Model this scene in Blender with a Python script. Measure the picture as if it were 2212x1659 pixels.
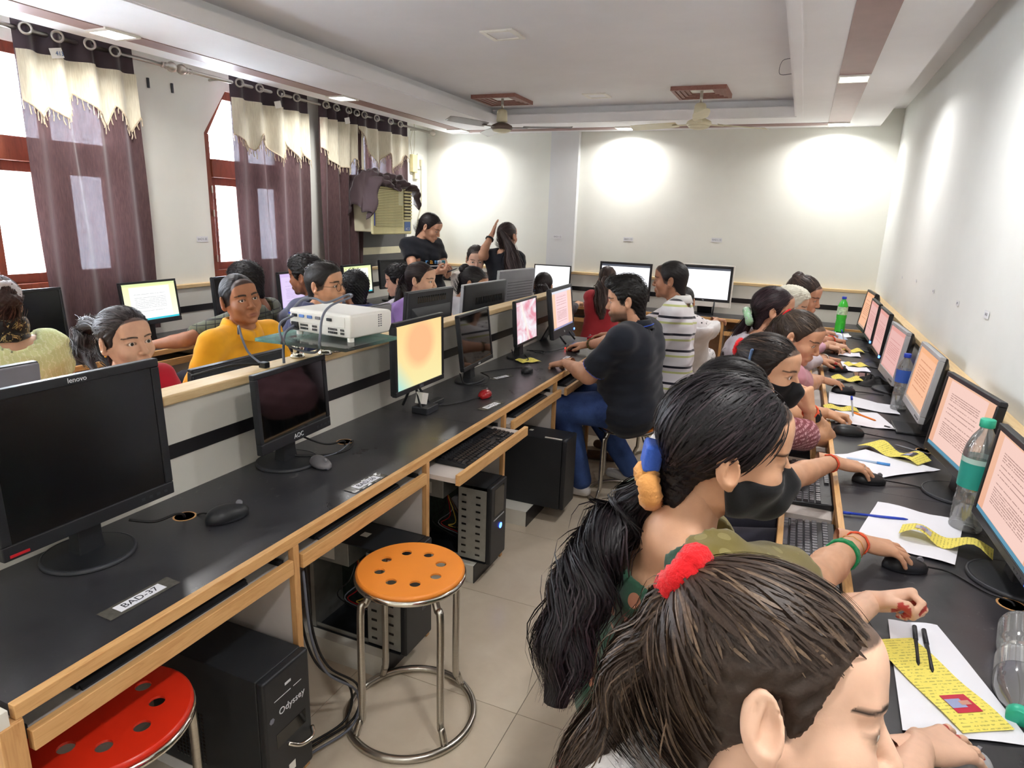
import bpy, bmesh, math, random
import numpy as np
from mathutils import Vector, Matrix, Euler
random.seed(7); np.random.seed(7)
for o in list(bpy.data.objects): bpy.data.objects.remove(o)
scene = bpy.context.scene
C = scene.collection
PI = math.pi
# ------------------------------------------------------------------ camera
FPX = 1412.55
CAMZ = 1.6
def _cam_rows(yaw, pitch, roll):
    yaw, pitch, roll = (math.radians(a) for a in (yaw, pitch, roll))
    f = Vector((math.sin(yaw)*math.cos(pitch), math.cos(yaw)*math.cos(pitch), math.sin(pitch)))
    r = Vector((math.cos(yaw), -math.sin(yaw), 0)); u = r.cross(f)
    return math.cos(roll)*r + math.sin(roll)*u, -math.sin(roll)*r + math.cos(roll)*u, f
_r, _u, _f = _cam_rows(-22.998, -14.313, 1.956)
cam = bpy.data.cameras.new('camera'); camo = bpy.data.objects.new('camera', cam); C.objects.link(camo)
camo.matrix_world = Matrix(((_r.x, _u.x, -_f.x, 0), (_r.y, _u.y, -_f.y, 0), (_r.z, _u.z, -_f.z, CAMZ), (0, 0, 0, 1)))
cam.sensor_fit = 'HORIZONTAL'; cam.sensor_width = 36.0; cam.lens = FPX/2212*36.0
cam.clip_start = 0.02; cam.clip_end = 200
scene.camera = camo
# ------------------------------------------------------------------ world, exposure
vs = scene.view_settings
vs.view_transform = 'Standard'; vs.look = 'None'; vs.gamma = 1.0; vs.use_curve_mapping = False
vs.exposure = 1.34
world = bpy.data.worlds.new('sky'); scene.world = world; world.use_nodes = True
_bg = world.node_tree.nodes['Background']
_bg.inputs[0].default_value = (0.92, 0.95, 1.0, 1); _bg.inputs[1].default_value = 20.0
PANEL_W = 4.0         # glow of the lamp diffusers
LAMP_W = 4.4          # watts of light thrown down by each ceiling lamp
TUBE_W = 3.0
# ------------------------------------------------------------------ room
XL, XR, YB, YN = -4.0, 0.66, 6.75, -1.6       # left wall, right wall, back wall, wall behind the camera
ZC, ZS = 2.60, 2.46                            # ceiling, soffit
ZD = 0.75                                      # desk tops
# ------------------------------------------------------------------ helpers
def lin(c):
    if max(c) > 1.0: c = [v/255.0 for v in c]
    return tuple(v/12.92 if v <= 0.04045 else ((v+0.055)/1.055)**2.4 for v in c[:3])
MATS = {}
class NT:
    def __init__(s, name):
        s.m = bpy.data.materials.new(name); s.m.use_nodes = True
        s.t = s.m.node_tree; s.n = s.t.nodes; s.b = s.n['Principled BSDF']; s.out = s.n['Material Output']
    def add(s, typ, **kw):
        n = s.n.new(typ)
        for k, v in kw.items(): setattr(n, k, v)
        return n
    def link(s, a, b): s.t.links.new(a, b)
    def val(s, sock, v): sock.default_value = v
    def coord(s, which='Object', scale=(1, 1, 1), rot=(0, 0, 0), loc=(0, 0, 0)):
        tc = s.add('ShaderNodeTexCoord'); mp = s.add('ShaderNodeMapping')
        mp.inputs['Scale'].default_value = scale; mp.inputs['Rotation'].default_value = rot; mp.inputs['Location'].default_value = loc
        s.link(tc.outputs[which], mp.inputs['Vector']); return mp.outputs[0]
    def noise(s, vec, scale, detail=3, rough=0.5, dist=0):
        n = s.add('ShaderNodeTexNoise'); n.inputs['Scale'].default_value = scale; n.inputs['Detail'].default_value = detail
        n.inputs['Roughness'].default_value = rough; n.inputs['Distortion'].default_value = dist
        if vec: s.link(vec, n.inputs['Vector'])
        return n
    def ramp(s, fac, stops, interp='LINEAR'):
        r = s.add('ShaderNodeValToRGB'); r.color_ramp.interpolation = interp; e = r.color_ramp.elements
        while len(e) < len(stops): e.new(0.5)
        for el, (p, c) in zip(e, stops):
            el.position = p; el.color = (*c[:3], 1) if len(c) >= 3 else (c[0], c[0], c[0], 1)
        s.link(fac, r.inputs[0]); return r.outputs[0]
    def math(s, op, a, b=None, c=None):
        n = s.add('ShaderNodeMath', operation=op)
        for i, v in enumerate((a, b, c)):
            if v is None: continue
            if isinstance(v, (int, float)): n.inputs[i].default_value = v
            else: s.link(v, n.inputs[i])
        return n.outputs[0]
    def mix(s, fac, a, b, blend='MIX'):
        n = s.add('ShaderNodeMix', data_type='RGBA', blend_type=blend)
        for i, v in ((0, fac), (6, a), (7, b)):
            if isinstance(v, (int, float)): n.inputs[i].default_value = v
            elif isinstance(v, tuple): n.inputs[i].default_value = (*v[:3], 1)
            else: s.link(v, n.inputs[i])
        return n.outputs[2]
    def sep(s, vec):
        n = s.add('ShaderNodeSeparateXYZ'); s.link(vec, n.inputs[0]); return n.outputs
    def bump(s, h, strength=0.2, dist=0.01):
        n = s.add('ShaderNodeBump'); n.inputs['Strength'].default_value = strength; n.inputs['Distance'].default_value = dist
        s.link(h, n.inputs['Height']); s.link(n.outputs[0], s.b.inputs['Normal'])
    def col(s, v):
        if isinstance(v, tuple): s.b.inputs['Base Color'].default_value = (*v[:3], 1)
        else: s.link(v, s.b.inputs['Base Color'])
    def set(s, rough=None, metal=None, spec=None, trans=None, ior=None, coat=None, sheen=None, alpha=None):
        for k, v in (('Roughness', rough), ('Metallic', metal), ('Specular IOR Level', spec), ('Transmission Weight', trans), ('IOR', ior), ('Coat Weight', coat), ('Sheen Weight', sheen), ('Alpha', alpha)):
            if v is not None: s.b.inputs[k].default_value = v
def mat(name, col, rough=0.5, metal=0.0, var=0.06, nscale=9.0, bump=0.0, bscale=60.0, spec=0.4, stretch=(1, 1, 1), coat=None, sheen=None):
    """plain procedural surface: base colour with a little noise, optional fine relief"""
    if name in MATS: return MATS[name]
    t = NT(name); c = lin(col); v = t.coord('Object', stretch)
    n = t.noise(v, nscale, 4)
    t.col(t.ramp(n.outputs[0], [(0.3, tuple(x*(1-var) for x in c)), (0.7, tuple(min(1, x*(1+var)) for x in c))]))
    t.set(rough, metal, spec, coat=coat, sheen=sheen)
    if bump: t.bump(t.noise(v, bscale, 3).outputs[0], bump, 0.004)
    MATS[name] = t.m; return t.m
def emit(name, col, strength):
    if name in MATS: return MATS[name]
    t = NT(name); e = t.add('ShaderNodeEmission'); e.inputs[0].default_value = (*lin(col), 1); e.inputs[1].default_value = strength
    t.link(e.outputs[0], t.out.inputs[0]); MATS[name] = t.m; return t.m
# ---------------------------------------------------------------- mesh building
class MB:
    def __init__(s): s.v = []; s.f = []; s.mi = []; s.cm = 0
    def _add(s, vs, fs):
        k = len(s.v); s.v += [tuple(p) for p in vs]
        for f in fs: s.f.append(tuple(i+k for i in f)); s.mi.append(s.cm)
        return s
    def box(s, x0, x1, y0, y1, z0, z1):
        v = [(x, y, z) for z in (z0, z1) for y in (y0, y1) for x in (x0, x1)]
        return s._add(v, [(0, 2, 3, 1), (4, 5, 7, 6), (0, 1, 5, 4), (2, 6, 7, 3), (0, 4, 6, 2), (1, 3, 7, 5)])
    def cbox(s, c, d): return s.box(c[0]-d[0]/2, c[0]+d[0]/2, c[1]-d[1]/2, c[1]+d[1]/2, c[2]-d[2]/2, c[2]+d[2]/2)
    def prism(s, poly, axis, a, b):
        """poly: 2-D points, extruded along axis from a to b"""
        def P(p, t): return {'x': (t, p[0], p[1]), 'y': (p[0], t, p[1]), 'z': (p[0], p[1], t)}[axis]
        n = len(poly); v = [P(p, a) for p in poly]+[P(p, b) for p in poly]
        fs = [tuple(range(n))[::-1], tuple(range(n, 2*n))]+[(i, (i+1) % n, n+(i+1) % n, n+i) for i in range(n)]
        return s._add(v, fs)
    def loft(s, rings, caps=True):
        n = len(rings[0]); v = [p for r in rings for p in r]; fs = []
        for i in range(len(rings)-1):
            for j in range(n):
                a = i*n+j; b = i*n+(j+1) % n; fs.append((a, b, b+n, a+n))
        if caps: fs.append(tuple(range(n))[::-1]); fs.append(tuple(range((len(rings)-1)*n, len(rings)*n)))
        return s._add(v, fs)
    def tube(s, pts, r, n=8, caps=True, closed=False):
        pts = [Vector(p) for p in pts]; m = len(pts); rs = r if isinstance(r, (list, tuple)) else [r]*m
        ref = None; rings = []
        for i, p in enumerate(pts):
            if closed: t = pts[(i+1) % m]-pts[i-1]
            else: t = pts[min(i+1, m-1)]-pts[max(i-1, 0)]
            t.normalize()
            if ref is None: ref = t.orthogonal().normalized()
            else: ref = (ref-t*ref.dot(t)).normalized()
            b = t.cross(ref)
            rings.append([p+(ref*math.cos(a)+b*math.sin(a))*rs[i] for a in (2*PI*k/n for k in range(n))])
        if closed: rings.append(rings[0]); return s.loft(rings, False)
        return s.loft(rings, caps)
    def lathe(s, prof, n=24, c=(0, 0, 0), caps=True):
        """profile (r,z) about the vertical through c"""
        return s.loft([[(c[0]+r*math.cos(2*PI*k/n), c[1]+r*math.sin(2*PI*k/n), c[2]+z) for k in range(n)] for r, z in prof], caps)
    def ball(s, c, r, n=12, m=8):
        r = r if isinstance(r, (tuple, list)) else (r, r, r)
        rings = []
        for i in range(m+1):
            th = PI*(0.02+0.96*i/m); rings.append([(c[0]+r[0]*math.sin(th)*math.cos(2*PI*k/n), c[1]+r[1]*math.sin(th)*math.sin(2*PI*k/n), c[2]-r[2]*math.cos(th)) for k in range(n)])
        return s.loft(rings)
    def grid(s, P):
        """P: rows of points -> quads"""
        n = len(P[0]); v = [p for r in P for p in r]
        return s._add(v, [(i*n+j, i*n+j+1, (i+1)*n+j+1, (i+1)*n+j) for i in range(len(P)-1) for j in range(n-1)])
    def quad(s, a, b, c, d): return s._add([a, b, c, d], [(0, 1, 2, 3)])
    def xf(s, M):
        s.v = [tuple(M @ Vector(p)) for p in s.v]; return s
    def mesh(s, name, mats, smooth=False):
        me = bpy.data.meshes.new(name); me.from_pydata(s.v, [], s.f)
        for m in (mats if isinstance(mats, (list, tuple)) else [mats]): me.materials.append(m)
        if any(s.mi): me.polygons.foreach_set('material_index', s.mi)
        if smooth: me.shade_smooth() if hasattr(me, 'shade_smooth') else me.polygons.foreach_set('use_smooth', [True]*len(me.polygons))
        me.update(); return me
    def build(s, name, mats, parent=None, smooth=False, bev=0, seg=2, loc=None, solid=0):
        o = bpy.data.objects.new(name, s.mesh(name, mats, smooth or bev > 0)); C.objects.link(o)
        if parent is not None: o.parent = parent
        if loc is not None: o.location = loc
        if solid:
            md = o.modifiers.new('thickness', 'SOLIDIFY'); md.thickness = solid; md.offset = 0
        if bev:
            md = o.modifiers.new('bevel', 'BEVEL'); md.width = bev; md.segments = seg; md.limit_method = 'ANGLE'; md.angle_limit = math.radians(40)
            md.harden_normals = True
        return o
def inst(src, parent=None, loc=None, rot=None, name=None):
    o = src.copy(); C.objects.link(o)
    if name: o.name = name
    o.parent = parent
    if loc is not None: o.location = loc
    if rot is not None: o.rotation_euler = rot
    return o
def tag(o, label=None, cat=None, group=None, kind=None):
    if label: o['label'] = label
    if cat: o['category'] = cat
    if group: o['group'] = group
    if kind: o['kind'] = kind
    return o
def thing(name, label, cat, loc=(0, 0, 0), rotz=0.0, group=None):
    o = bpy.data.objects.new(name, None); C.objects.link(o); o.location = loc; o.rotation_euler = (0, 0, rotz)
    o.empty_display_size = 0.05
    return tag(o, label, cat, group)
def struct(name, mb, mats, parent=None, smooth=False, bev=0, label=None):
    o = mb.build(name, mats, parent, smooth, bev)
    if parent is None: o['kind'] = 'structure'
    if label: o['label'] = label
    return o
def arc(c, r, a0, a1, n, z=0.0): return [(c[0]+r*math.cos(a0+(a1-a0)*i/n), c[1]+r*math.sin(a0+(a1-a0)*i/n), z) for i in range(n+1)]
def bez(p, n=16):
    """Catmull-Rom through points"""
    p = [Vector(q) for q in p]; q = [p[0]*2-p[1]]+p+[p[-1]*2-p[-2]]; out = []
    for i in range(1, len(q)-2):
        for k in range(n):
            t = k/n
            out.append(0.5*((2*q[i])+(q[i+1]-q[i-1])*t+(2*q[i-1]-5*q[i]+4*q[i+1]-q[i+2])*t*t+(3*q[i]-q[i-1]-3*q[i+1]+q[i+2])*t**3))
    out.append(p[-1]); return out
TEXTQ = []
def text(string, size, M, m, parent, name='lettering', depth=0.0004, align='CENTER', shear=0.0, sx=1.0):
    """queue flat lettering: M places it (x right, y up, z out) in the parent's space"""
    cu = bpy.data.curves.new(name, 'FONT'); cu.body = string; cu.size = size; cu.align_x = align; cu.align_y = 'CENTER'
    cu.extrude = depth; cu.shear = shear; cu.resolution_u = 3
    o = bpy.data.objects.new(name, cu); C.objects.link(o); TEXTQ.append((o, M @ Matrix.Diagonal((sx, 1, 1, 1)), m, parent, name)); return o
def flush_text():
    bpy.context.view_layer.update(); dg = bpy.context.evaluated_depsgraph_get()
    for o, M, m, parent, name in TEXTQ:
        me = bpy.data.meshes.new_from_object(o.evaluated_get(dg)); me.transform(M); me.materials.clear(); me.materials.append(m)
        n = bpy.data.objects.new(name, me); C.objects.link(n); n.parent = parent
    for o, *_ in TEXTQ: bpy.data.objects.remove(o)
    TEXTQ.clear()
def frame(o, x, y, z=None):
    """matrix from an origin and x / y axes"""
    x = Vector(x).normalized(); y = Vector(y).normalized(); z = x.cross(y).normalized(); y = z.cross(x)
    return Matrix(((x.x, y.x, z.x, o[0]), (x.y, y.y, z.y, o[1]), (x.z, y.z, z.z, o[2]), (0, 0, 0, 1)))
# ------------------------------------------------------------------ materials
def m_wall(name, c):
    t = NT(name); v = t.coord('Object'); n = t.noise(v, 1.3, 5, 0.6); n2 = t.noise(v, 14, 3)
    a = lin(c); b = tuple(x*0.93 for x in a)
    t.col(t.mix(t.math('MULTIPLY', n2.outputs[0], 0.35), t.ramp(n.outputs[0], [(0.35, b), (0.65, a)]), a))
    t.set(0.75, 0, 0.25); t.bump(t.noise(v, 90, 3).outputs[0], 0.06, 0.004); return t.m
M_WALL = m_wall('wall_paint', (234, 235, 226)); M_WALLR = m_wall('wall_paint_right', (230, 232, 228))
M_CEIL = m_wall('ceiling_paint', (240, 240, 242))
M_SOFF = m_wall('soffit_paint', (244, 244, 246))
M_STRIP = mat('mauve_strip', (150, 120, 118), 0.5)
def m_tile():
    t = NT('floor_tile'); v = t.coord('Object'); n = t.noise(v, 3, 6, 0.6, 0.6); n2 = t.noise(v, 25, 3)
    c = t.ramp(n.outputs[0], [(0.3, lin((202, 188, 166))), (0.7, lin((220, 208, 188)))])
    t.col(t.mix(t.math('MULTIPLY', n2.outputs[0], 0.25), c, lin((180, 168, 150)))); t.set(0.28, 0, 0.5); return t.m
M_TILE = m_tile(); M_GROUT = mat('tile_grout', (128, 118, 106), 0.9)
def m_wood(name, c1, c2, sc=(1, 1, 1), rough=0.45):
    t = NT(name); v = t.coord('Object', sc); n = t.noise(v, 14, 6, 0.65, 0.8)
    t.col(t.ramp(n.outputs[0], [(0.25, lin(c1)), (0.55, lin(c2)), (0.8, lin(c1))])); t.set(rough, 0, 0.4)
    t.bump(n.outputs[0], 0.08, 0.003); return t.m
M_WOODY = m_wood('pine_edging_y', (196, 142, 84), (222, 176, 118), (6, 0.5, 6))
M_WOODX = m_wood('pine_edging_x', (196, 142, 84), (222, 176, 118), (0.5, 6, 6))
M_WOODZ = m_wood('pine_edging_z', (188, 134, 80), (214, 166, 110), (6, 6, 0.5))
M_CAP = m_wood('beech_cap', (206, 172, 122), (226, 198, 150), (6, 0.5, 6))
M_CAPX = m_wood('beech_cap_x', (206, 172, 122), (226, 198, 150), (0.5, 6, 6))
M_WIN = m_wood('window_timber', (104, 50, 34), (132, 68, 46), (4, 4, 0.6), 0.4)
def m_desk():
    t = NT('black_laminate'); v = t.coord('Object'); n = t.noise(v, 4, 6, 0.7, 0.5); n2 = t.noise(v, 120, 2)
    c = t.ramp(n.outputs[0], [(0.35, lin((42, 42, 46))), (0.62, lin((56, 56, 60))), (0.8, lin((78, 77, 76)))])
    n3 = t.noise(t.coord('Object', (1, 1, 1)), 16, 8, 0.75, 1.2); n4 = t.noise(v, 1.7, 3); sc = t.math('MULTIPLY', t.ramp(n3.outputs[0], [(0.60, (0,)*3), (0.68, (1,)*3)]), t.ramp(n4.outputs[0], [(0.48, (0,)*3), (0.62, (0.55,)*3)]))
    t.col(t.mix(sc, c, lin((132, 130, 126)))); t.link(t.ramp(n.outputs[0], [(0.3, (0.25,)*3), (0.75, (0.42,)*3)]), t.b.inputs['Roughness']); t.set(spec=0.5)
    t.bump(n2.outputs[0], 0.04, 0.002); return t.m
M_DESK = m_desk()
M_LAM = mat('white_laminate', (226, 224, 214), 0.35, var=0.05, nscale=3)
M_LAMD = mat('dusty_laminate', (206, 198, 192), 0.5, var=0.08, nscale=5)
M_BAND = mat('black_band', (30, 29, 32), 0.3)
M_BLK = mat('black_plastic', (34, 36, 40), 0.40, bump=0.05, bscale=300)
M_BLK2 = mat('dark_grey_plastic', (48, 50, 56), 0.45, bump=0.05, bscale=300)
M_GREY = mat('grey_plastic', (128, 128, 134), 0.45)
M_SILV = mat('silver_plastic', (172, 174, 178), 0.35)
M_WHT = mat('white_plastic', (236, 234, 226), 0.4)
M_CREAM = mat('cream_plastic', (228, 220, 164), 0.45)
M_GLOSS = mat('gloss_black', (8, 9, 12), 0.06, spec=0.6)
M_CABLE = mat('black_cable', (22, 22, 24), 0.5); M_CABLEG = mat('grey_cable', (108, 112, 124), 0.5)
M_CHROME = mat('chrome', (225, 222, 214), 0.12, 1.0, var=0.04)
M_STEEL = mat('brushed_steel', (188, 184, 176), 0.28, 1.0, var=0.08, stretch=(1, 1, 30))
M_GALV = mat('galvanised_sheet', (186, 188, 184), 0.42, 0.75, var=0.12, nscale=20)
M_ORNG = mat('orange_plastic', (246, 148, 56), 0.38, var=0.03); M_RED = mat('red_plastic', (214, 44, 20), 0.3, var=0.04)
M_CASE = mat('black_case', (36, 39, 43), 0.48, bump=0.1, bscale=400)
M_PAPER = mat('white_paper', (236, 238, 246), 0.8, var=0.02)
M_YEL = mat('yellow_paper', (240, 226, 84), 0.8, var=0.04)
M_TAPE = mat('clear_tape_yellowed', (92, 90, 84), 0.18, var=0.2, nscale=60)
M_INK = mat('black_ink', (40, 42, 52), 0.8); M_INKG = mat('faded_ink', (126, 128, 138), 0.8); M_INKW = mat('white_print', (224, 226, 230), 0.6)
M_BLUE = mat('blue_plastic', (40, 70, 190), 0.35); M_LBLUE = mat('light_blue_plastic', (90, 160, 232), 0.35)
M_DKFAN = mat('fan_brown', (104, 88, 80), 0.4); M_FANC = mat('fan_cream', (222, 216, 186), 0.4)
M_LED = emit('blue_led', (50, 90, 255), 6.0)
# ------------------------------------------------------------------ floor
fl = struct('floor', MB().box(XL-0.2, XR+0.2, YN-0.2, YB+0.2, -0.12, -0.003), M_GROUT, label='beige vitrified tile floor with thin grout lines')
TS = 0.600
tile = MB().box(0.0012, TS-0.0012, 0.0012, TS-0.0012, -0.003, 0.0)
tile_me = tile.mesh('tile', M_TILE)
gx0, gy0 = -0.669-0.6*6, 1.712-0.6*6
for i in range(9):
    for j in range(15):
        x, y = gx0+i*TS, gy0+j*TS
        if x > XR-0.02 or y > YB-0.05 or x < XL-0.55: continue
        o = bpy.data.objects.new('tile', tile_me); C.objects.link(o); o.parent = fl; o.location = (x, y, 0)
# ------------------------------------------------------------------ walls
struct('wall_back', MB().box(XL-0.2, XR+0.2, YB, YB+0.15, 0, ZC+0.1), M_WALL)
struct('wall_right', MB().box(XR, XR+0.15, YN, YB, 0, ZC+0.1), M_WALLR)
struct('wall_near', MB().box(XL-0.2, XR+0.15, YN-0.15, YN, 0, ZC+0.1), M_WALL)
col_ = struct('trim_1', MB().box(-2.49, -2.19, YB-0.07, YB, 1.06, ZC), m_wall('column_paint', (222, 224, 224)), label='shallow pale grey pilaster on the back wall')
# windows on the left wall: (y0, y1, sill, spring, apex chamfer)
WINS = [(0.66, 1.53), (2.16, 3.03), (3.66, 4.53), (5.30, 6.17)]  # first window is unseen, added to let in more daylight
SILL, SPR, TOP = 1.08, 2.11, 2.42
w = MB(); XO = XL-0.2
ys = [YN-0.15]+[v for a, b in WINS for v in (a, b)]+[YB+0.15]
for k in range(0, len(ys), 2): w.box(XO, XL, ys[k], ys[k+1], 0, ZC+0.1)
for a, b in WINS:
    w.box(XO, XL, a, b, 0, SILL); w.box(XO, XL, a, b, TOP, ZC+0.1)
    w.prism([(a, SPR), (a+0.22, TOP), (a, TOP)], 'x', XO, XL); w.prism([(b, SPR), (b, TOP), (b-0.22, TOP)], 'x', XO, XL)
struct('wall_left', w, M_WALL)
def m_pane():
    t = NT('window_glass'); tr = t.add('ShaderNodeBsdfTransparent'); gl = t.add('ShaderNodeBsdfGlossy'); gl.inputs['Roughness'].default_value = 0.05
    tr.inputs[0].default_value = (0.93, 0.96, 0.99, 1); mx = t.add('ShaderNodeMixShader'); mx.inputs[0].default_value = 0.06
    t.link(tr.outputs[0], mx.inputs[1]); t.link(gl.outputs[0], mx.inputs[2]); t.link(mx.outputs[0], t.out.inputs[0]); return t.m
M_PANE = m_pane()
for wi, (a, b) in enumerate(WINS):
    wn = bpy.data.objects.new('window_%d' % (wi+1), None); C.objects.link(wn); wn['kind'] = 'structure'; wn.location = (XL-0.08, a, SILL); W = b-a
    wn['label'] = ['unseen brown timber window added on the left for daylight', 'brown timber window at the far left with its curtain half drawn', 'brown timber window with angled top behind the middle curtain', 'brown timber window holding the air conditioner'][wi]
    H, T, S = TOP-SILL, 0.06, SPR-SILL
    MB().box(-0.04, 0.06, 0, W, -0.0, T).box(-0.04, 0.06, 0, T, T, S).box(-0.04, 0.06, W-T, W, T, S).box(-0.04, 0.06, 0.2, W-0.2, H-T, H)\
        .prism([(0, S), (T*0.9, S), (0.22+T*0.4, H), (0.22-T*0.6, H)], 'x', -0.04, 0.06).prism([(W, S), (W-T*0.9, S), (W-0.22-T*0.4, H), (W-0.22+T*0.6, H)], 'x', -0.04, 0.06)\
        .build('window_frame', M_WIN, wn, bev=0.004)
    zt = 1.81-SILL
    MB().box(-0.04, 0.075, T, W-T, zt, zt+0.13).build('transom', M_WIN, wn, bev=0.006)
    MB().box(-0.03, 0.05, W/2-0.045, W/2+0.045, T, zt).build('mullion', M_WIN, wn, bev=0.004)
    for s_, (p, q) in enumerate(((T, W/2-0.045), (W/2+0.045, W-T))):
        f = 0.055
        MB().box(-0.015, 0.03, p, q, T, T+f).box(-0.015, 0.03, p, q, zt-f, zt).box(-0.015, 0.03, p, p+f, T+f, zt-f).box(-0.015, 0.03, q-f, q, T+f, zt-f).build('sash', M_WIN, wn, bev=0.003)
        MB().box(0.0, 0.005, p+f, q-f, T+f, zt-f).build('pane', M_PANE, wn)
        if wi == 2 and s_ == 0:
            for zz in (0.12, 0.45, 0.62): MB().tube([(0.065, p-0.01, zz), (0.065, p-0.01, zz+0.05)], 0.006, 6).build('hinge', M_STEEL, wn)
    MB().prism([(T*0.6, zt+0.13), (T*0.6, S), (0.22, H-T*0.5), (W-0.22, H-T*0.5), (W-T*0.6, S), (W-T*0.6, zt+0.13)], 'x', 0.0, 0.005).build('pane', M_PANE, wn)
    MB().box(-0.02, 0.03, W/2-0.02, W/2+0.02, zt+0.13, H-T).build('glazing_bar', M_WIN, wn, bev=0.003)
# ------------------------------------------------------------------ ceiling
struct('ceiling', MB().box(XL-0.2, XR+0.15, YN-0.15, YB+0.15, ZC, ZC+0.1), M_CEIL)
so = MB(); ox0, ox1, oy1 = -3.67, 0.49, YB; ix0, ix1, iy1, iy0 = -2.82, -0.18, 6.05, -0.9
def ringbox(mb, ax0, ax1, ay0, ay1, bx0, bx1, by0, by1, z0, z1):
    mb.box(ax0, bx0, ay0, ay1, z0, z1).box(bx1, ax1, ay0, ay1, z0, z1).box(bx0, bx1, by1, ay1, z0, z1).box(bx0, bx1, ay0, by0, z0, z1); return mb
ringbox(so, ox0, ox1, YN, oy1, ix0, ix1, iy0, iy1, ZS, ZS+0.075)
ringbox(so, ox0, ox1, YN, oy1, ix0-0.09, ix1+0.09, iy0-0.09, iy1+0.09, ZS+0.075, ZC)
struct('trim_2', so, M_SOFF, label='white dropped ceiling border with a recessed tray in the middle')
ringbox(MB(), ix0-0.06, ix1+0.06, iy0-0.06, iy1+0.06, ix0-0.012, ix1+0.012, iy0-0.012, iy1+0.012, ZS-0.006, ZS).build('moulding', M_SOFF, bpy.data.objects['trim_2'])
SX0, SX1, SY = -3.43, 0.158, 6.52
SW = 0.083
st = MB()
st.box(SX1-SW, SX1+SW, YN, SY+SW, ZS-0.004, ZS).box(SX0-0.07, SX0+0.07, YN, SY+SW, ZS-0.004, ZS).box(SX0+0.07, SX1-SW, SY-0.07, SY+0.07, ZS-0.004, ZS)
struct('trim_3', st, M_STRIP, label='mauve painted strip running round the ceiling border')
# ---- square panel lamps set into the strip
M_LAMP = emit('lamp_panel', (250, 250, 255), PANEL_W)
lamps = [(SX0, 0.7, '@above the unseen left bench'), (SX0, 2.60, 'nearest square ceiling lamp above the curtains'), (SX0, 4.50, 'second square ceiling lamp above the curtains'), (SX0, 6.42, 'square ceiling lamp in the far left corner'),
         (-1.68, SY, 'square ceiling lamp in the middle of the back wall'), (SX1, SY, 'square ceiling lamp in the far right corner'), (SX1, 4.61, 'square ceiling lamp in the mauve strip by the right wall'), (SX1, 2.7, '@above the right bench'), (SX1, 0.7, '@beside the camera on the right'), (-1.68, -1.2, '@behind the camera in the middle'), (SX0, -1.2, '@added as fill behind the camera on the left'), (SX1, -1.2, '@added as fill behind the camera on the right')]  # corner lamps behind the camera are unseen, added as fill light
_fr = None
for x, y, lb in lamps:
    t = thing('ceiling_lamp', ('glowing white '+lb) if lb[0] != '@' else 'glowing square ceiling lamp out of view '+lb[1:], 'lamp', (x, y, ZS), 0, 'square ceiling lamps')
    ringbox(MB(), -SW, SW, -0.1, 0.1, -0.075, 0.075, -0.075, 0.075, -0.012, 0.0).build('lamp_frame', M_WHT, t)
    MB().box(-0.075, 0.075, -0.075, 0.075, -0.009, -0.003).build('diffuser', M_LAMP, t)
    la = bpy.data.lights.new('lamp_light', 'AREA'); la.shape = 'SQUARE'; la.size = 0.15; la.energy = LAMP_W; la.spread = math.radians(155); la.color = (1.0, 0.98, 0.96)
    lo_ = bpy.data.objects.new('lamp_light', la); C.objects.link(lo_); lo_.parent = t; lo_.location = (0, 0, -0.0135)
# ---- flush ceiling plates
for (x, y, lb) in ((-1.70, 3.70, 'nearer'), (-1.71, 5.62, 'farther')):
    t = thing('ceiling_plate', '%s of the two small white square plates on the tray ceiling' % lb, 'plate', (x, y, ZC), 0, 'ceiling plates')
    ringbox(MB(), -0.10, 0.10, -0.10, 0.10, -0.07, 0.07, -0.07, 0.07, -0.01, 0.0).build('plate_frame', M_WHT, t, bev=0.002)
    MB().box(-0.068, 0.068, -0.068, 0.068, -0.006, 0.0).build('cover', M_SOFF, t)
# loose wire by the tray edge
tag(MB().tube(bez([(ix1+0.02, 4.55, ZC-0.03), (ix1-0.06, 4.5, ZC-0.05), (ix1-0.075, 4.62, ZC-0.1), (ix1-0.0, 4.68, ZC-0.09)], 6), 0.002, 5).build('loose_wire', M_CABLEG), 'thin loose wire poking out of the ceiling tray edge', 'wire')
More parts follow.
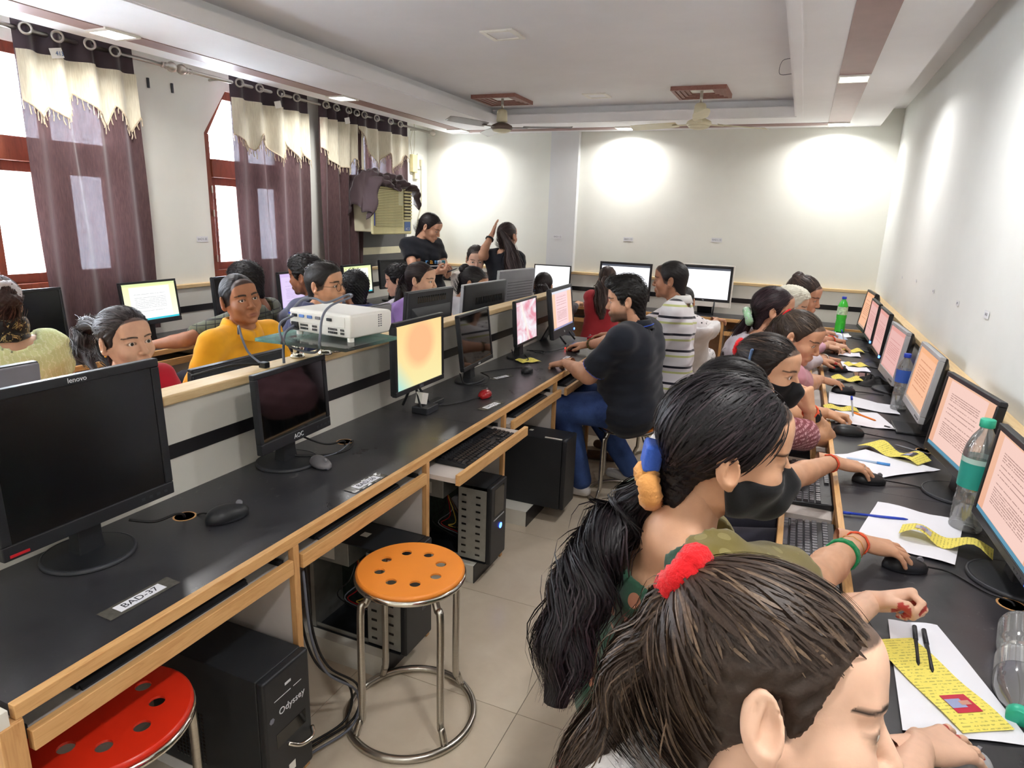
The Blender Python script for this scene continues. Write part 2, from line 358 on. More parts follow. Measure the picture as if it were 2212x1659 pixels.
# ------------------------------------------------------------------ fans
def fan(x, y, rot, cream, label):
    t = thing('ceiling_fan', label, 'fan', (x, y, ZC), 0, 'ceiling fans')
    b = M_FANC if cream else M_DKFAN
    f = MB()
    for k in range(4):
        ringbox(f, -0.205+k*0.03, 0.205-k*0.03, -0.205+k*0.03, 0.205-k*0.03, -0.18+k*0.03, 0.18-k*0.03, -0.18+k*0.03, 0.18-k*0.03, -0.03+k*0.006, 0)
    f.build('timber_rose', m_wood('rose_timber', (120, 76, 66), (150, 104, 92), (3, 3, 3)) if 'rose_timber' not in bpy.data.materials else bpy.data.materials['rose_timber'], t)
    MB().box(-0.085, 0.085, -0.085, 0.085, -0.004, 0).build('rose_plate', M_WHT, t)
    MB().tube([(0, 0, 0), (0, 0, -0.10)], 0.012, 10).build('rod', M_STEEL, t, smooth=True)
    MB().lathe([(0.02, -0.09), (0.035, -0.095), (0.045, -0.11), (0.05, -0.19), (0.03, -0.2)], 20).build('canopy', M_FANC, t, smooth=True)
    MB().lathe([(0.02, -0.2), (0.05, -0.205), (0.09, -0.225), (0.098, -0.245), (0.085, -0.26)], 28).build('motor', b, t, smooth=True)
    MB().lathe([(0.085, -0.26), (0.07, -0.275), (0.035, -0.285), (0.01, -0.287)], 28).build('motor_cap', M_FANC, t, smooth=True)
    for k in range(3):
        a = rot+2*PI*k/3; M = Matrix.Rotation(a, 4, 'Z')
        bl = MB().grid([[(r, wd*s, -0.238+0.012*s*(1 if wd else 0)) for s in (-1, -0.5, 0, 0.5, 1)] for r, wd in ((0.19, 0.035), (0.25, 0.052), (0.35, 0.058), (0.5, 0.060), (0.60, 0.052), (0.625, 0.03))]).xf(M)
        bl.build('blade', M_FANC if cream else mat('fan_blade_grey', (150, 148, 150), 0.4), t, solid=0.004)
        MB().box(0.08, 0.23, -0.016, 0.016, -0.247, -0.241).xf(M).build('blade_arm', b, t, bev=0.002)
fan(-2.55, 5.58, math.radians(10), False, 'stopped ceiling fan with dark brown motor, left of the two')
fan(-0.86, 5.60, math.radians(40), True, 'cream ceiling fan nearer the right wall')
# ------------------------------------------------------------------ dado panels along the walls
def dado(name, pts, lb):
    """white boarding with a black band and a timber cap; pts = (axis, fixed, a, b, sign) with the front face"""
    axis, w0, f, a, b = pts
    lo, hi = min(w0, f), max(w0, f)
    def bx(mb, p, q, z0, z1): return mb.box(p, q, a, b, z0, z1) if axis == 'y' else mb.box(a, b, p, q, z0, z1)
    o = struct(name, bx(MB(), lo, hi, 0, 1.035), M_LAM, label=lb)
    e = 0.003*(1 if f > w0 else -1)
    bx(MB(), min(f, f+e), max(f, f+e), 0.865, 0.91).build('black_band', M_BAND, o)
    bx(MB(), min(w0, f+4*e), max(w0, f+4*e), 1.035, 1.062).build('timber_cap', M_CAP if axis == 'y' else M_CAPX, o, bev=0.004)
    return o
dado('baseboard_left', ('y', XL, XL+0.04, YN, YB-0.04), 'white boarding with black band and timber cap along the window wall')
dado('baseboard_back', ('x', YB, YB-0.04, XL, XR), 'white boarding with black band and timber cap along the back wall')
dado('baseboard_right', ('y', XR, XR-0.04, YN, YB-0.04), 'white boarding with black band and timber cap along the right wall')
# ------------------------------------------------------------------ computer benches
TRAY = {}
def bench(name, label, front, back, bays, pulls, facing, near_end=False, zt=0.665):
    """bench along y; front/back are x; bays = list of y divisions; pulls = how far each keyboard tray is pulled out"""
    t = thing(name, label, 'desk', ((front+back)/2, bays[0], 0)); ox, oy = (front+back)/2, bays[0]
    s = 1 if front > back else -1
    def X(d): return front-ox-s*d                       # d metres behind the front edge
    D = abs(front-back); L = bays[-1]-oy
    def bx(mb, d0, d1, y0, y1, z0, z1): return mb.box(min(X(d0), X(d1)), max(X(d0), X(d1)), y0, y1, z0, z1)
    # worktop in sheets with a fine joint
    cuts = [bays[0], 2.36, bays[-1]] if name == 'computer_bench' and len(bays) > 3 and bays[0] < 2 < bays[-1] else [bays[0], bays[-1]]
    for a, b in zip(cuts, cuts[1:]): bx(MB(), 0.018, D, a-oy+0.0006, b-oy-0.0006, ZD-0.025, ZD).build('worktop', M_DESK, t)
    bx(MB(), 0, 0.018, 0, L, ZD-0.028, ZD+0.002).build('front_edging', M_WOODY, t, bev=0.002)
    for k, y in enumerate(bays):
        y0 = y-oy-0.009
        dp = bx(MB(), 0.02, D, y0, y0+0.018, 0, ZD-0.025).build('divider_panel', M_LAMD, t)
        bx(MB(), 0.0, 0.02, y0-0.002, y0+0.02, 0, ZD-0.028).build('panel_edging', M_WOODZ, dp, bev=0.002)
    bx(MB(), D-0.02, D-0.004, 0, L, 0.0, ZD-0.025).build('modesty_panel', M_LAMD, t)
    for k, (a, b, p) in enumerate(zip(bays, bays[1:], pulls)):
        if p is None: continue
        y0, y1 = a-oy+0.03, b-oy-0.03
        tr = bx(MB(), 0.012-p, 0.36-p, y0, y1, zt-0.018, zt).build('keyboard_tray', M_LAMD, t)
        bx(MB(), -0.006-p, 0.012-p, y0-0.012, y1+0.012, zt-0.02, zt+0.022).build('tray_lip', M_WOODY, tr, bev=0.002)
        for yy in (y0-0.012, y1): bx(MB(), 0.03, 0.36, yy, yy+0.012, zt-0.014, zt+0.014).build('runner', M_BLK, tr)
        TRAY[(name, k)] = (front+s*p, a, b, zt)
    if near_end:
        bx(MB(), -0.0, D, -0.028, -0.010, 0, ZD+0.001).build('end_panel', M_LAM, t)
        bx(MB(), -0.004, 0.022, -0.03, 0.010, 0, ZD-0.03).build('panel_edging', M_WOODZ, t, bev=0.002)
    return t
BAYS = [0.546, 1.249, 1.945, 2.640, 3.340, 4.030, 4.640]
bench('computer_bench', 'long black-topped computer bench facing the aisle with pull-out keyboard trays', -1.147, -1.64, BAYS, [0.0, 0.0, 0.115, 0.03, 0.05, 0.02], 1, True)
bench('computer_bench', 'black-topped computer bench behind the partition, facing the windows', -2.20, -1.70, BAYS, [0.02, 0.0, 0.1, 0.0, 0.1, 0.0], -1)
bench('computer_bench', 'black-topped computer bench under the windows along the left wall', -3.46, -3.96, [0.9, 1.6, 2.3, 3.0, 3.7, 4.4, 5.1, 5.8, 6.38], [0.0, 0.0, 0.0, 0.12, 0.0, 0.0, 0.0, 0.0], 1)
bench('computer_bench', 'black-topped computer bench along the right wall where girls sit in a row', 0.205, 0.62, [-0.2, 0.5, 1.22, 2.20, 2.86, 3.52, 4.18, 4.84, 5.5, 6.2], [0.0, 0.0, 0.155, 0.155, 0.05, 0.05, 0.05, 0.05, 0.0], -1, zt=0.672)
# back bench runs along x
bb = thing('computer_bench', 'black-topped computer bench along the back wall with timber edging', 'desk', (-1.6, 6.33, 0))
MB().box(-1.8, 2.2, 0.018, 0.38, ZD-0.025, ZD).build('worktop', M_DESK, bb)
MB().box(-1.8, 2.2, 0, 0.018, ZD-0.028, ZD+0.002).build('front_edging', M_WOODX, bb, bev=0.002)
for x in (-1.7, -1.0, -0.3, 0.4, 1.02, 1.65, 2.15):
    dp = MB().box(x-0.009, x+0.009, 0.02, 0.38, 0, ZD-0.025).build('divider_panel', M_LAMD, bb)
    MB().box(x-0.012, x+0.012, 0, 0.02, 0, ZD-0.028).build('panel_edging', M_WOODZ, dp, bev=0.002)
for a, b in ((-1.0, -0.3), (-0.3, 0.4), (0.4, 1.02), (1.02, 1.65), (1.65, 2.15)):
    tr = MB().box(a+0.03, b-0.03, 0.01, 0.3, 0.60, 0.615).build('keyboard_tray', M_LAMD, bb)
    MB().box(a+0.02, b-0.02, -0.006, 0.012, 0.595, 0.635).build('tray_lip', M_WOODX, tr, bev=0.002)
MB().box(-1.8, 2.2, 0.3, 0.315, 0.1, ZD-0.025).build('modesty_panel', m_wood('brown_board', (150, 112, 80), (168, 128, 94), (1, 1, 3)), bb)
# partition between the two middle benches
pt = thing('partition', 'white partition with black band and timber cap between the middle benches', 'partition', (-1.67, BAYS[0]-0.03, 0))
LP = BAYS[-1]-BAYS[0]+0.03
MB().box(-0.03, 0.03, 0, LP, 0.0, 1.035).build('board', M_LAM, pt)
for s in (1, -1): MB().box(min(s*0.03, s*0.033), max(s*0.03, s*0.033), 0, LP, 0.868, 0.912).build('black_band', M_BAND, pt)
for a, b in ((0, 0.75), (0.752, 2.2), (2.202, LP)): MB().box(-0.045, 0.045, a, b, 1.035, 1.066).build('timber_cap', M_CAP, pt, bev=0.006)
# ------------------------------------------------------------------ screens
def m_screen(name, top, bot, page=None, ink=None, lines=26, strength=1.0, taskbar=None, header=None, cols=(0.0, 1.0), px=(0.12, 0.9), py=(0.05, 0.9), pattern=None):
    """emissive screen; UV on the panel. page = colour of a document with text lines"""
    if name in MATS: return MATS[name]
    t = NT(name); tc = t.add('ShaderNodeTexCoord'); sx = t.sep(tc.outputs['UV']); u, v = sx[0], sx[1]
    col = t.ramp(v, [(0.0, lin(bot)), (1.0, lin(top))])
    if pattern == 'blob':
        n = t.add('ShaderNodeTexGradient', gradient_type='SPHERICAL'); mp = t.add('ShaderNodeMapping'); mp.inputs['Location'].default_value = (-1.1, -1.25, 0); mp.inputs['Scale'].default_value = (2.2, 1.9, 1)
        t.link(tc.outputs['UV'], mp.inputs[0]); t.link(mp.outputs[0], n.inputs[0])
        col = t.mix(t.ramp(n.outputs[1], [(0.15, (0,)*3), (0.5, (1,)*3)]), col, lin((250, 190, 140)))
        col = t.mix(t.ramp(t.math('ADD', u, t.math('MULTIPLY', v, 0.7)), [(0.05, (1,)*3), (0.4, (0,)*3)]), col, lin((170, 225, 215)))
    if pattern == 'petal':
        nz = t.noise(tc.outputs['UV'], 2.6, 3, 0.5, 0.8); c0 = t.mix(t.ramp(nz.outputs[0], [(0.38, (0,)*3), (0.6, (1,)*3)]), lin((238, 234, 240)), lin((226, 150, 166)))
        sk = t.math('ABSOLUTE', t.math('SUBTRACT', t.math('ADD', u, t.math('MULTIPLY', v, 0.38)), 0.62)); col = t.mix(t.ramp(sk, [(0.0, (0.85,)*3), (0.07, (0,)*3)]), c0, lin((246, 238, 226)))
    if page:
        inx = t.math('MULTIPLY', t.math('GREATER_THAN', u, px[0]), t.math('LESS_THAN', u, px[1])); iny = t.math('MULTIPLY', t.math('GREATER_THAN', v, py[0]), t.math('LESS_THAN', v, py[1]))
        col = t.mix(t.math('MULTIPLY', inx, iny), col, lin(page))
        if ink:
            lv = t.math('MULTIPLY', v, float(lines)); fl_ = t.math('FLOOR', lv); fr = t.math('FRACT', lv)
            cb = t.add('ShaderNodeCombineXYZ'); t.link(fl_, cb.inputs[1]); nl = t.noise(cb.outputs[0], 3.7, 0)
            cb2 = t.add('ShaderNodeCombineXYZ'); t.link(t.math('MULTIPLY', u, 60.0), cb2.inputs[0]); t.link(t.math('MULTIPLY', fl_, 7.3), cb2.inputs[1]); nw = t.noise(cb2.outputs[0], 1.0, 1)
            band = t.math('MULTIPLY', t.math('GREATER_THAN', fr, 0.35), t.math('LESS_THAN', fr, 0.72))
            w0, w1 = px[0]+0.10*(px[1]-px[0]), px[1]-0.12*(px[1]-px[0])
            ln = t.math('MULTIPLY', t.math('GREATER_THAN', u, w0), t.math('LESS_THAN', u, t.math('ADD', w0, t.math('MULTIPLY', t.math('GREATER_THAN', nl.outputs[0], 0.46), (w1-w0)))))
            vv = t.math('MULTIPLY', t.math('GREATER_THAN', v, py[0]+0.12), t.math('LESS_THAN', v, py[1]-0.08))
            msk = t.math('MULTIPLY', t.math('MULTIPLY', band, ln), t.math('MULTIPLY', vv, t.math('GREATER_THAN', nw.outputs[0], 0.40)))
            col = t.mix(t.math('MULTIPLY', msk, 0.65), col, lin(ink))
    if taskbar: col = t.mix(t.math('LESS_THAN', v, 0.055), col, lin(taskbar))
    if header: col = t.mix(t.math('GREATER_THAN', v, 0.93), col, lin(header))
    e = t.add('ShaderNodeEmission'); t.link(col, e.inputs[0]); e.inputs[1].default_value = strength*0.42
    gl = t.add('ShaderNodeBsdfGlossy'); gl.inputs['Roughness'].default_value = 0.25; gl.inputs[0].default_value = (0.03, 0.03, 0.03, 1)
    ad = t.add('ShaderNodeAddShader'); t.link(e.outputs[0], ad.inputs[0]); t.link(gl.outputs[0], ad.inputs[1]); t.link(ad.outputs[0], t.out.inputs[0])
    MATS[name] = t.m; return t.m
M_OFF = mat('screen_off', (12, 13, 17), 0.22, spec=0.5, var=0.02); M_OFFG = mat('screen_off_glossy', (10, 11, 12), 0.05, spec=0.9, var=0.02)
M_DOCP = m_screen('screen_peach_page', (240, 190, 160), (238, 180, 150), (246, 208, 196), (120, 84, 80), 34, 0.95, (96, 150, 176), None, px=(0.1, 0.86), py=(0.06, 0.97))
M_DOCP2 = m_screen('screen_pink_page', (236, 170, 160), (232, 178, 170), (240, 190, 184), (200, 130, 130), 22, 0.9, None, None, px=(0.05, 0.95))
M_DOCO = m_screen('screen_orange_page', (246, 184, 140), (240, 176, 136), (250, 194, 158), (190, 120, 90), 20, 0.95, (200, 170, 150), None, px=(0.08, 0.94))
M_DOCW = m_screen('screen_white_page', (246, 250, 180), (250, 252, 230), (252, 254, 250), (170, 172, 178), 22, 1.1, (60, 196, 214), (220, 232, 170), px=(0.12, 0.88))
M_DOCV = m_screen('screen_violet_page', (214, 190, 240), (224, 204, 246), (226, 208, 246), (176, 160, 206), 24, 1.0, (96, 128, 220), None, px=(0.04, 0.97))
M_WHITE = m_screen('screen_white', (248, 250, 255), (246, 248, 255), strength=1.35, header=(70, 74, 84))
M_WHITE2 = m_screen('screen_white_plain', (250, 252, 250), (246, 250, 255), strength=1.25, taskbar=(90, 150, 230))
M_BLOB = m_screen('screen_orange_wallpaper', (252, 216, 150), (244, 232, 170), strength=1.0, pattern='blob')
M_PETAL = m_screen('screen_pink_wallpaper', (236, 200, 210), (240, 220, 224), strength=1.05, pattern='petal')
M_DOCF = m_screen('screen_form', (250, 206, 176), (244, 200, 170), (252, 214, 216), (150, 110, 112), 30, 1.0, (150, 150, 190), (222, 224, 234), px=(0.16, 0.78), py=(0.06, 0.93))
def screen_uv(o):
    me = o.data; uv = me.uv_layers.new(name='UVMap'); xs = [v.co.x for v in me.vertices]; zs = [v.co.z for v in me.vertices]
    x0, x1, z0, z1 = min(xs), max(xs), min(zs), max(zs)
    for l in me.loops:
        c = me.vertices[l.vertex_index].co; uv.data[l.index].uv = ((c.x-x0)/(x1-x0), (c.z-z0)/(z1-z0))
def monitor(label, x, y, yaw, w, h, zb, scr, style='std', bez=0.018, bot=0.024, body=None, shell=None, base='round', tilt=4, logo=None, logo_top=False, zdesk=ZD, group=None, led=None, buttons=True, dep=0.05, logo_mat=None):
    """screen faces -Y in local space; yaw = heading of the screen in degrees; zb = height of the lower edge above the desk"""
    body = body or M_BLK; shell = shell or body; rim = None
    if style == 'aio_white': rim = True; style = 'aio'
    rz = math.radians(yaw)+PI/2
    t = thing('monitor' if not style.startswith('aio') else 'all_in_one_computer', label, 'monitor' if not style.startswith('aio') else 'computer', (x, y, zdesk), rz, group)
    R = Matrix.Translation((0, 0, zb)) @ Matrix.Rotation(math.radians(-tilt), 4, 'X')
    fr = MB()
    fr.box(-w/2, w/2, 0, 0.022, 0, bot).box(-w/2, w/2, 0, 0.022, h-bez, h).box(-w/2, -w/2+bez, 0, 0.022, bot, h-bez).box(w/2-bez, w/2, 0, 0.022, bot, h-bez)
    fr.xf(R).build('bezel', body, t, bev=0.003)
    sc = MB().box(-w/2+bez*0.9, w/2-bez*0.9, 0.004, 0.012, bot*0.95, h-bez*0.9)
    so_ = sc.build('screen', scr, t); screen_uv(so_); so_.matrix_local = R
    bk = MB()
    if style == 'slim':
        bk.box(-w/2+0.004, w/2-0.004, 0.014, 0.026, 0.004, h-0.004).loft([[(sx*w*a, 0.026+d, h*0.5+sz*h*b) for sx, sz in ((-1, -1), (1, -1), (1, 1), (-1, 1))] for a, b, d in ((0.40, 0.36, 0), (0.36, 0.30, 0.022))])
    elif style == 'ridge':
        bk.box(-w/2+0.003, w/2-0.003, 0.012, dep*0.7, 0.003, h-0.003)
        bk.loft([[(sx*w*a, dep*0.7+d, (h*0.40+sz*h*b)) for sx, sz in ((-1, -1), (1, -1), (1, 1), (-1, 1))] for a, b, d in ((0.44, 0.36, 0), (0.34, 0.20, 0.03))])
    else:
        bk.loft([[(sx*w*a, d, h*0.5+sz*h*b) for sx, sz in ((-1, -1), (1, -1), (1, 1), (-1, 1))] for a, b, d in ((0.495, 0.495, 0.012), (0.495, 0.49, dep*0.6), (0.40, 0.38, dep), (0.36, 0.33, dep*1.1))])
    bo = bk.xf(R).build('back_shell', shell, t, bev=0.004)
    if style in ('vent', 'ridge', 'std') and led != 'novent':
        vn = MB(); nn = 16
        for k in range(nn):
            xx = -w*0.30+w*0.6*k/(nn-1); vn.box(xx-0.003, xx+0.003, dep*(1.09 if style != 'ridge' else 0.7)-0.001, dep*(1.1 if style != 'ridge' else 0.7)+0.0015, h*(0.66 if style != 'ridge' else 0.82), h*(0.78 if style != 'ridge' else 0.92))
        vn.xf(R).build('vent_slots', M_GLOSS, bo)
    if style == 'perf':
        vn = MB()
        for i in range(14):
            for j in range(18): vn.box(-w*0.34+w*0.68*j/17-0.006, -w*0.34+w*0.68*j/17+0.006, dep*1.1-0.001, dep*1.1+0.001, h*0.2+h*0.6*i/13-0.0022, h*0.2+h*0.6*i/13+0.0022)
        tag(vn.xf(R).build('perforations', M_BLK2, bo), kind='stuff')
    dk = M_BLK if body is not M_WHT else M_GREY
    if base in ('round', 'oval'):
        r = 0.105 if base == 'round' else 0.11; ry = r if base == 'round' else 0.075
        MB().loft([[(r*k*math.cos(a), 0.055+ry*k*math.sin(a), z) for a in (2*PI*i/36 for i in range(36))] for k, z in ((1.0, 0.0), (1.0, 0.005), (0.96, 0.010), (0.4, 0.016))]).build('base', dk, t, smooth=False, bev=0.002)
        if base == 'round': MB().loft([[(r*k*math.cos(a), 0.055+ry*k*math.sin(a), z) for a in (2*PI*i/36 for i in range(36))] for k, z in ((1.003, 0.003), (0.985, 0.0095), (0.93, 0.0112), (0.93, 0.0100), (0.985, 0.008))], False).build('base_rim', M_BLK2, t, smooth=True)
        MB().loft([[(sx*0.03*k, 0.06+sy*0.02*k+dy, z) for sx, sy in ((-1, -1), (1, -1), (1, 1), (-1, 1))] for k, z, dy in ((1.15, 0.012, 0), (1.0, 0.05, 0), (1.0, zb+0.10, 0.0))]).build('neck', dk, t, bev=0.004)
    elif base == 'x':
        MB().box(-0.09, 0.09, -0.05, 0.13, 0, 0.012).build('base', dk, t, bev=0.005)
        MB().loft([[(sx*0.035, 0.07+sy*0.018, z) for sx, sy in ((-1, -1), (1, -1), (1, 1), (-1, 1))] for z in (0.01, zb+0.12)]).build('neck', dk, t, bev=0.004)
    elif base == 'foot':
        for sx in (-1, 1): MB().tube([(sx*w*0.22, -0.045, 0.006), (sx*w*0.22, 0.012, zb+0.02)], 0.007, 8).build('foot', M_BLK, t, smooth=True)
        MB().loft([[(sx*0.07, yy+sy*0.006, z) for sx, sy in ((-1, -1), (1, -1), (1, 1), (-1, 1))] for yy, z in ((0.16, 0.0), (0.06, zb+h*0.4))]).build('rear_stand', M_BLK, t, bev=0.003)
    elif base == 'tripod':
        for p in ((-0.05, -0.03), (0.06, -0.01), (0.0, 0.1)): MB().tube([(0, 0.04, zb+0.03), (p[0], p[1], 0.012)], 0.006, 6).build('leg', M_BLK, t)
        MB().box(-0.055, 0.045, -0.06, 0.02, 0, 0.03).build('base_block', M_BLK2, t, bev=0.004)
        MB().box(0.05, 0.17, -0.02, 0.02, 0, 0.022).build('base_arm', M_BLK, t, bev=0.005)
        MB().box(-0.05, 0.0, -0.02, 0.012, 0.03, 0.08).xf(Matrix.Rotation(0.3, 4, 'Y')).build('paper_wedge', M_WHT, t)
    if rim:
        ringm = MB(); ww, hh = w/2, h
        ringm.box(-ww-0.012, -ww, 0.002, 0.03, -0.05, hh+0.012).box(ww, ww+0.012, 0.002, 0.03, -0.05, hh+0.012).box(-ww, ww, 0.002, 0.03, hh, hh+0.012).box(-ww, ww, 0.0, 0.03, -0.05, 0.0)
        ringm.xf(R).build('white_surround', M_WHT, t, bev=0.004)
    if logo:
        z = h-bez*0.5 if logo_top else bot*0.5
        text(logo, min(bez if logo_top else bot, 0.03)*0.75, R @ frame((0 if not logo_top else -w*0.0, -0.0006, z), (1, 0, 0), (0, 0, 1)), logo_mat or M_INKW, t, 'brand_lettering')
    if led:
        if led != 'novent': MB().box(w/2-0.022, w/2+0.001, -0.0015, 0.006, 0.006, 0.020).xf(R).build('power_light', M_LED, t)
    if buttons:
        for k in range(4): MB().box(w*0.27+k*0.022, w*0.27+k*0.022+0.010, -0.001, 0.002, bot*0.35, bot*0.55).xf(R).build('button', M_BLK2, t)
    return t
def cable(pts, r=0.0025, m=None, label=None, name='cable', n=8):
    o = MB().tube(bez(pts, n), r, 6).build(name, m or M_CABLE, smooth=True); return tag(o, label, 'cable')
GM = 'monitors on the aisle bench'
mA = monitor('large switched-off black monitor with white lettering at the left front', -1.475, 0.945, 0, 0.425, 0.372, 0.095, M_OFF, 'vent', 0.022, 0.034, tilt=2, base='round', logo='lenovo', logo_top=True, group=GM, dep=0.06)
MB().box(-0.2, -0.16, -0.002, 0.0, 0.102, 0.108).build('red_badge', mat('badge_red', (190, 30, 40), 0.4), mA)
monitor('small switched-off black widescreen monitor with round base in front of the projector', -1.485, 1.66, 3, 0.360, 0.262, 0.09, M_OFFG, 'slim', 0.016, 0.036, base='round', logo='AOC', group=GM, tilt=3)
monitor('monitor showing a bright orange and yellow wallpaper', -1.46, 2.42, 0, 0.405, 0.312, 0.105, M_BLOB, 'std', 0.018, 0.022, base='tripod', logo='DELL', group=GM, tilt=1, logo_mat=M_INKG)
monitor('switched-off glossy monitor with peeling film, mirroring the seated man', -1.475, 3.03, 4, 0.405, 0.285, 0.09, M_OFFG, 'slim', 0.014, 0.022, base='oval', logo='acer', group=GM, tilt=7)
monitor('monitor showing a pink and white flower wallpaper', -1.485, 3.73, 2, 0.375, 0.275, 0.095, M_PETAL, 'slim', 0.012, 0.016, base='oval', group=GM, tilt=4)
monitor('all-in-one computer with a form on its pink screen beside the seated man', -1.46, 4.37, 2, 0.50, 0.345, 0.05, M_DOCF, 'aio', 0.024, 0.062, body=M_BLK2, shell=M_BLK, base='foot', tilt=7, logo='hp', led='blue', group=GM, buttons=False)
GB = 'monitors behind the partition, seen from the back'
g0 = monitor('grey monitor back with slots and a white sticker at the left edge', -1.93, 0.90, 180, 0.40, 0.33, 0.095, M_DOCW, 'vent', 0.02, 0.025, shell=mat('warm_grey_plastic', (118, 116, 124), 0.45), group=GB)
MB().box(-0.19, -0.08, 0.064, 0.067, 0.27, 0.33).build('sticker', M_WHT, g0)
monitor('low black monitor back in front of the boy in yellow', -1.945, 1.825, 180, 0.455, 0.30, 0.0, M_DOCW, 'slim', 0.012, 0.02, group=GB, base='oval', shell=M_BLK2, tilt=6)
monitor('grey perforated monitor back just behind the projector', -1.93, 2.62, 180, 0.40, 0.33, 0.075, M_DOCW, 'perf', 0.014, 0.02, shell=M_GREY, group=GB)
g2 = monitor('black square monitor back with a raised ridge, in front of the girl in purple', -1.94, 3.24, 176, 0.45, 0.36, 0.08, M_DOCW, 'ridge', 0.02, 0.03, shell=M_BLK2, group=GB)
text('lenovo', 0.022, frame((0.13, 0.0365, 0.405), (-1, 0, 0), (0, 0, 1)), M_INKW, g2, 'brand_lettering')
g3 = monitor('rounded glossy black monitor back with pale side edge', -1.93, 3.94, 176, 0.56, 0.38, 0.05, M_DOCW, 'vent', 0.02, 0.03, shell=M_BLK, body=M_SILV, group=GB, base='foot')
text('hp', 0.05, frame((0.0, 0.058, 0.22), (-1, 0, 0), (0, 0, 1)), M_BLK2, g3, 'brand_lettering')
monitor('tall grey monitor back with rows of slots and a silver frame', -1.95, 4.52, 172, 0.50, 0.43, 0.05, M_WHITE, 'perf', 0.02, 0.03, shell=M_GREY, body=M_SILV, group=GB)
GW = 'monitors under the windows'
monitor('switched-off black monitor under the leftmost window', -3.66, 2.10, 0, 0.44, 0.30, 0.10, M_OFF, 'std', 0.015, 0.022, group=GW)
monitor('bright monitor with a white document and cyan taskbar under the first curtain', -3.66, 2.86, 3, 0.41, 0.27, 0.125, M_DOCW, 'slim', 0.014, 0.03, group=GW, tilt=6)
monitor('dark monitor edge behind the boy with grey cropped hair', -3.68, 3.56, 0, 0.40, 0.30, 0.08, M_OFF, 'std', 0.015, 0.022, group=GW)
monitor('monitor with a pale violet document by the second curtain', -3.64, 4.17, 0, 0.44, 0.32, 0.06, M_DOCV, 'std', 0.018, 0.028, group=GW)
monitor('monitor with a pale yellow document near the air conditioner', -3.66, 4.98, 0, 0.44, 0.28, 0.11, M_DOCW, 'std', 0.018, 0.022, group=GW)
monitor('switched-off black monitor below the air conditioner', -3.64, 5.55, -10, 0.42, 0.28, 0.13, M_OFF, 'std', 0.018, 0.022, group=GW)
GK = 'monitors along the back wall'
monitor('white-screened laptop-like monitor with green button by the pilaster', -2.36, 6.52, -86, 0.40, 0.30, 0.08, M_WHITE2, 'slim', 0.012, 0.018, group=GK)
monitor('big all-in-one with blank white screen behind the girl in red', -1.58, 6.50, -90, 0.53, 0.37, 0.08, M_WHITE, 'aio', 0.022, 0.026, base='foot', group=GK, buttons=False)
monitor('big all-in-one with blank white screen and white chin nearest the right wall', -0.80, 6.50, -92, 0.49, 0.335, 0.13, M_WHITE, 'aio_white', 0.022, 0.026, base='foot', group=GK, buttons=False, logo='hp')
GR = 'monitors along the right wall'
M_BLKR = M_BLK
monitor('nearest right-hand monitor with a peach document, cut by the picture edge', 0.545, 1.865, 182, 0.46, 0.268, 0.085, M_DOCP, 'slim', 0.016, 0.022, group=GR, led='blue', tilt=4)
monitor('right-hand monitor with a peach document behind the tall clear bottle', 0.527, 2.45, 188, 0.43, 0.285, 0.095, M_DOCP, 'slim', 0.016, 0.024, group=GR, tilt=6)
monitor('silver and black right-hand monitor with an orange page, third from the near end', 0.525, 3.22, 181, 0.41, 0.285, 0.085, M_DOCO, 'vent', 0.018, 0.03, body=M_SILV, shell=M_BLK, group=GR, base='x', tilt=7, dep=0.05)
monitor('silver and black right-hand monitor with a rose page, fourth from the near end', 0.505, 4.00, 183, 0.43, 0.285, 0.07, M_DOCP2, 'vent', 0.018, 0.04, body=M_SILV, shell=M_BLK, group=GR, tilt=6, dep=0.055)
monitor('thin right-hand monitor reflecting white paper, lit by a blue power light', 0.515, 4.70, 181, 0.43, 0.28, 0.085, M_DOCP2, 'slim', 0.014, 0.02, group=GR, led='blue', body=M_BLK)
monitor('thin dark right-hand monitor, second from the far corner, with a blue power light', 0.515, 5.30, 181, 0.43, 0.28, 0.08, M_DOCP2, 'slim', 0.014, 0.02, group=GR, led='blue')
monitor('black monitor seen edge-on in the far right corner', 0.510, 5.87, 183, 0.40, 0.31, 0.07, M_DOCO, 'vent', 0.018, 0.026, body=M_BLK, shell=M_BLK, group=GR, tilt=8)
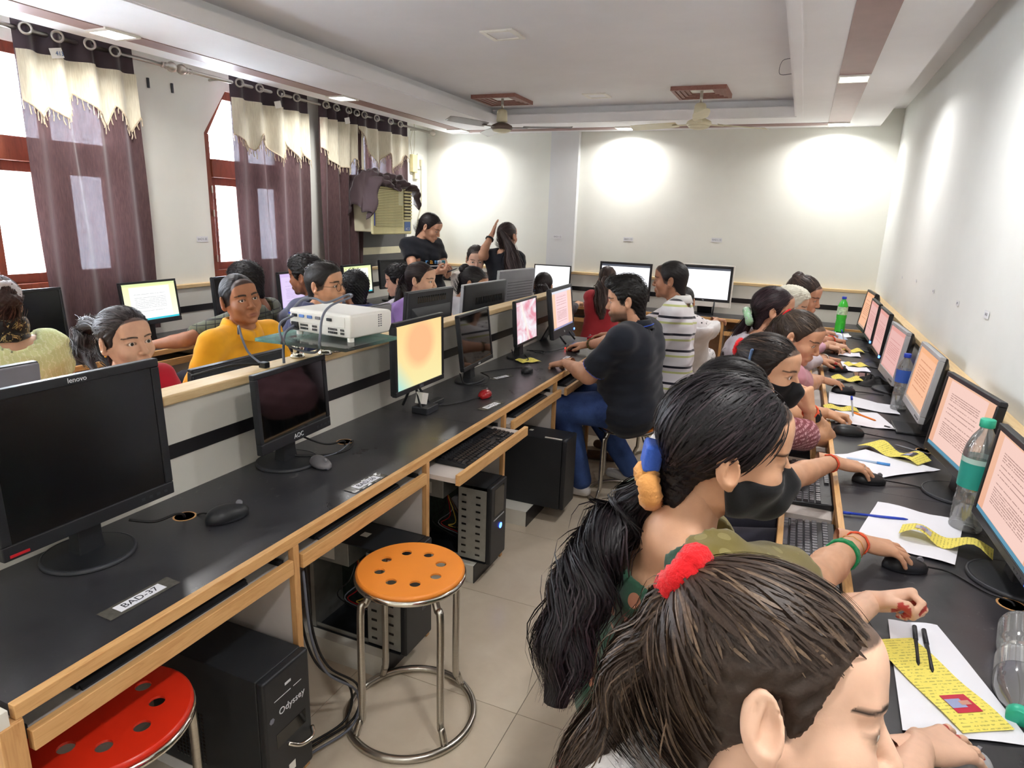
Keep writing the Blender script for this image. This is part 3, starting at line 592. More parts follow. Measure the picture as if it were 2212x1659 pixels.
# ------------------------------------------------------------------ keyboards
KEYM = {}
def keyboard(label, x, y, z, yaw, keys=True, group='keyboards on the trays', silver=False):
    """long side along local x, keys face up, user at -y"""
    t = thing('keyboard', label, 'keyboard', (x, y, z), math.radians(yaw)+PI/2, group)
    MB().prism([(-0.078, 0.0), (0.078, 0.0), (0.078, 0.024), (-0.078, 0.012)], 'x', -0.222, 0.222).build('body', M_BLK, t, bev=0.005)
    MB().prism([(-0.086, 0.0), (-0.078, 0.0), (-0.078, 0.011), (-0.086, 0.005)], 'x', -0.215, 0.215).build('front_lip', M_BLK2, t)
    if not keys: return t
    km = mat('key_grey', (92, 92, 98), 0.3) if silver else mat('key_black', (40, 40, 44), 0.3)
    def key(w_):
        k = (round(w_, 3), silver)
        if k not in KEYM:
            KEYM[k] = MB().loft([[(sx*w_/2*q, sy*0.0085*q, zz) for sx, sy in ((-1, -1), (1, -1), (1, 1), (-1, 1))] for q, zz in ((1, 0), (0.8, 0.008))]).mesh('key', km)
        return KEYM[k]
    U = 0.0187
    rows = [(-0.062, [1.3, 1.3, 1.3, 5.7, 1.3, 1.3, 1.3, 1.3]), (-0.041, [2.2]+[1]*10+[2.8]), (-0.021, [1.7]+[1]*11+[2.2]), (-0.001, [1.5]+[1]*12+[1.5]), (0.019, [1]*13+[2]), (0.049, [1]*13)]
    def put(xx, yy, ww):
        o = bpy.data.objects.new('key', key(ww*U-0.002)); C.objects.link(o); o.parent = t; zz = 0.012+0.012*(yy+0.078)/0.156
        o.location = (xx+ww*U/2, yy, zz); o.rotation_euler = (0.077, 0, 0)
    for yy, r in rows:
        xx = -0.212
        for ww in r: put(xx, yy, ww); xx += ww*U
    for yy in (0.019, -0.001):
        for k in range(3): put(0.078+k*U, yy, 1)
    for k in range(3): put(0.078+k*U, -0.062, 1)
    put(0.078+U, -0.041, 1)
    for yy in (-0.062, -0.041, -0.021, -0.001, 0.019):
        for k in range(4): put(0.139+k*U, yy, 1)
    return t
def in_tray(k, bname='computer_bench'): pass
keyboard('black keyboard on the pulled-out tray in the middle of the aisle bench', -1.118, 2.30, 0.665, 0, silver=False)
keyboard('black keyboard pushed back under the front bench edge above the red stool', -1.275, 0.90, 0.665, 0, keys=False)
keyboard('black keyboard barely showing in the second tray of the aisle bench', -1.27, 1.60, 0.665, 0, keys=False)
keyboard('black keyboard lying in the tray before the mirroring monitor', -1.235, 2.99, 0.665, 0, keys=False)
keyboard('black keyboard in the tray by the seated man', -1.22, 3.69, 0.665, 0, keys=False)
keyboard('black keyboard with grey keys on the nearest right-hand tray, below the masked girl\'s arm', 0.13, 1.93, 0.672, 180, silver=True)
keyboard('black keyboard with grey keys on the second right-hand tray, under the ringed hand', 0.146, 2.53, 0.672, 180, silver=True)
keyboard('black keyboard on the tray beside the boy in yellow, under the plaid sleeve', -3.39, 3.33, 0.665, 0)
# ------------------------------------------------------------------ mice
MOUSEM = {}
def mouse(label, x, y, yaw, c1=None, c2=None, z=ZD, group='computer mice', glow=None, s=1.0):
    t = thing('computer_mouse', label, 'mouse', (x, y, z), math.radians(yaw)+PI/2, group)
    rings = []
    for k in range(13):
        u = -1+2*k/12; yy = u*0.054*s; ww = 0.031*s*math.sqrt(max(0.02, 1-abs(u)**2.6))*(1.0+0.06*u); hh = 0.036*s*math.sqrt(max(0.01, 1-abs(u*0.98)**2.4))*(1.0+0.18*u)
        rings.append([(ww*math.cos(a), yy, max(0.0, 0.008*s+hh*math.sin(a)*0.8) if math.sin(a) > 0 else 0.008*s+0.008*s*math.sin(a)) for a in (2*PI*j/18 for j in range(18))])
    MB().loft(rings).build('shell', c1 or M_BLK, t, smooth=True)
    sk = MB().loft([[(p[0]*1.02, p[1]*1.01, 0.002+0.010*s*q) for p in arc_] for q, arc_ in ((0, [(0.031*s*math.cos(a), 0.053*s*math.sin(a)) for a in (2*PI*j/24 for j in range(24))]), (1, [(0.0295*s*math.cos(a), 0.052*s*math.sin(a)) for a in (2*PI*j/24 for j in range(24))]))])
    sk.build('side_band', c2 or M_BLK2, t, smooth=True)
    MB().tube([(-0.003, -0.032*s, 0.031*s), (0.003, -0.032*s, 0.031*s)], 0.008*s, 10).build('wheel', M_GREY, t)
    if glow: MB().box(-0.012, 0.012, -0.055*s, -0.04*s, 0.006, 0.014).build('glow', emit('red_glow', (255, 30, 20), 3.0), t)
    return t
M_REDP = mat('red_gloss', (160, 24, 30), 0.25); M_SMOKE = mat('smoky_grey', (110, 108, 112), 0.25)
mouse('large black mouse beside the big switched-off monitor', -1.385, 1.245, 75, s=1.15)
mouse('grey and black mouse in front of the small black monitor', -1.415, 1.68, -20, M_SMOKE, M_BLK, s=0.95)
mouse('red and black mouse in front of the orange wallpaper monitor', -1.315, 2.77, 100, M_REDP, M_BLK)
mouse('black mouse in front of the mirroring monitor', -1.335, 3.36, 95)
mouse('black mouse with a red glow under the seated man\'s hand', -1.31, 4.10, 165, M_BLK, M_REDP, glow=True)
mouse('bright red mouse at the far end of the aisle bench', -1.30, 4.56, 170, M_REDP, emit('red_shell_glow', (235, 40, 30), 0.35))
cable([(-1.36, 1.24, ZD+0.012), (-1.42, 1.24, ZD+0.004), (-1.47, 1.225, ZD+0.004), (-1.50, 1.20, ZD-0.03)], label='thin black mouse lead running into the desk hole')
cable([(-1.315, 2.71, ZD+0.012), (-1.36, 2.62, ZD+0.004), (-1.40, 2.54, ZD+0.004), (-1.44, 2.50, ZD+0.006)], label='thin black lead from the red mouse to the monitor stand')
cable([(-1.34, 3.42, ZD+0.012), (-1.43, 3.40, ZD+0.004), (-1.5, 3.3, ZD+0.004), (-1.55, 3.2, ZD+0.003)], label='thin black lead from the mouse of the mirroring monitor')
cable([(-1.36, 4.08, ZD+0.012), (-1.42, 3.98, ZD+0.004), (-1.5, 3.9, ZD+0.003)], label='thin black lead from the glowing mouse')
mouse('black mouse under the nearest girl\'s hand at the bottom edge', 0.355, 1.10, 60, M_SILV, M_BLK)
mouse('black mouse under the hand with the green bangle', 0.352, 1.815, 12)
mouse('black mouse under the hand with the silver ring', 0.318, 2.44, 12)
mouse('large black mouse free on the desk beside the bare elbow', 0.285, 3.01, 10, s=1.15)
mouse('black mouse under the ringed hand behind the raised elbow', 0.305, 3.805, 12, s=1.1)
mouse('black mouse under the red-nailed hand', 0.305, 4.385, 12)
cable([(0.405, 1.83, ZD+0.012), (0.46, 1.84, ZD+0.004), (0.52, 1.77, ZD+0.004), (0.565, 1.74, ZD+0.006), (0.57, 1.735, ZD-0.02)], label='black mouse lead curving into the round desk hole on the right')
cable([(0.37, 2.455, ZD+0.012), (0.47, 2.47, ZD+0.004), (0.53, 2.43, ZD+0.004), (0.56, 2.36, ZD+0.004)], label='black mouse lead beside the silver-ringed hand')
cable([(0.345, 3.02, ZD+0.012), (0.42, 3.03, ZD+0.004), (0.5, 3.02, ZD+0.004), (0.56, 2.93, ZD+0.004)], label='black lead of the free mouse on the right bench')
cable([(0.36, 3.82, ZD+0.012), (0.43, 3.86, ZD+0.004), (0.5, 3.85, ZD+0.004)], label='short black lead behind the raised elbow')
# ------------------------------------------------------------------ stools
def stool(label, x, y, h=0.53, m=None, rot=0.0, r=0.168, ring=0.205, group='round plastic stools'):
    m = m or M_ORNG
    t = thing('stool', label, 'stool', (x, y, 0), rot, group)
    N = 8; hr, hc = 0.017, 0.095
    # seat disc with eight real holes: bmesh face with holes via strips
    bm = bmesh.new(); prof = 64
    def ringv(rr, z): return [bm.verts.new((rr*math.cos(2*PI*k/prof), rr*math.sin(2*PI*k/prof), z)) for k in range(prof)]
    for ztop, flip in ((h, False), (h-0.006, True)):
        ed = []
        o_ = ringv(r-0.006, ztop)
        for a, b in zip(o_, o_[1:]+o_[:1]): ed.append(bm.edges.new((a, b)))
        for k in range(N):
            a0 = 2*PI*(k+0.5)/N; vs = [bm.verts.new((hc*math.cos(a0)+hr*math.cos(2*PI*j/16), hc*math.sin(a0)+hr*math.sin(2*PI*j/16), ztop)) for j in range(16)]
            for a, b in zip(vs, vs[1:]+vs[:1]): ed.append(bm.edges.new((a, b)))
        g = bmesh.ops.triangle_fill(bm, edges=ed, use_beauty=True, use_dissolve=False)
        fs = [f for f in g['geom'] if isinstance(f, bmesh.types.BMFace)]
        for f in list(fs):
            c = f.calc_center_median()
            for k in range(N):
                a0 = 2*PI*(k+0.5)/N
                if (c.x-hc*math.cos(a0))**2+(c.y-hc*math.sin(a0))**2 < (hr*0.9)**2: bm.faces.remove(f); break
        for f in bm.faces:
            if abs(f.calc_center_median().z-ztop) < 1e-4:
                f.normal_update()
                if (f.normal.z < 0) != flip: f.normal_flip()
    me = bpy.data.meshes.new('seat'); bm.to_mesh(me); bm.free(); me.materials.append(m)
    o = bpy.data.objects.new('seat', me); C.objects.link(o); o.parent = t
    sk = MB()
    for k in range(N):
        a0 = 2*PI*(k+0.5)/N
        sk.loft([[(hc*math.cos(a0)+hr*math.cos(-2*PI*j/16), hc*math.sin(a0)+hr*math.sin(-2*PI*j/16), z) for j in range(16)] for z in (h-0.006, h)], False)
    sk.loft([[(rr*math.cos(2*PI*j/64), rr*math.sin(2*PI*j/64), z) for j in range(64)] for rr, z in ((r-0.006, h), (r, h-0.004), (r+0.001, h-0.012), (r-0.012, h-0.014))], False)
    sk.build('seat_rim', m, t, smooth=True)
    MB().tube(arc((0, 0), r-0.004, 0, 2*PI*(1-1/48), 47, h-0.022), 0.010, 10, closed=True).build('seat_ring', M_CHROME, t, smooth=True)
    MB().tube(arc((0, 0), ring, 0, 2*PI*(1-1/56), 55, 0.012), 0.012, 10, closed=True).build('floor_ring', M_STEEL, t, smooth=True)
    for k in range(4):
        a = PI/4+PI/2*k; c, s = math.cos(a), math.sin(a)
        pts = [(c*q, s*q, z) for q, z in ((r-0.03, h-0.035), (r-0.012, h-0.07), (r+0.004, h-0.10), (r+0.006, 0.10), (r+0.014, 0.065), (ring-0.008, 0.022))]
        MB().tube(bez(pts, 4), 0.0115, 10).build('leg', M_STEEL, t, smooth=True)
    return t
stool('orange plastic stool with chrome legs standing empty in the aisle', -0.985, 1.565, 0.535, M_ORNG, 0.30)
stool('red plastic stool pushed under the near end of the aisle bench', -1.24, 0.755, 0.535, M_RED, 0.5)
stool('stool under the man in the navy polo shirt', -0.80, 3.62, 0.46, M_ORNG, 0.2)
stool('stool under the man in the striped shirt', -0.70, 4.30, 0.46, M_ORNG, 0.6)
stool('orange stool under the nearest girl, half hidden by her hair', -0.17, 0.93, 0.50, M_ORNG, 0.1)
stool('orange stool under the girl in the green blouse', -0.19, 1.37, 0.50, M_ORNG, 0.5)
# ------------------------------------------------------------------ system units
def plinth(x0, x1, y0, y1, lb):
    t = thing('plinth', lb, 'plinth', ((x0+x1)/2, (y0+y1)/2, 0), 0, 'plinths under the system units'); dx, dy = (x1-x0)/2, (y1-y0)/2
    MB().box(-dx, dx-0.004, -dy, dy, 0, 0.085).build('block', M_LAM, t); MB().box(dx-0.004, dx, -dy, dy, 0, 0.085).build('front_face', M_BAND, t)
plinth(-1.62, -1.16, 1.66, 1.93, 'white block with black end under the opened system unit by the orange stool'); plinth(-1.62, -1.155, 2.36, 2.62, 'white block under the opened system unit with drive cage')
plinth(-1.55, -1.155, 2.98, 3.25, 'white block under the big plain black system unit'); plinth(-1.62, -1.2, 1.02, 1.23, 'white block under the nearest black system unit')
def pc(label, x1, y0, y1, z0, z1, depth=0.42, front=M_CASE, opened=False, rot=0.0):
    """tower with its front towards +x at x1, spans y0..y1; an opened one has no near side panel"""
    t = thing('system_unit', label, 'computer', (x1-depth/2, (y0+y1)/2, z0), rot, 'system units under the aisle bench')
    w2, H, d2 = (y1-y0)/2, z1-z0, depth/2
    if not opened: MB().box(-d2, d2-0.03, -w2, w2, 0, H).build('case', M_CASE, t, bev=0.004)
    else:
        ca = MB().box(-d2, d2-0.03, w2-0.004, w2, 0, H).box(-d2, d2-0.03, -w2, w2, 0, 0.004).box(-d2, d2-0.03, -w2, w2, H-0.004, H).box(-d2, -d2+0.003, -w2, w2, 0, H)
        ca.build('case', M_CASE, t)
        MB().box(-d2+0.003, -d2+0.02, -w2, w2-0.004, 0.004, H-0.004).box(-d2+0.004, d2-0.17, -w2+0.006, -w2+0.009, 0.004, 0.02).build('rear_frame', M_GALV, t)
        MB().box(-d2+0.02, -d2+0.17, -w2+0.01, w2-0.01, H-0.10, H-0.01).build('power_supply', M_GALV, t, bev=0.002)
        MB().box(-d2+0.03, -d2+0.11, -w2+0.0085, -w2+0.0095, H-0.085, H-0.03).build('sticker', M_WHT, t)
        MB().box(-d2+0.02, d2-0.2, w2-0.012, w2-0.008, 0.03, H-0.11).build('motherboard', mat('circuit_board', (34, 46, 40), 0.5, var=0.5, nscale=60), t)
        MB().lathe([(0.035, 0), (0.035, 0.03), (0.01, 0.032)], 16).xf(Matrix.Translation((-0.03, w2-0.012, H*0.55)) @ Matrix.Rotation(PI/2, 4, 'X')).build('cooler', M_GREY, t)
        cg = MB().box(d2-0.17, d2-0.03, -w2+0.004, -w2+0.006, 0.01, H-0.02).box(d2-0.17, d2-0.168, -w2+0.004, w2-0.02, 0.01, H-0.02)
        cage = cg.build('drive_cage', M_GALV, t)
        sm_ = MB().box(-0.011, 0.011, -w2+0.0025, -w2+0.0045, -0.004, 0.004).mesh('cage_slot', M_GLOSS)
        for k in range(9):
            for xx in (d2-0.14, d2-0.07):
                so2 = bpy.data.objects.new('cage_slot', sm_); C.objects.link(so2); so2.parent = cage; so2.location = (xx, 0, 0.035+k*(H-0.09)/8)
        for k, sh in enumerate((0.0, 0.03, 0.055, 0.08, 0.11, 0.02, 0.07)):
            MB().tube(bez([(-d2+0.15, 0, H-0.1), (-0.05+sh, -w2+0.03+0.01*k, H-0.16-sh), (-0.1+sh*1.5, -w2+0.02, H*0.38), (0.0+sh*0.5, 0.0, 0.05+sh)], 6), 0.0022, 5).build('loom_wire', [M_CABLE, M_REDP, mat('yellow_wire', (190, 160, 60), 0.5), M_CABLE, mat('brown_wire', (120, 84, 60), 0.5), M_CABLEG, M_CABLE][k], t)
    fp = MB().box(d2-0.03, d2-0.004, -w2-0.002, w2+0.002, 0, H+0.002).build('front_panel', M_BLK, t, bev=0.008)
    return t, d2, w2, H, fp
t, d2, w2, H, fp = pc('nearest closed black system unit with white lettering and a curved chrome handle', -1.085, 1.045, 1.21, 0.085, 0.447)
F = lambda y_, z_: frame((d2-0.0035, y_, z_), (0, 1, 0), (0, 0, 1))
text('Odyssey', 0.028, F(0.012, H*0.68), M_INKW, t, 'brand_lettering')
MB().lathe([(0.009, 0), (0.009, 0.0006)], 6).xf(F(-0.062, H*0.665)).build('emblem', M_INKG, t)
MB().box(d2-0.0042, d2-0.0034, -0.05, 0.01, H*0.795, H*0.80).box(d2-0.0042, d2-0.0034, 0.02, 0.05, H*0.795, H*0.80).box(d2-0.0042, d2-0.0034, -0.01, 0.012, H*0.86, H*0.88).build('front_marks', M_INKW, t)
MB().box(d2-0.0042, d2-0.003, -0.05, 0.06, H*0.40, H*0.52).build('port_strip', M_GLOSS, t, bev=0.001)
MB().box(d2-0.0044, d2-0.003, -0.012, 0.012, H*0.10, H*0.17).build('sticker', M_WHT, t)
MB().tube(bez([(d2-0.004, -0.01, H*0.36), (d2+0.012, 0.02, H*0.30), (d2+0.018, 0.06, H*0.29), (d2-0.002, 0.082, H*0.31)], 6), 0.006, 8).build('handle', M_CHROME, t, smooth=True)
vn = MB()
for i in range(14):
    for j in range(9): vn.lathe([(0.0035, 0), (0.0035, 0.0006)], 6).xf(Matrix.Identity(4)) if False else vn.box(-0.13+j*0.013, -0.123+j*0.013, -w2-0.0006, -w2, 0.03+i*0.012, 0.037+i*0.012)
tag(vn.build('vent_holes', M_GLOSS, t), kind='stuff')
t2, d2, w2, H, fp = pc('opened black system unit with bare frame beside the orange stool', -1.085, 1.70, 1.875, 0.085, 0.47, opened=True)
text('m', 0.03, frame((d2-0.0035, 0.03, H*0.35), (0, 1, 0), (0, 0, 1)), M_INKG, t2, 'brand_lettering'); MB().box(-0.03, 0.0, -0.02, 0.01, H, H+0.0008).build('sticker', M_WHT, t2)
t3, d2, w2, H, fp = pc('opened black system unit with a silver drive cage and blue power light', -1.09, 2.395, 2.56, 0.085, 0.455, opened=True)
MB().lathe([(0.013, 0), (0.013, 0.002)], 16).xf(frame((d2-0.0035, 0.02, H*0.42), (0, 1, 0), (0, 0, 1))).build('power_light', M_LED, t3)
MB().box(d2-0.0042, d2-0.003, -0.05, 0.05, H*0.60, H*0.95).build('drive_bays', M_GLOSS, t3, bev=0.001); MB().box(d2-0.0045, d2-0.003, -0.055, 0.055, H*0.55, H*0.565).build('silver_line', M_SILV, t3)
t4, d2, w2, H, fp = pc('large plain black system unit with a white strip on top, next to the man', -0.985, 3.085, 3.26, 0.085, 0.475, depth=0.40)
MB().box(d2-0.13, d2-0.035, -w2+0.01, -w2+0.02, H, H+0.004).build('paper_strip', M_WHT, t4); MB().box(-0.05, -0.03, 0.0, 0.02, H, H+0.002).build('scrap', M_WHT, t4)
t5, d2, w2, H, fp = pc('black system unit in the shade beneath the man\'s knees', -1.15, 3.62, 3.80, 0.3, 0.47, depth=0.40)
plinth(-1.6, -1.15, 3.5, 3.95, 'pale shelf block under the shaded system unit'); bpy.data.objects[[o.name for o in C.objects if o.name.startswith('plinth')][-1]].scale = (1, 1, 3.5)
# cables under the bench
for k, (dx, dy) in enumerate(((0, 0), (0.02, 0.015), (0.035, -0.01))):
    cable([(-1.20+dx, 1.30+dy, 0.62), (-1.19+dx, 1.31+dy, 0.40), (-1.18+dx, 1.36+dy, 0.25), (-1.15+dx, 1.46+dy, 0.12), (-1.14+dx, 1.42+dy, 0.03), (-1.19+dx, 1.28+dy, 0.02)], 0.004, M_CABLE if k < 2 else M_CABLEG,
          ['thick black cable hanging beside the opened system unit', 'second black cable looping to the floor beside the opened unit', 'grey cable hanging beside the opened system unit'][k])
# ------------------------------------------------------------------ desk hole rings, tapes and number labels
def desk_hole(x, y, lb):
    t = thing('cable_hole', lb, 'hole', (x, y, ZD), 0, 'cable holes in the desks')
    MB().lathe([(0.026, 0.0006), (0.031, 0.0006), (0.031, -0.02), (0.026, -0.02)], 20, caps=False).build('cut_edge', M_WOODZ, t)
    MB().lathe([(0.0262, 0.0009), (0.001, 0.0009)], 20).build('opening', M_GLOSS, t)
desk_hole(-1.50, 1.20, 'round cable hole with raw timber edge beside the large black mouse'); desk_hole(-1.50, 1.92, 'round cable hole behind the grey mouse with cables')
desk_hole(0.565, 1.74, 'round cable hole in the right bench by the nearest monitor'); desk_hole(0.555, 2.93, 'round cable hole in the right bench behind the free mouse'); desk_hole(0.52, 5.33, 'small cable hole in the far part of the right bench')
def desk_label(string, x, y, ang, lb, s=1.0):
    t = thing('desk_label', lb, 'label', (x, y, ZD+0.0006), ang, 'numbered desk labels')
    MB().grid([[(-0.085*s+0.17*s*i/8, (-0.024+0.048*j/3)*s, 0.0008+0.0006*math.sin(i*2.1+j)) for i in range(9)] for j in range(4)]).build('tape', M_TAPE, t)
    MB().box(-0.055*s, 0.055*s, -0.015*s, 0.015*s, 0.0012, 0.002).build('paper', M_PAPER, t)
    text(string, 0.026*s, Matrix.Translation((0, 0, 0.0021)), M_INK, t, 'lettering', 0.0002)
desk_label('BAD-37', -1.250, 0.868, PI/2-0.02, 'taped paper label reading BAD-37 on the bench edge'); desk_label('BAD-36', -1.195, 1.635, PI/2-0.05, 'crinkled taped label reading BAD-36 on the bench')
desk_label('BAD-35', -1.222, 2.64, PI/2-0.1, 'taped label on the bench under the red mouse'); desk_label('BAD-34', -1.41, 3.17, PI/2-0.35, 'torn taped label in front of the mirroring monitor', 0.9); desk_label('BAD-33', -1.27, 3.86, PI/2, 'small taped label near the man\'s hand', 0.8)
# curled leads under the small monitor
cable([(-1.60, 1.62, ZD+0.12), (-1.55, 1.66, ZD+0.03), (-1.45, 1.75, ZD+0.012), (-1.42, 1.84, ZD+0.01), (-1.46, 1.92, ZD+0.012), (-1.50, 1.92, ZD-0.02)], 0.004, label='black lead looping from the small monitor to the desk hole')
cable([(-1.58, 1.70, ZD+0.10), (-1.50, 1.80, ZD+0.03), (-1.47, 1.88, ZD+0.02), (-1.50, 1.91, ZD-0.02)], 0.0035, label='second black lead behind the small monitor')
cable([(-1.44, 1.70, ZD+0.02), (-1.43, 1.79, ZD+0.012), (-1.46, 1.90, ZD+0.01), (-1.50, 1.93, ZD-0.02)], 0.002, M_CABLEG, 'grey lead of the grey mouse')
cable([(-1.52, 1.05, ZD+0.05), (-1.49, 1.10, ZD+0.03), (-1.47, 1.15, ZD+0.035), (-1.49, 1.19, ZD+0.01), (-1.505, 1.20, ZD-0.03)], 0.0035, label='black power lead from the large monitor into the desk hole')
cable([(-1.55, 3.63, ZD+0.06), (-1.50, 3.57, ZD+0.01), (-1.44, 3.63, ZD+0.008), (-1.5, 3.72, ZD+0.02)], 0.003, label='black lead curled round the foot of the flower monitor'); cable([(-1.5, 3.80, ZD+0.03), (-1.43, 3.86, ZD+0.012), (-1.46, 3.93, ZD+0.01), (-1.56, 3.9, ZD+0.01)], 0.003, label='black lead right of the flower monitor')
cable([(-1.55, 2.95, ZD+0.05), (-1.49, 2.90, ZD+0.01), (-1.42, 2.98, ZD+0.006), (-1.45, 3.1, ZD+0.01), (-1.52, 3.14, ZD+0.02)], 0.003, label='black lead curled round the foot of the mirroring monitor')
# ------------------------------------------------------------------ papers, forms, pens
def sheet(label, pts, m=None, curl=0.004, name='paper_sheet', cat='paper', n=8, group='loose white papers', z=ZD):
    """pts: four corners (x,y[,dz])"""
    A, B, C_, D_ = [Vector((p[0], p[1], (p[2] if len(p) > 2 else 0))) for p in pts]; P = []
    for i in range(n+1):
        u = i/n; row = []
        for j in range(n+1):
            v = j/n; q = A*(1-u)*(1-v)+B*u*(1-v)+C_*u*v+D_*(1-u)*v
            q.z += 0.002+curl*abs(math.sin(5*u+3*v+A.x*40))*(0.25+abs(u-0.5)+abs(v-0.5)); row.append((q.x-A.x, q.y-A.y, q.z))
        P.append(row)
    o = MB().grid(P).build(name, m or M_PAPER, smooth=True); o.location = (A.x, A.y, z); return tag(o, label, cat, group)
def m_form(name, seed):
    t = NT(name); v = t.coord('Object', (1, 1, 1), loc=(seed, seed, 0)); w_ = t.add('ShaderNodeTexWave'); w_.inputs['Scale'].default_value = 38; w_.inputs['Distortion'].default_value = 0.3; t.link(v, w_.inputs[0])
    n = t.noise(v, 160, 2); msk = t.math('MULTIPLY', t.math('GREATER_THAN', w_.outputs[1], 0.72), t.math('GREATER_THAN', n.outputs[0], 0.5))
    t.col(t.mix(t.math('MULTIPLY', msk, 0.5), lin((238, 224, 112)), lin((120, 116, 70)))); t.set(0.8, 0, 0.2); return t.m
M_FORM = m_form('printed_yellow_form', 0.3)
def m_photo(name, bgc, c2):
    return mat(name, bgc, 0.5, var=0.05)
def form(label, x, y, ang, L=0.20, W=0.095, wave=0.02, photo=None, z=ZD, group='yellow admit forms'):
    t = thing('yellow_form', label, 'form', (x, y, z+0.004), ang, group)
    def P(u, v): return ((u-0.5)*L, (v-0.5)*W, wave*abs(math.sin(u*PI*1.7+0.4))**2*(0.6+0.4*v)+0.002)
    MB().grid([[P(i/14, j/5) for j in range(6)] for i in range(15)]).build('sheet', M_FORM, t, smooth=True)
    if photo:
        u0, u1 = 0.66, 0.84
        def G(a, b, up): return [[tuple(Vector(P(u0+(u1-u0)*(a[0]+(a[1]-a[0])*i/4), b[0]+(b[1]-b[0])*j/2))+Vector((0, 0, up))) for j in range(3)] for i in range(5)]
        ph = MB().grid(G((0, 1), (0.25, 0.75), 0.001)).build('photo', mat('photo_backing_'+photo, {'red': (196, 30, 60), 'grey': (206, 200, 206), 'dark': (60, 56, 62)}[photo], 0.4), t)
        MB().grid(G((0.25, 0.75), (0.25, 0.55), 0.0016)).build('photo_shoulders', mat('photo_cloth', (150, 160, 200), 0.5), ph); MB().grid(G((0.38, 0.62), (0.48, 0.68), 0.0018)).build('photo_face', mat('photo_skin', (206, 150, 130), 0.5), ph)
    return t
def pen(label, a, b, m1, m2=None, cap=0.3, z=ZD, r=0.0045, name='pen', group='pens on the right bench'):
    t = thing(name, label, 'pen' if name == 'pen' else name, (a[0], a[1], z+r+0.003 if len(a) < 3 else a[2]), 0, group)
    d = Vector((b[0]-a[0], b[1]-a[1], (b[2]-a[2]) if len(b) > 2 else 0)); k = d*cap
    MB().tube([k, d*0.93, d], [r*0.9, r*0.9, r*0.3], 8).build('barrel', m1, t, smooth=True); MB().tube([(0, 0, 0), k], r*1.1, 8).build('cap', m2 or m1, t, smooth=True); return t
GP = 'loose white papers'
sheet('white answer sheet beside the nearest girl, under two black pens', [(0.27, 1.16), (0.475, 1.22), (0.385, 1.56), (0.285, 1.53)], curl=0.003)
sheet('white sheet with handwriting lying before the tall clear bottle', [(0.246, 1.945), (0.475, 1.885), (0.555, 2.21), (0.33, 2.26)], curl=0.006)
sheet('white sheet under the blue and white pen and the masked girl\'s mouse', [(0.20, 2.66), (0.365, 2.50), (0.575, 2.70), (0.335, 2.80)], curl=0.006)
sheet('long white sheet behind the bare elbow', [(0.225, 3.52), (0.53, 3.45), (0.525, 3.62), (0.235, 3.78)], curl=0.006); sheet('white sheet under the writing hand', [(0.24, 3.16), (0.50, 3.17), (0.43, 3.42), (0.25, 3.42)], curl=0.006)
sheet('white sheet under the red-nailed hand', [(0.35, 4.40), (0.49, 4.46), (0.46, 4.72), (0.33, 4.70)], curl=0.006); sheet('white sheet beside the far writing hand', [(0.33, 4.95), (0.47, 4.95), (0.47, 5.2), (0.33, 5.2)], curl=0.006)
sheet('white sheet at the far end near the green bottle', [(0.30, 5.8), (0.47, 5.85), (0.45, 6.05), (0.28, 6.02)], curl=0.006)
sheet('white paper on the bench behind the boy in yellow', [(-3.50, 3.55), (-3.46, 3.95), (-3.75, 4.0), (-3.75, 3.6)], curl=0.006)
form('yellow form with a red photo under two black pens', 0.345, 1.335, -1.05, 0.26, 0.10, 0.004, 'red'); form('yellow form with a photo bending over the monitor foot', 0.475, 2.02, 2.9, 0.22, 0.085, 0.035, 'grey')
form('crumpled yellow form with a dark photo on the masked girl\'s papers', 0.43, 2.80, -0.65, 0.24, 0.09, 0.03, 'dark'); form('folded yellow form beside the writing hand', 0.275, 3.42, 0.1, 0.15, 0.07, 0.012)
form('folded yellow form in front of the black cloth', 0.345, 4.13, 0.1, 0.17, 0.09, 0.022); form('small yellow form under the red-nailed fingers', 0.42, 4.62, 0.3, 0.13, 0.09, 0.015); form('folded yellow form at the far writing hand', 0.42, 5.16, 0.1, 0.16, 0.1, 0.02)
form('yellow form lying on the bench by the man\'s left hand', -1.435, 3.62, 0.9, 0.13, 0.10, 0.008, group='yellow papers on the aisle bench')
tag(MB().box(-0.05, 0.05, -0.035, 0.035, 0, 0.014).build('note_pad', M_YEL, bev=0.002, loc=(-1.285, 4.36, ZD)), 'small yellow note pad beside the man\'s wristband', 'pad')
pen('thick black pen with a blue tip, left of the pair', (0.335, 1.52), (0.322, 1.37), M_BLK, M_BLK2, 0.35); pen('thick black pen with a blue tip, right of the pair', (0.352, 1.515), (0.345, 1.36), M_BLK, M_BLK2, 0.35)
pen('transparent blue ballpoint lying off the edge of the white sheet', (0.222, 2.105), (0.40, 2.145), M_BLUE, M_BLUE, 0.12); pen('light blue pen with a patterned white barrel', (0.405, 2.655), (0.26, 2.66), mat('patterned_barrel', (196, 216, 240), 0.4), M_LBLUE, 0.3)
pen('grey pen with black cap behind the dark-photo form', (0.565, 2.86), (0.45, 2.93), M_GREY, M_BLK, 0.2); pen('silver and black pen by the stand of the orange-page monitor', (0.44, 3.20), (0.52, 3.14), M_SILV, M_BLK, 0.25)
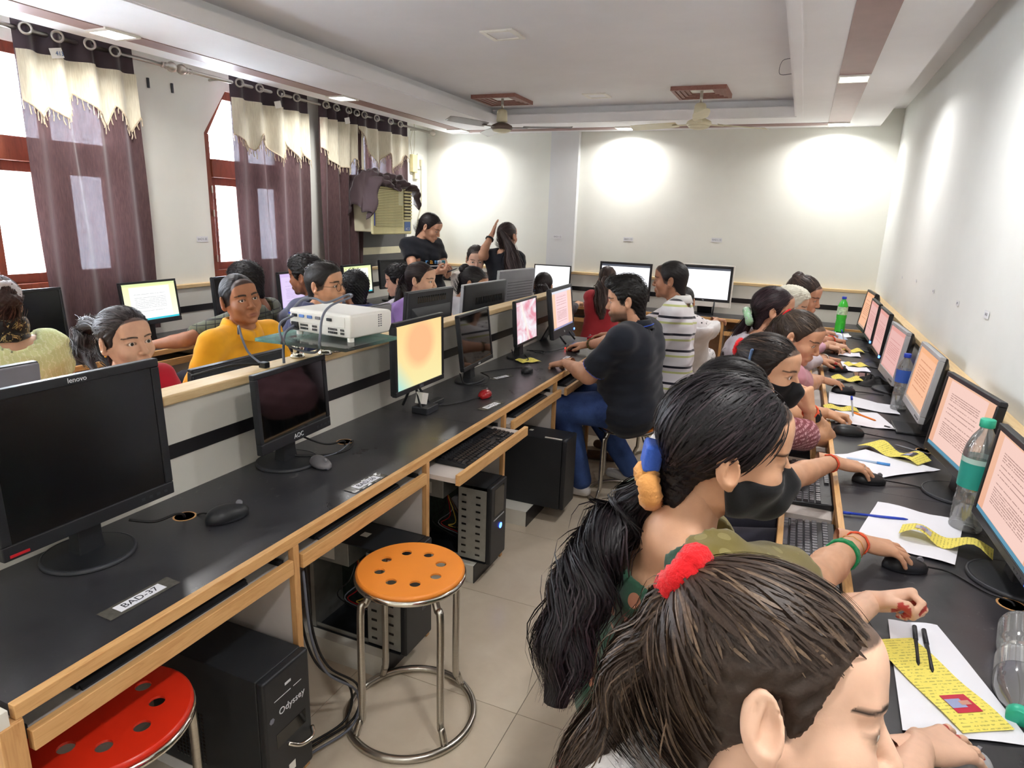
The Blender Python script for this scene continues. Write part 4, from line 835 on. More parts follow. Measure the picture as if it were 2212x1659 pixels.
# ------------------------------------------------------------------ bottles
def m_clear(name, tint=(0.93, 0.97, 0.97), gl=0.16):
    if name in MATS: return MATS[name]
    t = NT(name); tr = t.add('ShaderNodeBsdfTransparent'); tr.inputs[0].default_value = (*tint, 1); g = t.add('ShaderNodeBsdfGlossy'); g.inputs['Roughness'].default_value = 0.08
    fr = t.add('ShaderNodeFresnel'); fr.inputs[0].default_value = 1.45; mx = t.add('ShaderNodeMixShader')
    t.link(t.math('ADD', t.math('MULTIPLY', fr.outputs[0], 1.0), gl*0.6), mx.inputs[0]); t.link(tr.outputs[0], mx.inputs[1]); t.link(g.outputs[0], mx.inputs[2]); df = t.add('ShaderNodeBsdfDiffuse'); df.inputs[0].default_value = (0.85, 0.88, 0.9, 1); m3 = t.add('ShaderNodeMixShader'); m3.inputs[0].default_value = gl*0.45; t.link(mx.outputs[0], m3.inputs[1]); t.link(df.outputs[0], m3.inputs[2]); t.link(m3.outputs[0], t.out.inputs[0])
    MATS[name] = t.m; return t.m
M_CLEAR = m_clear('clear_bottle', (0.90, 0.94, 0.95), 0.30); M_GLSS = m_clear('shelf_glass', (0.90, 0.97, 0.95), 0.1)
M_TEAL = mat('teal_plastic', (52, 184, 150), 0.4); M_TEALL = mat('teal_label', (46, 170, 156), 0.45); M_SPRITE = mat('green_plastic', (60, 200, 60), 0.2, spec=0.6)
def bottle(label, x, y, z=ZD, r=0.038, h=0.30, body=None, cap=None, lab=None, lying=None, group='plastic bottles'):
    t = thing('bottle', label, 'bottle', (x, y, z), 0, group)
    if lying is not None: t.matrix_world = lying
    pr = [(r*0.7, 0), (r*0.95, 0.004), (r, 0.012)]
    for k in range(26):
        zz = 0.015+k*(h*0.50)/25; pr.append((r*(1-0.04*(0.5+0.5*math.cos(k*PI)))*(0.95 if 0.5*h*0.6 < zz < 0.5*h*0.8 else 1.0), zz))
    pr += [(r, h*0.56), (r, h*0.70), (r*0.92, h*0.76), (r*0.7, h*0.84), (r*0.42, h*0.90), (r*0.36, h*0.92), (r*0.36, h*0.96)]
    MB().lathe(pr, 28).build('body', body or M_CLEAR, t, smooth=True)
    MB().lathe([(r*0.42, h*0.93), (r*0.45, h*0.935), (r*0.45, h*0.995), (r*0.40, h)], 20).build('cap', cap or M_TEAL, t, smooth=True)
    if lab:
        z0, z1, lm = lab; MB().lathe([(r*1.012, z0*h), (r*1.012, z1*h)], 28, caps=False).build('label_band', lm, t, smooth=True)
    return t
bt = bottle('tall clear water bottle with teal cap and teal label on the right bench', 0.550, 2.17, r=0.043, h=0.34, lab=(0.40, 0.62, M_TEALL))
MB().lathe([(0.0437, 0.62*0.34), (0.0437, 0.665*0.34)], 28, caps=False).build('label_edge', mat('pale_teal', (190, 226, 220), 0.5), bt, smooth=True)
Ml = frame((0.545, 1.475, ZD+0.041), (0.0, 0.0, 1.0), (-0.95, 0.31, 0)) ; Ml = Matrix.Translation((0.535, 1.56, ZD+0.043)) @ Matrix.Rotation(math.radians(-14), 4, 'Z') @ Matrix.Rotation(math.radians(96), 4, 'X')
bottle('clear water bottle with teal cap lying on its side at the right edge', 0, 0, r=0.043, h=0.30, lying=Ml, lab=(0.45, 0.62, m_clear('hazy_label', (0.86, 0.9, 0.92), 0.5)))
bottle('clear bottle with blue label half hidden behind the orange-page monitor', 0.535, 3.58, r=0.036, h=0.28, lab=(0.5, 0.72, mat('blue_label', (60, 100, 190), 0.45)), cap=M_BLUE)
gb = bottle('green soft drink bottle with blue cap at the far end of the right bench', 0.385, 6.12, r=0.040, h=0.30, body=M_SPRITE, cap=M_BLUE, lab=(0.50, 0.72, mat('pale_green_label', (190, 226, 186), 0.5, var=0.4, nscale=60)))
# ------------------------------------------------------------------ cloths on the right bench
def cloth_heap(label, x, y, rx, ry, h, m, name='cloth', seed=1):
    rnd = random.Random(seed); P = []
    ph = [rnd.uniform(0, 6) for _ in range(6)]
    for i in range(19):
        row = []
        for j in range(28):
            u = i/18; a = 2*PI*j/27; rr = u*(1+0.18*math.sin(3*a+ph[0])+0.1*math.sin(5*a+ph[1]))
            row.append((rx*rr*math.cos(a), ry*rr*math.sin(a), 0.003+h*(1-u**1.6)*(0.75+0.3*math.sin(4*a+6*u+ph[2])+0.15*math.sin(9*a-7*u+ph[3]))))
        P.append(row)
    o = MB().grid(P).build(name, m, smooth=True, loc=(x, y, ZD)); return tag(o, label, 'cloth')
cloth_heap('crumpled black face mask cloth under the rose-page monitor', 0.46, 4.15, 0.10, 0.10, 0.04, mat('black_cloth', (24, 24, 26), 0.8)); cloth_heap('crumpled pale blue handkerchief beside the green bottle', 0.32, 5.72, 0.09, 0.08, 0.05, mat('pale_blue_cloth', (200, 216, 240), 0.9), seed=4)
tag(MB().box(-0.05, 0.05, -0.07, 0.07, 0, 0.012).build('phone', M_GLOSS, bev=0.004, loc=(0.435, 4.30, ZD)), 'black phone lying face up beyond the black cloth', 'phone')
# ------------------------------------------------------------------ projector on a glass shelf
gs = thing('glass_shelf', 'clear glass shelf with green edges on steel posts above the partition', 'shelf', (-1.64, 1.985, 1.066))
GP4 = [(-0.09, -0.25), (0.29, -0.235), (0.305, 0.05), (-0.11, 0.13)]
MB().prism(GP4, 'z', 0.078, 0.090).build('glass', M_GLSS, gs)
M_GEDGE = mat('green_glass_edge', (150, 230, 212), 0.15, spec=0.7)
ge = MB()
for a, b in zip(GP4, GP4[1:]+GP4[:1]): ge.quad((a[0], a[1], 0.078), (b[0], b[1], 0.078), (b[0], b[1], 0.090), (a[0], a[1], 0.090))
ge.build('glass_edge', M_GEDGE, gs)
for x, y in ((-0.035, -0.10), (0.012, -0.0), (0.012, 0.06), (-0.035, 0.08)):
    MB().lathe([(0.027, 0), (0.027, 0.006), (0.023, 0.010), (0.023, 0.030), (0.025, 0.034), (0.025, 0.044), (0.023, 0.048), (0.023, 0.068), (0.027, 0.072), (0.027, 0.078)], 20, (x, y, 0)).build('post', M_CHROME, gs, smooth=True)
pj = thing('projector', 'white projector with cables on the glass shelf', 'projector', (-1.53, 1.962, 1.156+0.012), math.radians(-6))
PW, PD, PH = 0.152, 0.108, 0.085
M_PROJ = mat('projector_white', (236, 234, 226), 0.4, var=0.02)
MB().loft([[(sx*PW*k, sy*PD*q, z) for sx, sy in ((-1, -1), (1, -1), (1, 1), (-1, 1))] for k, q, z in ((0.94, 0.96, 0.0), (1.0, 1.0, 0.03), (1.0, 1.0, 0.075), (0.97, 0.97, PH))]).build('body', M_PROJ, pj, bev=0.008)
MB().box(-PW*0.93, PW*0.80, -PD-0.002, -PD+0.004, 0.036, 0.074).build('port_panel', M_WHT, pj, bev=0.002)
for k, (xx, mm) in enumerate(((-0.085, M_BLUE), (-0.045, M_BLUE), (-0.005, M_GREY), (0.05, M_BLK2), (-0.12, M_BLK))):
    MB().box(xx-0.012, xx+0.012, -PD-0.006, -PD, 0.055, 0.066).build('socket', mat('port_blue', (90, 128, 196), 0.4) if mm is M_BLUE else mm, pj, bev=0.002)
for z_ in (0.052, 0.066): MB().lathe([(0.004, 0), (0.004, 0.003)], 10).xf(frame((-0.146, -PD-0.002, z_), (1, 0, 0), (0, 0, 1))).build('jack', M_BLUE if z_ > 0.06 else mat('jack_green', (130, 170, 70), 0.4), pj)
MB().box(-0.14, -0.105, -PD-0.004, -PD+0.004, 0.006, 0.036).build('power_inlet', M_BLK, pj, bev=0.002)
vs_ = MB()
for k in list(range(6))+list(range(9, 13))+list(range(21, 28))+list(range(30, 33)):
    for z_ in (0.012, 0.024): vs_.box(-0.095+k*0.0065, -0.0915+k*0.0065, -PD-0.0008+0.003, -PD+0.004, z_, z_+0.008)
tag(vs_.xf(Matrix.Translation((0, -0.0035, 0))).build('vent_slots', M_BLK2, pj), kind='stuff')
sv = MB()
for k in range(6):
    for j in range(2): sv.box(PW-0.002, PW+0.0015, -0.02+0.012*j+0.05, -0.013+0.012*j+0.05, 0.03+k*0.008, 0.034+k*0.008)
tag(sv.build('side_vents', M_GREY, pj), kind='stuff')
for sx, sy in ((-0.12, -0.09), (0.13, -0.09), (0.0, 0.09)): MB().lathe([(0.012, -0.012), (0.012, 0.0), (0.01, 0.006)], 12, (sx, sy, 0)).build('foot', M_WHT, pj)
Mp = pj.matrix_basis if False else Matrix.Translation((-1.53, 1.962, 1.168)) @ Matrix.Rotation(math.radians(-6), 4, 'Z')
def W(x, y, z): return tuple(Mp @ Vector((x, y, z)))
cable([W(-0.12, -PD-0.006, 0.06), W(-0.145, -PD-0.05, 0.03), W(-0.12, -PD-0.06, -0.03), W(-0.05, -PD-0.05, -0.055), W(0.03, -PD-0.05, -0.05), W(0.055, -PD-0.055, 0.0), W(0.045, -PD-0.03, 0.07), W(0.03, -0.08, PH+0.02), W(0.05, 0.0, PH+0.045), W(0.02, 0.02, PH+0.05), W(-0.04, -0.03, PH+0.02), W(-0.1, -0.03, PH+0.03), W(-0.15, -0.05, PH+0.02), W(-0.17, -0.10, 0.05)], 0.0045, M_CABLEG, 'grey video cable looping over and in front of the projector', n=7)
cable([W(-0.125, -PD-0.004, 0.02), W(-0.12, -PD-0.05, -0.0), W(-0.10, -PD-0.08, -0.05), W(-0.09, -PD-0.09, -0.10)], 0.005, M_CABLEG, 'grey power cable hanging in front of the glass shelf'); cable([(-1.80, 1.73, 1.165), (-1.765, 1.70, 1.20), (-1.745, 1.69, 1.165), (-1.72, 1.69, 1.115), (-1.675, 1.69, 1.085), (-1.655, 1.69, 1.078)], 0.0042, M_CABLEG, 'pale grey cable standing up over the glass shelf corner')
cable([(-1.655, 1.69, 1.078), (-1.70, 1.62, 1.085), (-1.74, 1.57, 1.075), (-1.78, 1.50, 1.06)], 0.0045, M_CABLE, 'black cable lying across the partition cap')
tag(MB().box(-0.015, 0.015, -0.012, 0.012, 0, 0.02).build('plug', M_BLK, bev=0.003, loc=(-1.65, 1.69, 1.067)), 'small black plug on the partition cap', 'plug')
# ------------------------------------------------------------------ wall labels, switch box
def wall_label(string, o, x, y, lb, s=1.0):
    t = thing('wall_label', lb, 'label', o, 0, 'paper seat labels on the walls'); M = frame((0, 0, 0), x, y)
    MB().box(-0.05*s, 0.05*s, -0.02*s, 0.02*s, 0, 0.001).xf(M).build('paper', mat('label_paper', (222, 224, 226), 0.7), t); text(string, 0.022*s, M @ Matrix.Translation((0, 0, 0.0014)), M_INKG, t, 'lettering', 0.0002)
wall_label('BAD1-12', (-2.37, YB-0.072, 1.415), (1, 0, 0), (0, 0, 1), 'small paper label on the pilaster'); wall_label('BAD1-15', (-1.63, YB-0.002, 1.42), (1, 0, 0), (0, 0, 1), 'small paper label above the girl in red')
wall_label('BAD1-19', (-0.76, YB-0.002, 1.45), (1, 0, 0), (0, 0, 1), 'small paper label above the striped shirt man'); wall_label('BAD1-3E', (XL+0.002, 3.57, 1.37), (0, 1, 0), (0, 0, 1), 'small paper label beside the second window'); wall_label('17', (XL+0.002, 3.12, 1.36), (0, 1, 0), (0, 0, 1), 'small paper label half behind the first curtain', 0.8)
for k, (y, z, s) in enumerate(((5.2, 1.29, 0.6), (4.6, 1.31, 0.6), (4.0, 1.30, 0.7), (3.4, 1.30, 0.8), (2.9, 1.31, 1.0))):
    wall_label(['', '', 'ICT', 'IOE', 'N-35'][k], (XR-0.002, y, z), (0, -1, 0), (0, 0, 1), ['smallest torn scrap on the right wall, near the far corner', 'second torn scrap on the right wall from the far corner', 'faded scrap on the right wall, middle of the five', 'faded lettered scrap on the right wall, second nearest', 'nearest lettered scrap on the right wall'][k], s*0.7)
sw = thing('switch_box', 'cream electrical box with wires on the wall by the corner', 'switch', (XL+0.002, 6.43, 2.13)); MB().box(0, 0.04, -0.05, 0.05, -0.09, 0.09).build('box', M_CREAM, sw, bev=0.005); MB().box(0, 0.03, 0.01, 0.10, -0.16, -0.09).build('back_plate', M_FANC, sw, bev=0.003)
s2 = thing('wall_socket', 'white wall socket with a hanging wire beside the electrical box', 'socket', (XL+0.002, 6.58, 2.16)); MB().box(0, 0.015, -0.06, 0.06, -0.08, 0.08).build('plate', M_WHT, s2, bev=0.003); MB().box(0.015, 0.04, -0.03, 0.0, -0.05, 0.02).build('plug_top', M_FANC, s2, bev=0.003)
M_WIRE = mat('dirty_white_wire', (190, 184, 160), 0.6)
cable([(XL+0.03, 6.57, 2.12), (XL+0.012, 6.60, 1.95), (XL+0.012, 6.60, 1.7), (XL+0.012, 6.52, 1.5), (XL+0.012, 6.5, 1.2), (XL+0.012, 6.5, 0.95)], 0.005, M_WIRE, 'dirty white wire hanging down the corner wall'); cable([(XL+0.02, 6.40, 2.22), (XL+0.012, 6.38, 2.35), (XL+0.012, 6.44, 2.50)], 0.003, M_WIRE, 'thin wire rising from the electrical box to the ceiling'); cable([(XL+0.02, 6.43, 2.22), (XL+0.012, 6.47, 2.40), (XL+0.012, 6.45, 2.58)], 0.003, M_WIRE, 'second thin wire rising from the electrical box')
# ------------------------------------------------------------------ air conditioner and board below it
ac = thing('air_conditioner', 'cream window air conditioner with louvres and a blue badge', 'air conditioner', (-3.68, 5.52, 1.40)); AW, AH = 0.66, 0.44
MB().box(-0.40, 0.0, -AW/2+0.02, AW/2-0.02, 0.02, AH-0.02).build('body', M_FANC, ac, bev=0.01); MB().box(0.0, 0.035, -AW/2, AW/2, 0, AH).build('front_grille_frame', M_CREAM, ac, bev=0.012)
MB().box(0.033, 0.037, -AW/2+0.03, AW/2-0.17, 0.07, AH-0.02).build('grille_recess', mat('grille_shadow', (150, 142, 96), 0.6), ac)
sm = MB().box(0.034, 0.044, -AW/2+0.03, AW/2-0.17, -0.0045, 0.0045).mesh('slat', M_CREAM)
for k in range(23):
    o = bpy.data.objects.new('slat', sm); C.objects.link(o); o.parent = ac; o.location = (0, 0, 0.08+k*0.0148)
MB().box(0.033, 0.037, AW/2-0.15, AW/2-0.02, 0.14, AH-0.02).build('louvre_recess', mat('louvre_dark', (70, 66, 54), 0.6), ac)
lm = MB().box(0.030, 0.052, AW/2-0.148, AW/2-0.022, -0.008, 0.008).mesh('louvre', M_CREAM)
for k in range(9):
    o = bpy.data.objects.new('louvre', lm); C.objects.link(o); o.parent = ac; o.location = (0, 0, 0.155+k*0.031); o.rotation_euler = (0, 0, 0)
MB().box(0.036, 0.039, AW/2-0.14, AW/2-0.03, 0.03, 0.12).build('badge', mat('badge_blue', (90, 120, 180), 0.4), ac, bev=0.002); text('AC 2', 0.035, frame((0.0395, AW/2-0.085, 0.05), (0, 1, 0), (0, 0, 1)), M_INKW, ac); MB().box(0.036, 0.0385, -AW/2+0.42, -AW/2+0.50, AH-0.17, AH-0.02).build('star_label', mat('pale_label', (206, 214, 206), 0.5), ac); MB().box(0.036, 0.038, -AW/2+0.01, -AW/2+0.022, 0.08, AH*0.75).build('blue_tape', M_BLUE, ac)
bd = thing('board', 'grey board with a cream bar filling the window below the air conditioner', 'board', (XL+0.045, 5.76, 1.07)); MB().box(-0.01, 0.01, -0.55, 0.46, 0, 0.45).build('panel', mat('grey_board', (92, 92, 92), 0.6), bd); MB().box(0.01, 0.013, -0.40, 0.34, 0.12, 0.19).build('cream_bar', M_FANC, bd); MB().box(-0.01, 0.015, 0.43, 0.46, 0, 0.33).build('edge_trim', mat('board_trim', (130, 132, 132), 0.5), bd)
# ------------------------------------------------------------------ curtains
def m_curtain():
    t = NT('sheer_curtain'); v = t.coord('Object', (1, 1, 1)); n = t.noise(t.coord('Object', (300, 300, 20)), 1, 2)
    c = t.ramp(n.outputs[0], [(0.3, lin((74, 54, 56))), (0.7, lin((96, 72, 72)))])
    t.col(c); t.set(0.75, 0, 0.2, sheen=0.3); tl = t.add('ShaderNodeBsdfTranslucent'); t.link(c, tl.inputs[0]); tr = t.add('ShaderNodeBsdfTransparent'); tr.inputs[0].default_value = (0.80, 0.78, 0.86, 1)
    m1 = t.add('ShaderNodeMixShader'); m1.inputs[0].default_value = 0.07; t.link(t.b.outputs[0], m1.inputs[1]); t.link(tl.outputs[0], m1.inputs[2]); m2 = t.add('ShaderNodeMixShader')
    n2 = t.noise(t.coord('Object', (1, 1, 1)), 260, 2); t.link(t.ramp(n2.outputs[0], [(0.38, (0.002,)*3), (0.66, (0.022,)*3)]), m2.inputs[0])
    t.link(m1.outputs[0], m2.inputs[1]); t.link(tr.outputs[0], m2.inputs[2]); t.link(m2.outputs[0], t.out.inputs[0]); return t.m
M_CURT = m_curtain(); M_HEAD = mat('dark_curtain_header', (56, 40, 48), 0.6, sheen=0.3)
def m_val():
    t = NT('cream_satin'); n = t.noise(t.coord('Object', (200, 200, 15)), 1, 2); t.col(t.ramp(n.outputs[0], [(0.3, lin((214, 206, 182))), (0.7, lin((234, 228, 206)))])); t.set(0.42, 0, 0.4, sheen=0.4); return t.m
M_VAL = m_val(); M_FRINGE = mat('beaded_fringe', (206, 190, 164), 0.5, var=0.3, nscale=80)
XC, ZR = -3.885, 2.468
def curtain(label, y0, y1, zb, pleats, peaks, spread=(0, 0), amp=0.035, val=True, sheet=True, hy0=None, tagp=None):
    t = thing('curtain', label, 'curtain', (XC, (y0+y1)/2, zb), 0, 'brown curtains with cream valances'); oy = (y0+y1)/2
    L = y1-y0; N = pleats*10
    def px(u, z): return amp*math.sin(2*PI*pleats*u)*(0.6+0.4*min(1, max(0, (z-zb)/(ZR-zb))))+0.012*math.sin(5*u*PI+z*2.1)
    def py(u, z): k = (ZR-z)/(ZR-zb) if ZR > zb else 0; k = max(0, k); return y0+L*u+spread[0]*(1-u)*k+spread[1]*u*k+0.012*math.sin(z*3+u*9)*k-oy
    def strip(za, zb_, off, m, name, n=14, zfun=None):
        P = []
        for i in range(n+1):
            row = []
            for j in range(N+1):
                u = j/N; z1 = zfun(u) if zfun else zb_; z = za+(z1-za)*i/n; row.append((px(u, z)+off, py(u, z), z-zb))
            P.append(row)
        return MB().grid(P).build(name, m, t, smooth=True)
    zh = ZR-0.10
    strip(ZR+0.055, zh, 0, M_HEAD, 'header', 6)
    if sheet: strip(zh, zb, 0, M_CURT, 'drape', 30)
    def zz(u):
        for (a, za), (b, zb2) in zip(peaks, peaks[1:]):
            if a <= u <= b: return za+(zb2-za)*(u-a)/(b-a)
        return peaks[-1][1]
    if val:
        strip(zh, None, 0.012, M_VAL, 'valance', 10, zz)
        br = MB(); fr = MB(); nn = int(L/0.016)
        br.tube([(px(j/60, zz(j/60))+0.016, py(j/60, zz(j/60)), zz(j/60)-zb) for j in range(61)], 0.005, 5)
        for j in range(nn+1):
            u = j/nn; z = zz(u); x_, y_ = px(u, z)+0.016, py(u, z); l = 0.05+0.012*math.sin(j*2.3)
            fr.tube([(x_, y_, z-zb), (x_+0.002*math.sin(j), y_+0.004*math.sin(j*1.7), z-zb-l*0.5), (x_+0.003, y_+0.006*math.sin(j*1.3), z-zb-l)], [0.0022, 0.0034, 0.0028], 5)
        br.build('braid', M_FRINGE, t); tag(fr.build('fringe', M_FRINGE, t), kind='stuff')
    for k in range(pleats):
        for q in (0.0, 0.5):
            u = (k+0.25+q)/pleats if q == 0 else (k+0.75)/pleats
            if q: continue
            M = Matrix.Translation((px(u, ZR)+0.006, py(u, ZR), ZR-zb)) @ Matrix.Rotation(math.radians(62), 4, 'Z') @ Matrix.Rotation(PI/2, 4, 'X')
            MB().tube(arc((0, 0), 0.026, 0, 2*PI*(1-1/24), 23, 0), 0.007, 8, closed=True).xf(M).build('grommet', M_STEEL, t, smooth=True)
    if tagp: MB().box(-0.001, 0.001, -0.035, 0.035, -0.025, 0.025).xf(Matrix.Translation((amp+0.02, tagp-oy, ZR-0.09-zb)) @ Matrix.Rotation(0.25, 4, 'X')).build('paper_tag', M_WHT, t)
    return t
c1 = curtain('brown curtain with cream beaded valance over the leftmost window', 2.38, 3.05, 0.80, 4, [(0, 2.12), (0.13, 2.04), (0.2, 2.10), (0.3, 2.05), (0.44, 2.20), (0.70, 2.05), (0.77, 2.17), (0.93, 2.03), (1, 2.12)], (0.0, 0.04), tagp=2.56)
text('413', 0.03, frame((0.058, -0.14, ZR-0.09-0.80), (0, 1, 0.1), (0, -0.1, 1)), mat('handwriting_blue', (80, 110, 160), 0.7), c1, 'handwriting')
curtain('brown curtain with cream beaded valance over the second window', 3.82, 4.62, 0.80, 4, [(0, 2.12), (0.24, 2.02), (0.31, 2.15), (0.57, 1.98), (0.66, 2.13), (0.84, 1.99), (0.88, 2.10), (1, 2.0)], tagp=4.23)
curtain('gathered brown curtain with cream valance left of the air conditioner', 4.78, 5.36, 0.80, 4, [(0, 2.13), (0.3, 1.99), (0.7, 1.98), (0.76, 2.08), (1, 1.98)], amp=0.04, tagp=5.08)
c4 = curtain('brown curtain with cream valance bunched up over the air conditioner', 5.32, 6.14, 1.84, 4, [(0, 2.35), (0.13, 2.20), (0.35, 2.02), (0.56, 2.18), (0.68, 2.03), (0.97, 2.19), (1, 2.15)], amp=0.03)
hp = []
M_BUNCH = mat('bunched_curtain', (66, 50, 54), 0.7, sheen=0.3)
bn = MB()
P = []
for i in range(81):
    v = i/80; row = []
    for j in range(33):
        a = PI*(-0.15+1.2*j/32); yy = -0.63+0.84*v; drop = (0.30 if v < 0.5 else 0.2)*max(0, (abs(v-0.5)-0.36)/0.14)**1.2
        rr = 0.07+0.018*math.sin(9*v+4*a)+0.014*math.sin(23*v-3*a)+0.010*math.sin(47*v+5*a)+0.006*math.sin(71*v-9*a)
        row.append((0.13+rr*2.0*math.cos(a), yy, 0.02+rr*math.sin(a)*1.1-drop+0.02*math.sin(7*v)))
    P.append(row)
bn.grid(P).build('bunched_hem', M_BUNCH, c4, smooth=True, solid=0.006)
# rods
def rod(label, y0, y1, f0, f1):
    t = thing('curtain_rod', label, 'rod', (XC, y0, ZR), 0, 'steel curtain rods'); L = y1-y0
    MB().tube([(0, 0, 0), (0, L, 0)], 0.0125, 14).build('pole', M_STEEL, t, smooth=True)
    for f, y, s in ((f0, 0, -1), (f1, L, 1)):
        if f:
            MB().lathe([(0.013, 0), (0.018, 0.004), (0.018, 0.012), (0.011, 0.016), (0.011, 0.03), (0.02, 0.034), (0.02, 0.04), (0.012, 0.044), (0.02, 0.05), (0.03, 0.064), (0.033, 0.078), (0.028, 0.095), (0.014, 0.105)], 18).xf(Matrix.Translation((0, y, 0)) @ Matrix.Rotation(-PI/2*s, 4, 'X')).build('finial', M_STEEL, t, smooth=True)
    for y in (0.25, L/2, L-0.2): MB().tube([(-0.115, y, 0), (0, y, 0)], 0.008, 8).build('bracket', M_STEEL, t)
rod('steel curtain rod over the leftmost window ending in a round finial', 0.9, 3.26, False, True); rod('long steel curtain rod running to the far corner', 3.49, 6.60, True, True)
for k, y in enumerate((3.24, 3.42)): tag(MB().box(0, 0.012, -0.006, 0.006, -0.03, 0.03).build('wall_hook', M_BLK2, loc=(XL+0.001, y, 2.36)), ['left', 'right'][k]+' small dark hook on the wall below the rod finials', 'hook')
# ================================================================== people: signed-distance sculpting
class Field:
    def __init__(s, lo, hi, res):
        s.lo = np.array(lo, np.float64); s.res = res; s.n = np.maximum(4, np.ceil((np.array(hi)-s.lo)/res).astype(int)+1)
        s.F = np.full(tuple(s.n), 0.5, np.float32)
    def sub(s, lo, hi):
        a = np.clip(np.floor((np.array(lo)-s.lo)/s.res).astype(int), 0, s.n-1); b = np.clip(np.ceil((np.array(hi)-s.lo)/s.res).astype(int)+1, 1, s.n)
        if np.any(b <= a): return None, None
        sl = tuple(slice(i, j) for i, j in zip(a, b))
        ax = [(s.lo[i]+s.res*np.arange(a[i], b[i])).astype(np.float32) for i in range(3)]
        return sl, (ax[0][:, None, None], ax[1][None, :, None], ax[2][None, None, :])
    def comb(s, sl, d, k, op):
        F = s.F[sl]
        if op == 'u':
            h = np.clip(0.5+0.5*(F-d)/k, 0, 1); s.F[sl] = F*(1-h)+d*h-k*h*(1-h)
        else:
            d = -d; h = np.clip(0.5-0.5*(F-d)/k, 0, 1); s.F[sl] = F*(1-h)+d*h+k*h*(1-h)
    def cap(s, a, b, ra, rb=None, k=0.01, op='u'):
        a = np.array(a, np.float32); b = np.array(b, np.float32); rb = ra if rb is None else rb; m = max(ra, rb)+k+2*s.res
        sl, g = s.sub(np.minimum(a, b)-m, np.maximum(a, b)+m)
        if sl is None: return s
        ba = b-a; L = float(ba @ ba)+1e-12; px, py, pz = g[0]-a[0], g[1]-a[1], g[2]-a[2]
        h = np.clip((px*ba[0]+py*ba[1]+pz*ba[2])/L, 0, 1)
        d = np.sqrt((px-ba[0]*h)**2+(py-ba[1]*h)**2+(pz-ba[2]*h)**2)-(ra+(rb-ra)*h)
        s.comb(sl, d, k, op); return s
    def ell(s, c, r, k=0.01, op='u', R=None):
        c = np.array(c, np.float32); r = np.array(r, np.float32); m = float(r.max())+k+2*s.res
        sl, g = s.sub(c-m, c+m)
        if sl is None: return s
        p = [g[i]-c[i] for i in range(3)]
        if R is not None: p = [sum(float(R[j][i])*p[j] for j in range(3)) for i in range(3)]
        k0 = np.sqrt(sum((p[i]/r[i])**2 for i in range(3))); k1 = np.sqrt(sum((p[i]/r[i]**2)**2 for i in range(3)))+1e-9
        s.comb(sl, k0*(k0-1)/k1, k, op); return s
    def grid(s):
        return tuple((s.lo[i]+s.res*np.arange(s.n[i])).astype(np.float32).reshape([-1 if j == i else 1 for j in range(3)]) for i in range(3))
def nets(F, lo, res):
    """surface nets -> (verts, quads)"""
    I = F < 0; a = I[:-1, :-1, :-1]; al = a.copy(); an = a.copy()
    for dx in (0, 1):
        for dy in (0, 1):
            for dz in (0, 1):
                q = I[dx:I.shape[0]-1+dx, dy:I.shape[1]-1+dy, dz:I.shape[2]-1+dz]; al &= q; an |= q
    act = an & ~al; idx = np.full(act.shape, -1, np.int64); cells = np.argwhere(act); idx[act] = np.arange(len(cells))
    if len(cells) == 0: return np.zeros((0, 3)), np.zeros((0, 4), int)
    acc = np.zeros((len(cells), 3)); cnt = np.zeros(len(cells))
    cx, cy, cz = cells.T
    for ax in range(3):
        for u in (0, 1):
            for v in (0, 1):
                o = np.zeros(3, int); o[(ax+1) % 3] = u; o[(ax+2) % 3] = v; e = o.copy(); e[ax] = 1
                f0 = F[cx+o[0], cy+o[1], cz+o[2]]; f1 = F[cx+e[0], cy+e[1], cz+e[2]]; m = (f0 < 0) != (f1 < 0)
                t = np.where(m, f0/(f0-f1+1e-20), 0)
                p = np.broadcast_to(o, (len(cells), 3)).astype(float).copy(); p[:, ax] = t
                acc[m] += p[m]; cnt[m] += 1
    V = (cells+acc/np.maximum(cnt, 1)[:, None])*res+lo
    Q = []
    for ax in range(3):
        b, c = (ax+1) % 3, (ax+2) % 3
        sl0 = [slice(1, -1)]*3; sl0[ax] = slice(0, -1); sl1 = list(sl0); sl1[ax] = slice(1, None)
        s0 = I[tuple(sl0)]; s1 = I[tuple(sl1)]; ed = np.argwhere(s0 != s1)
        if len(ed) == 0: continue
        inside = s0[tuple(ed.T)]
        base = ed.copy(); base[:, b] += 1; base[:, c] += 1
        def ci(db, dc):
            q = base.copy(); q[:, b] += db; q[:, c] += dc; return idx[q[:, 0], q[:, 1], q[:, 2]]
        q = np.stack([ci(-1, -1), ci(0, -1), ci(0, 0), ci(-1, 0)], 1); q[~inside] = q[~inside][:, ::-1]; Q.append(q)
    return V, np.concatenate(Q)
def smooth_verts(V, Q, it=1, lam=0.5):
    for _ in range(it):
        acc = np.zeros_like(V); cnt = np.zeros(len(V))
        for i in range(4):
            a, b = Q[:, i], Q[:, (i+1) % 4]; np.add.at(acc, a, V[b]); np.add.at(acc, b, V[a]); np.add.at(cnt, a, 1); np.add.at(cnt, b, 1)
        V = V+lam*(acc/np.maximum(cnt, 1)[:, None]-V)
    return V
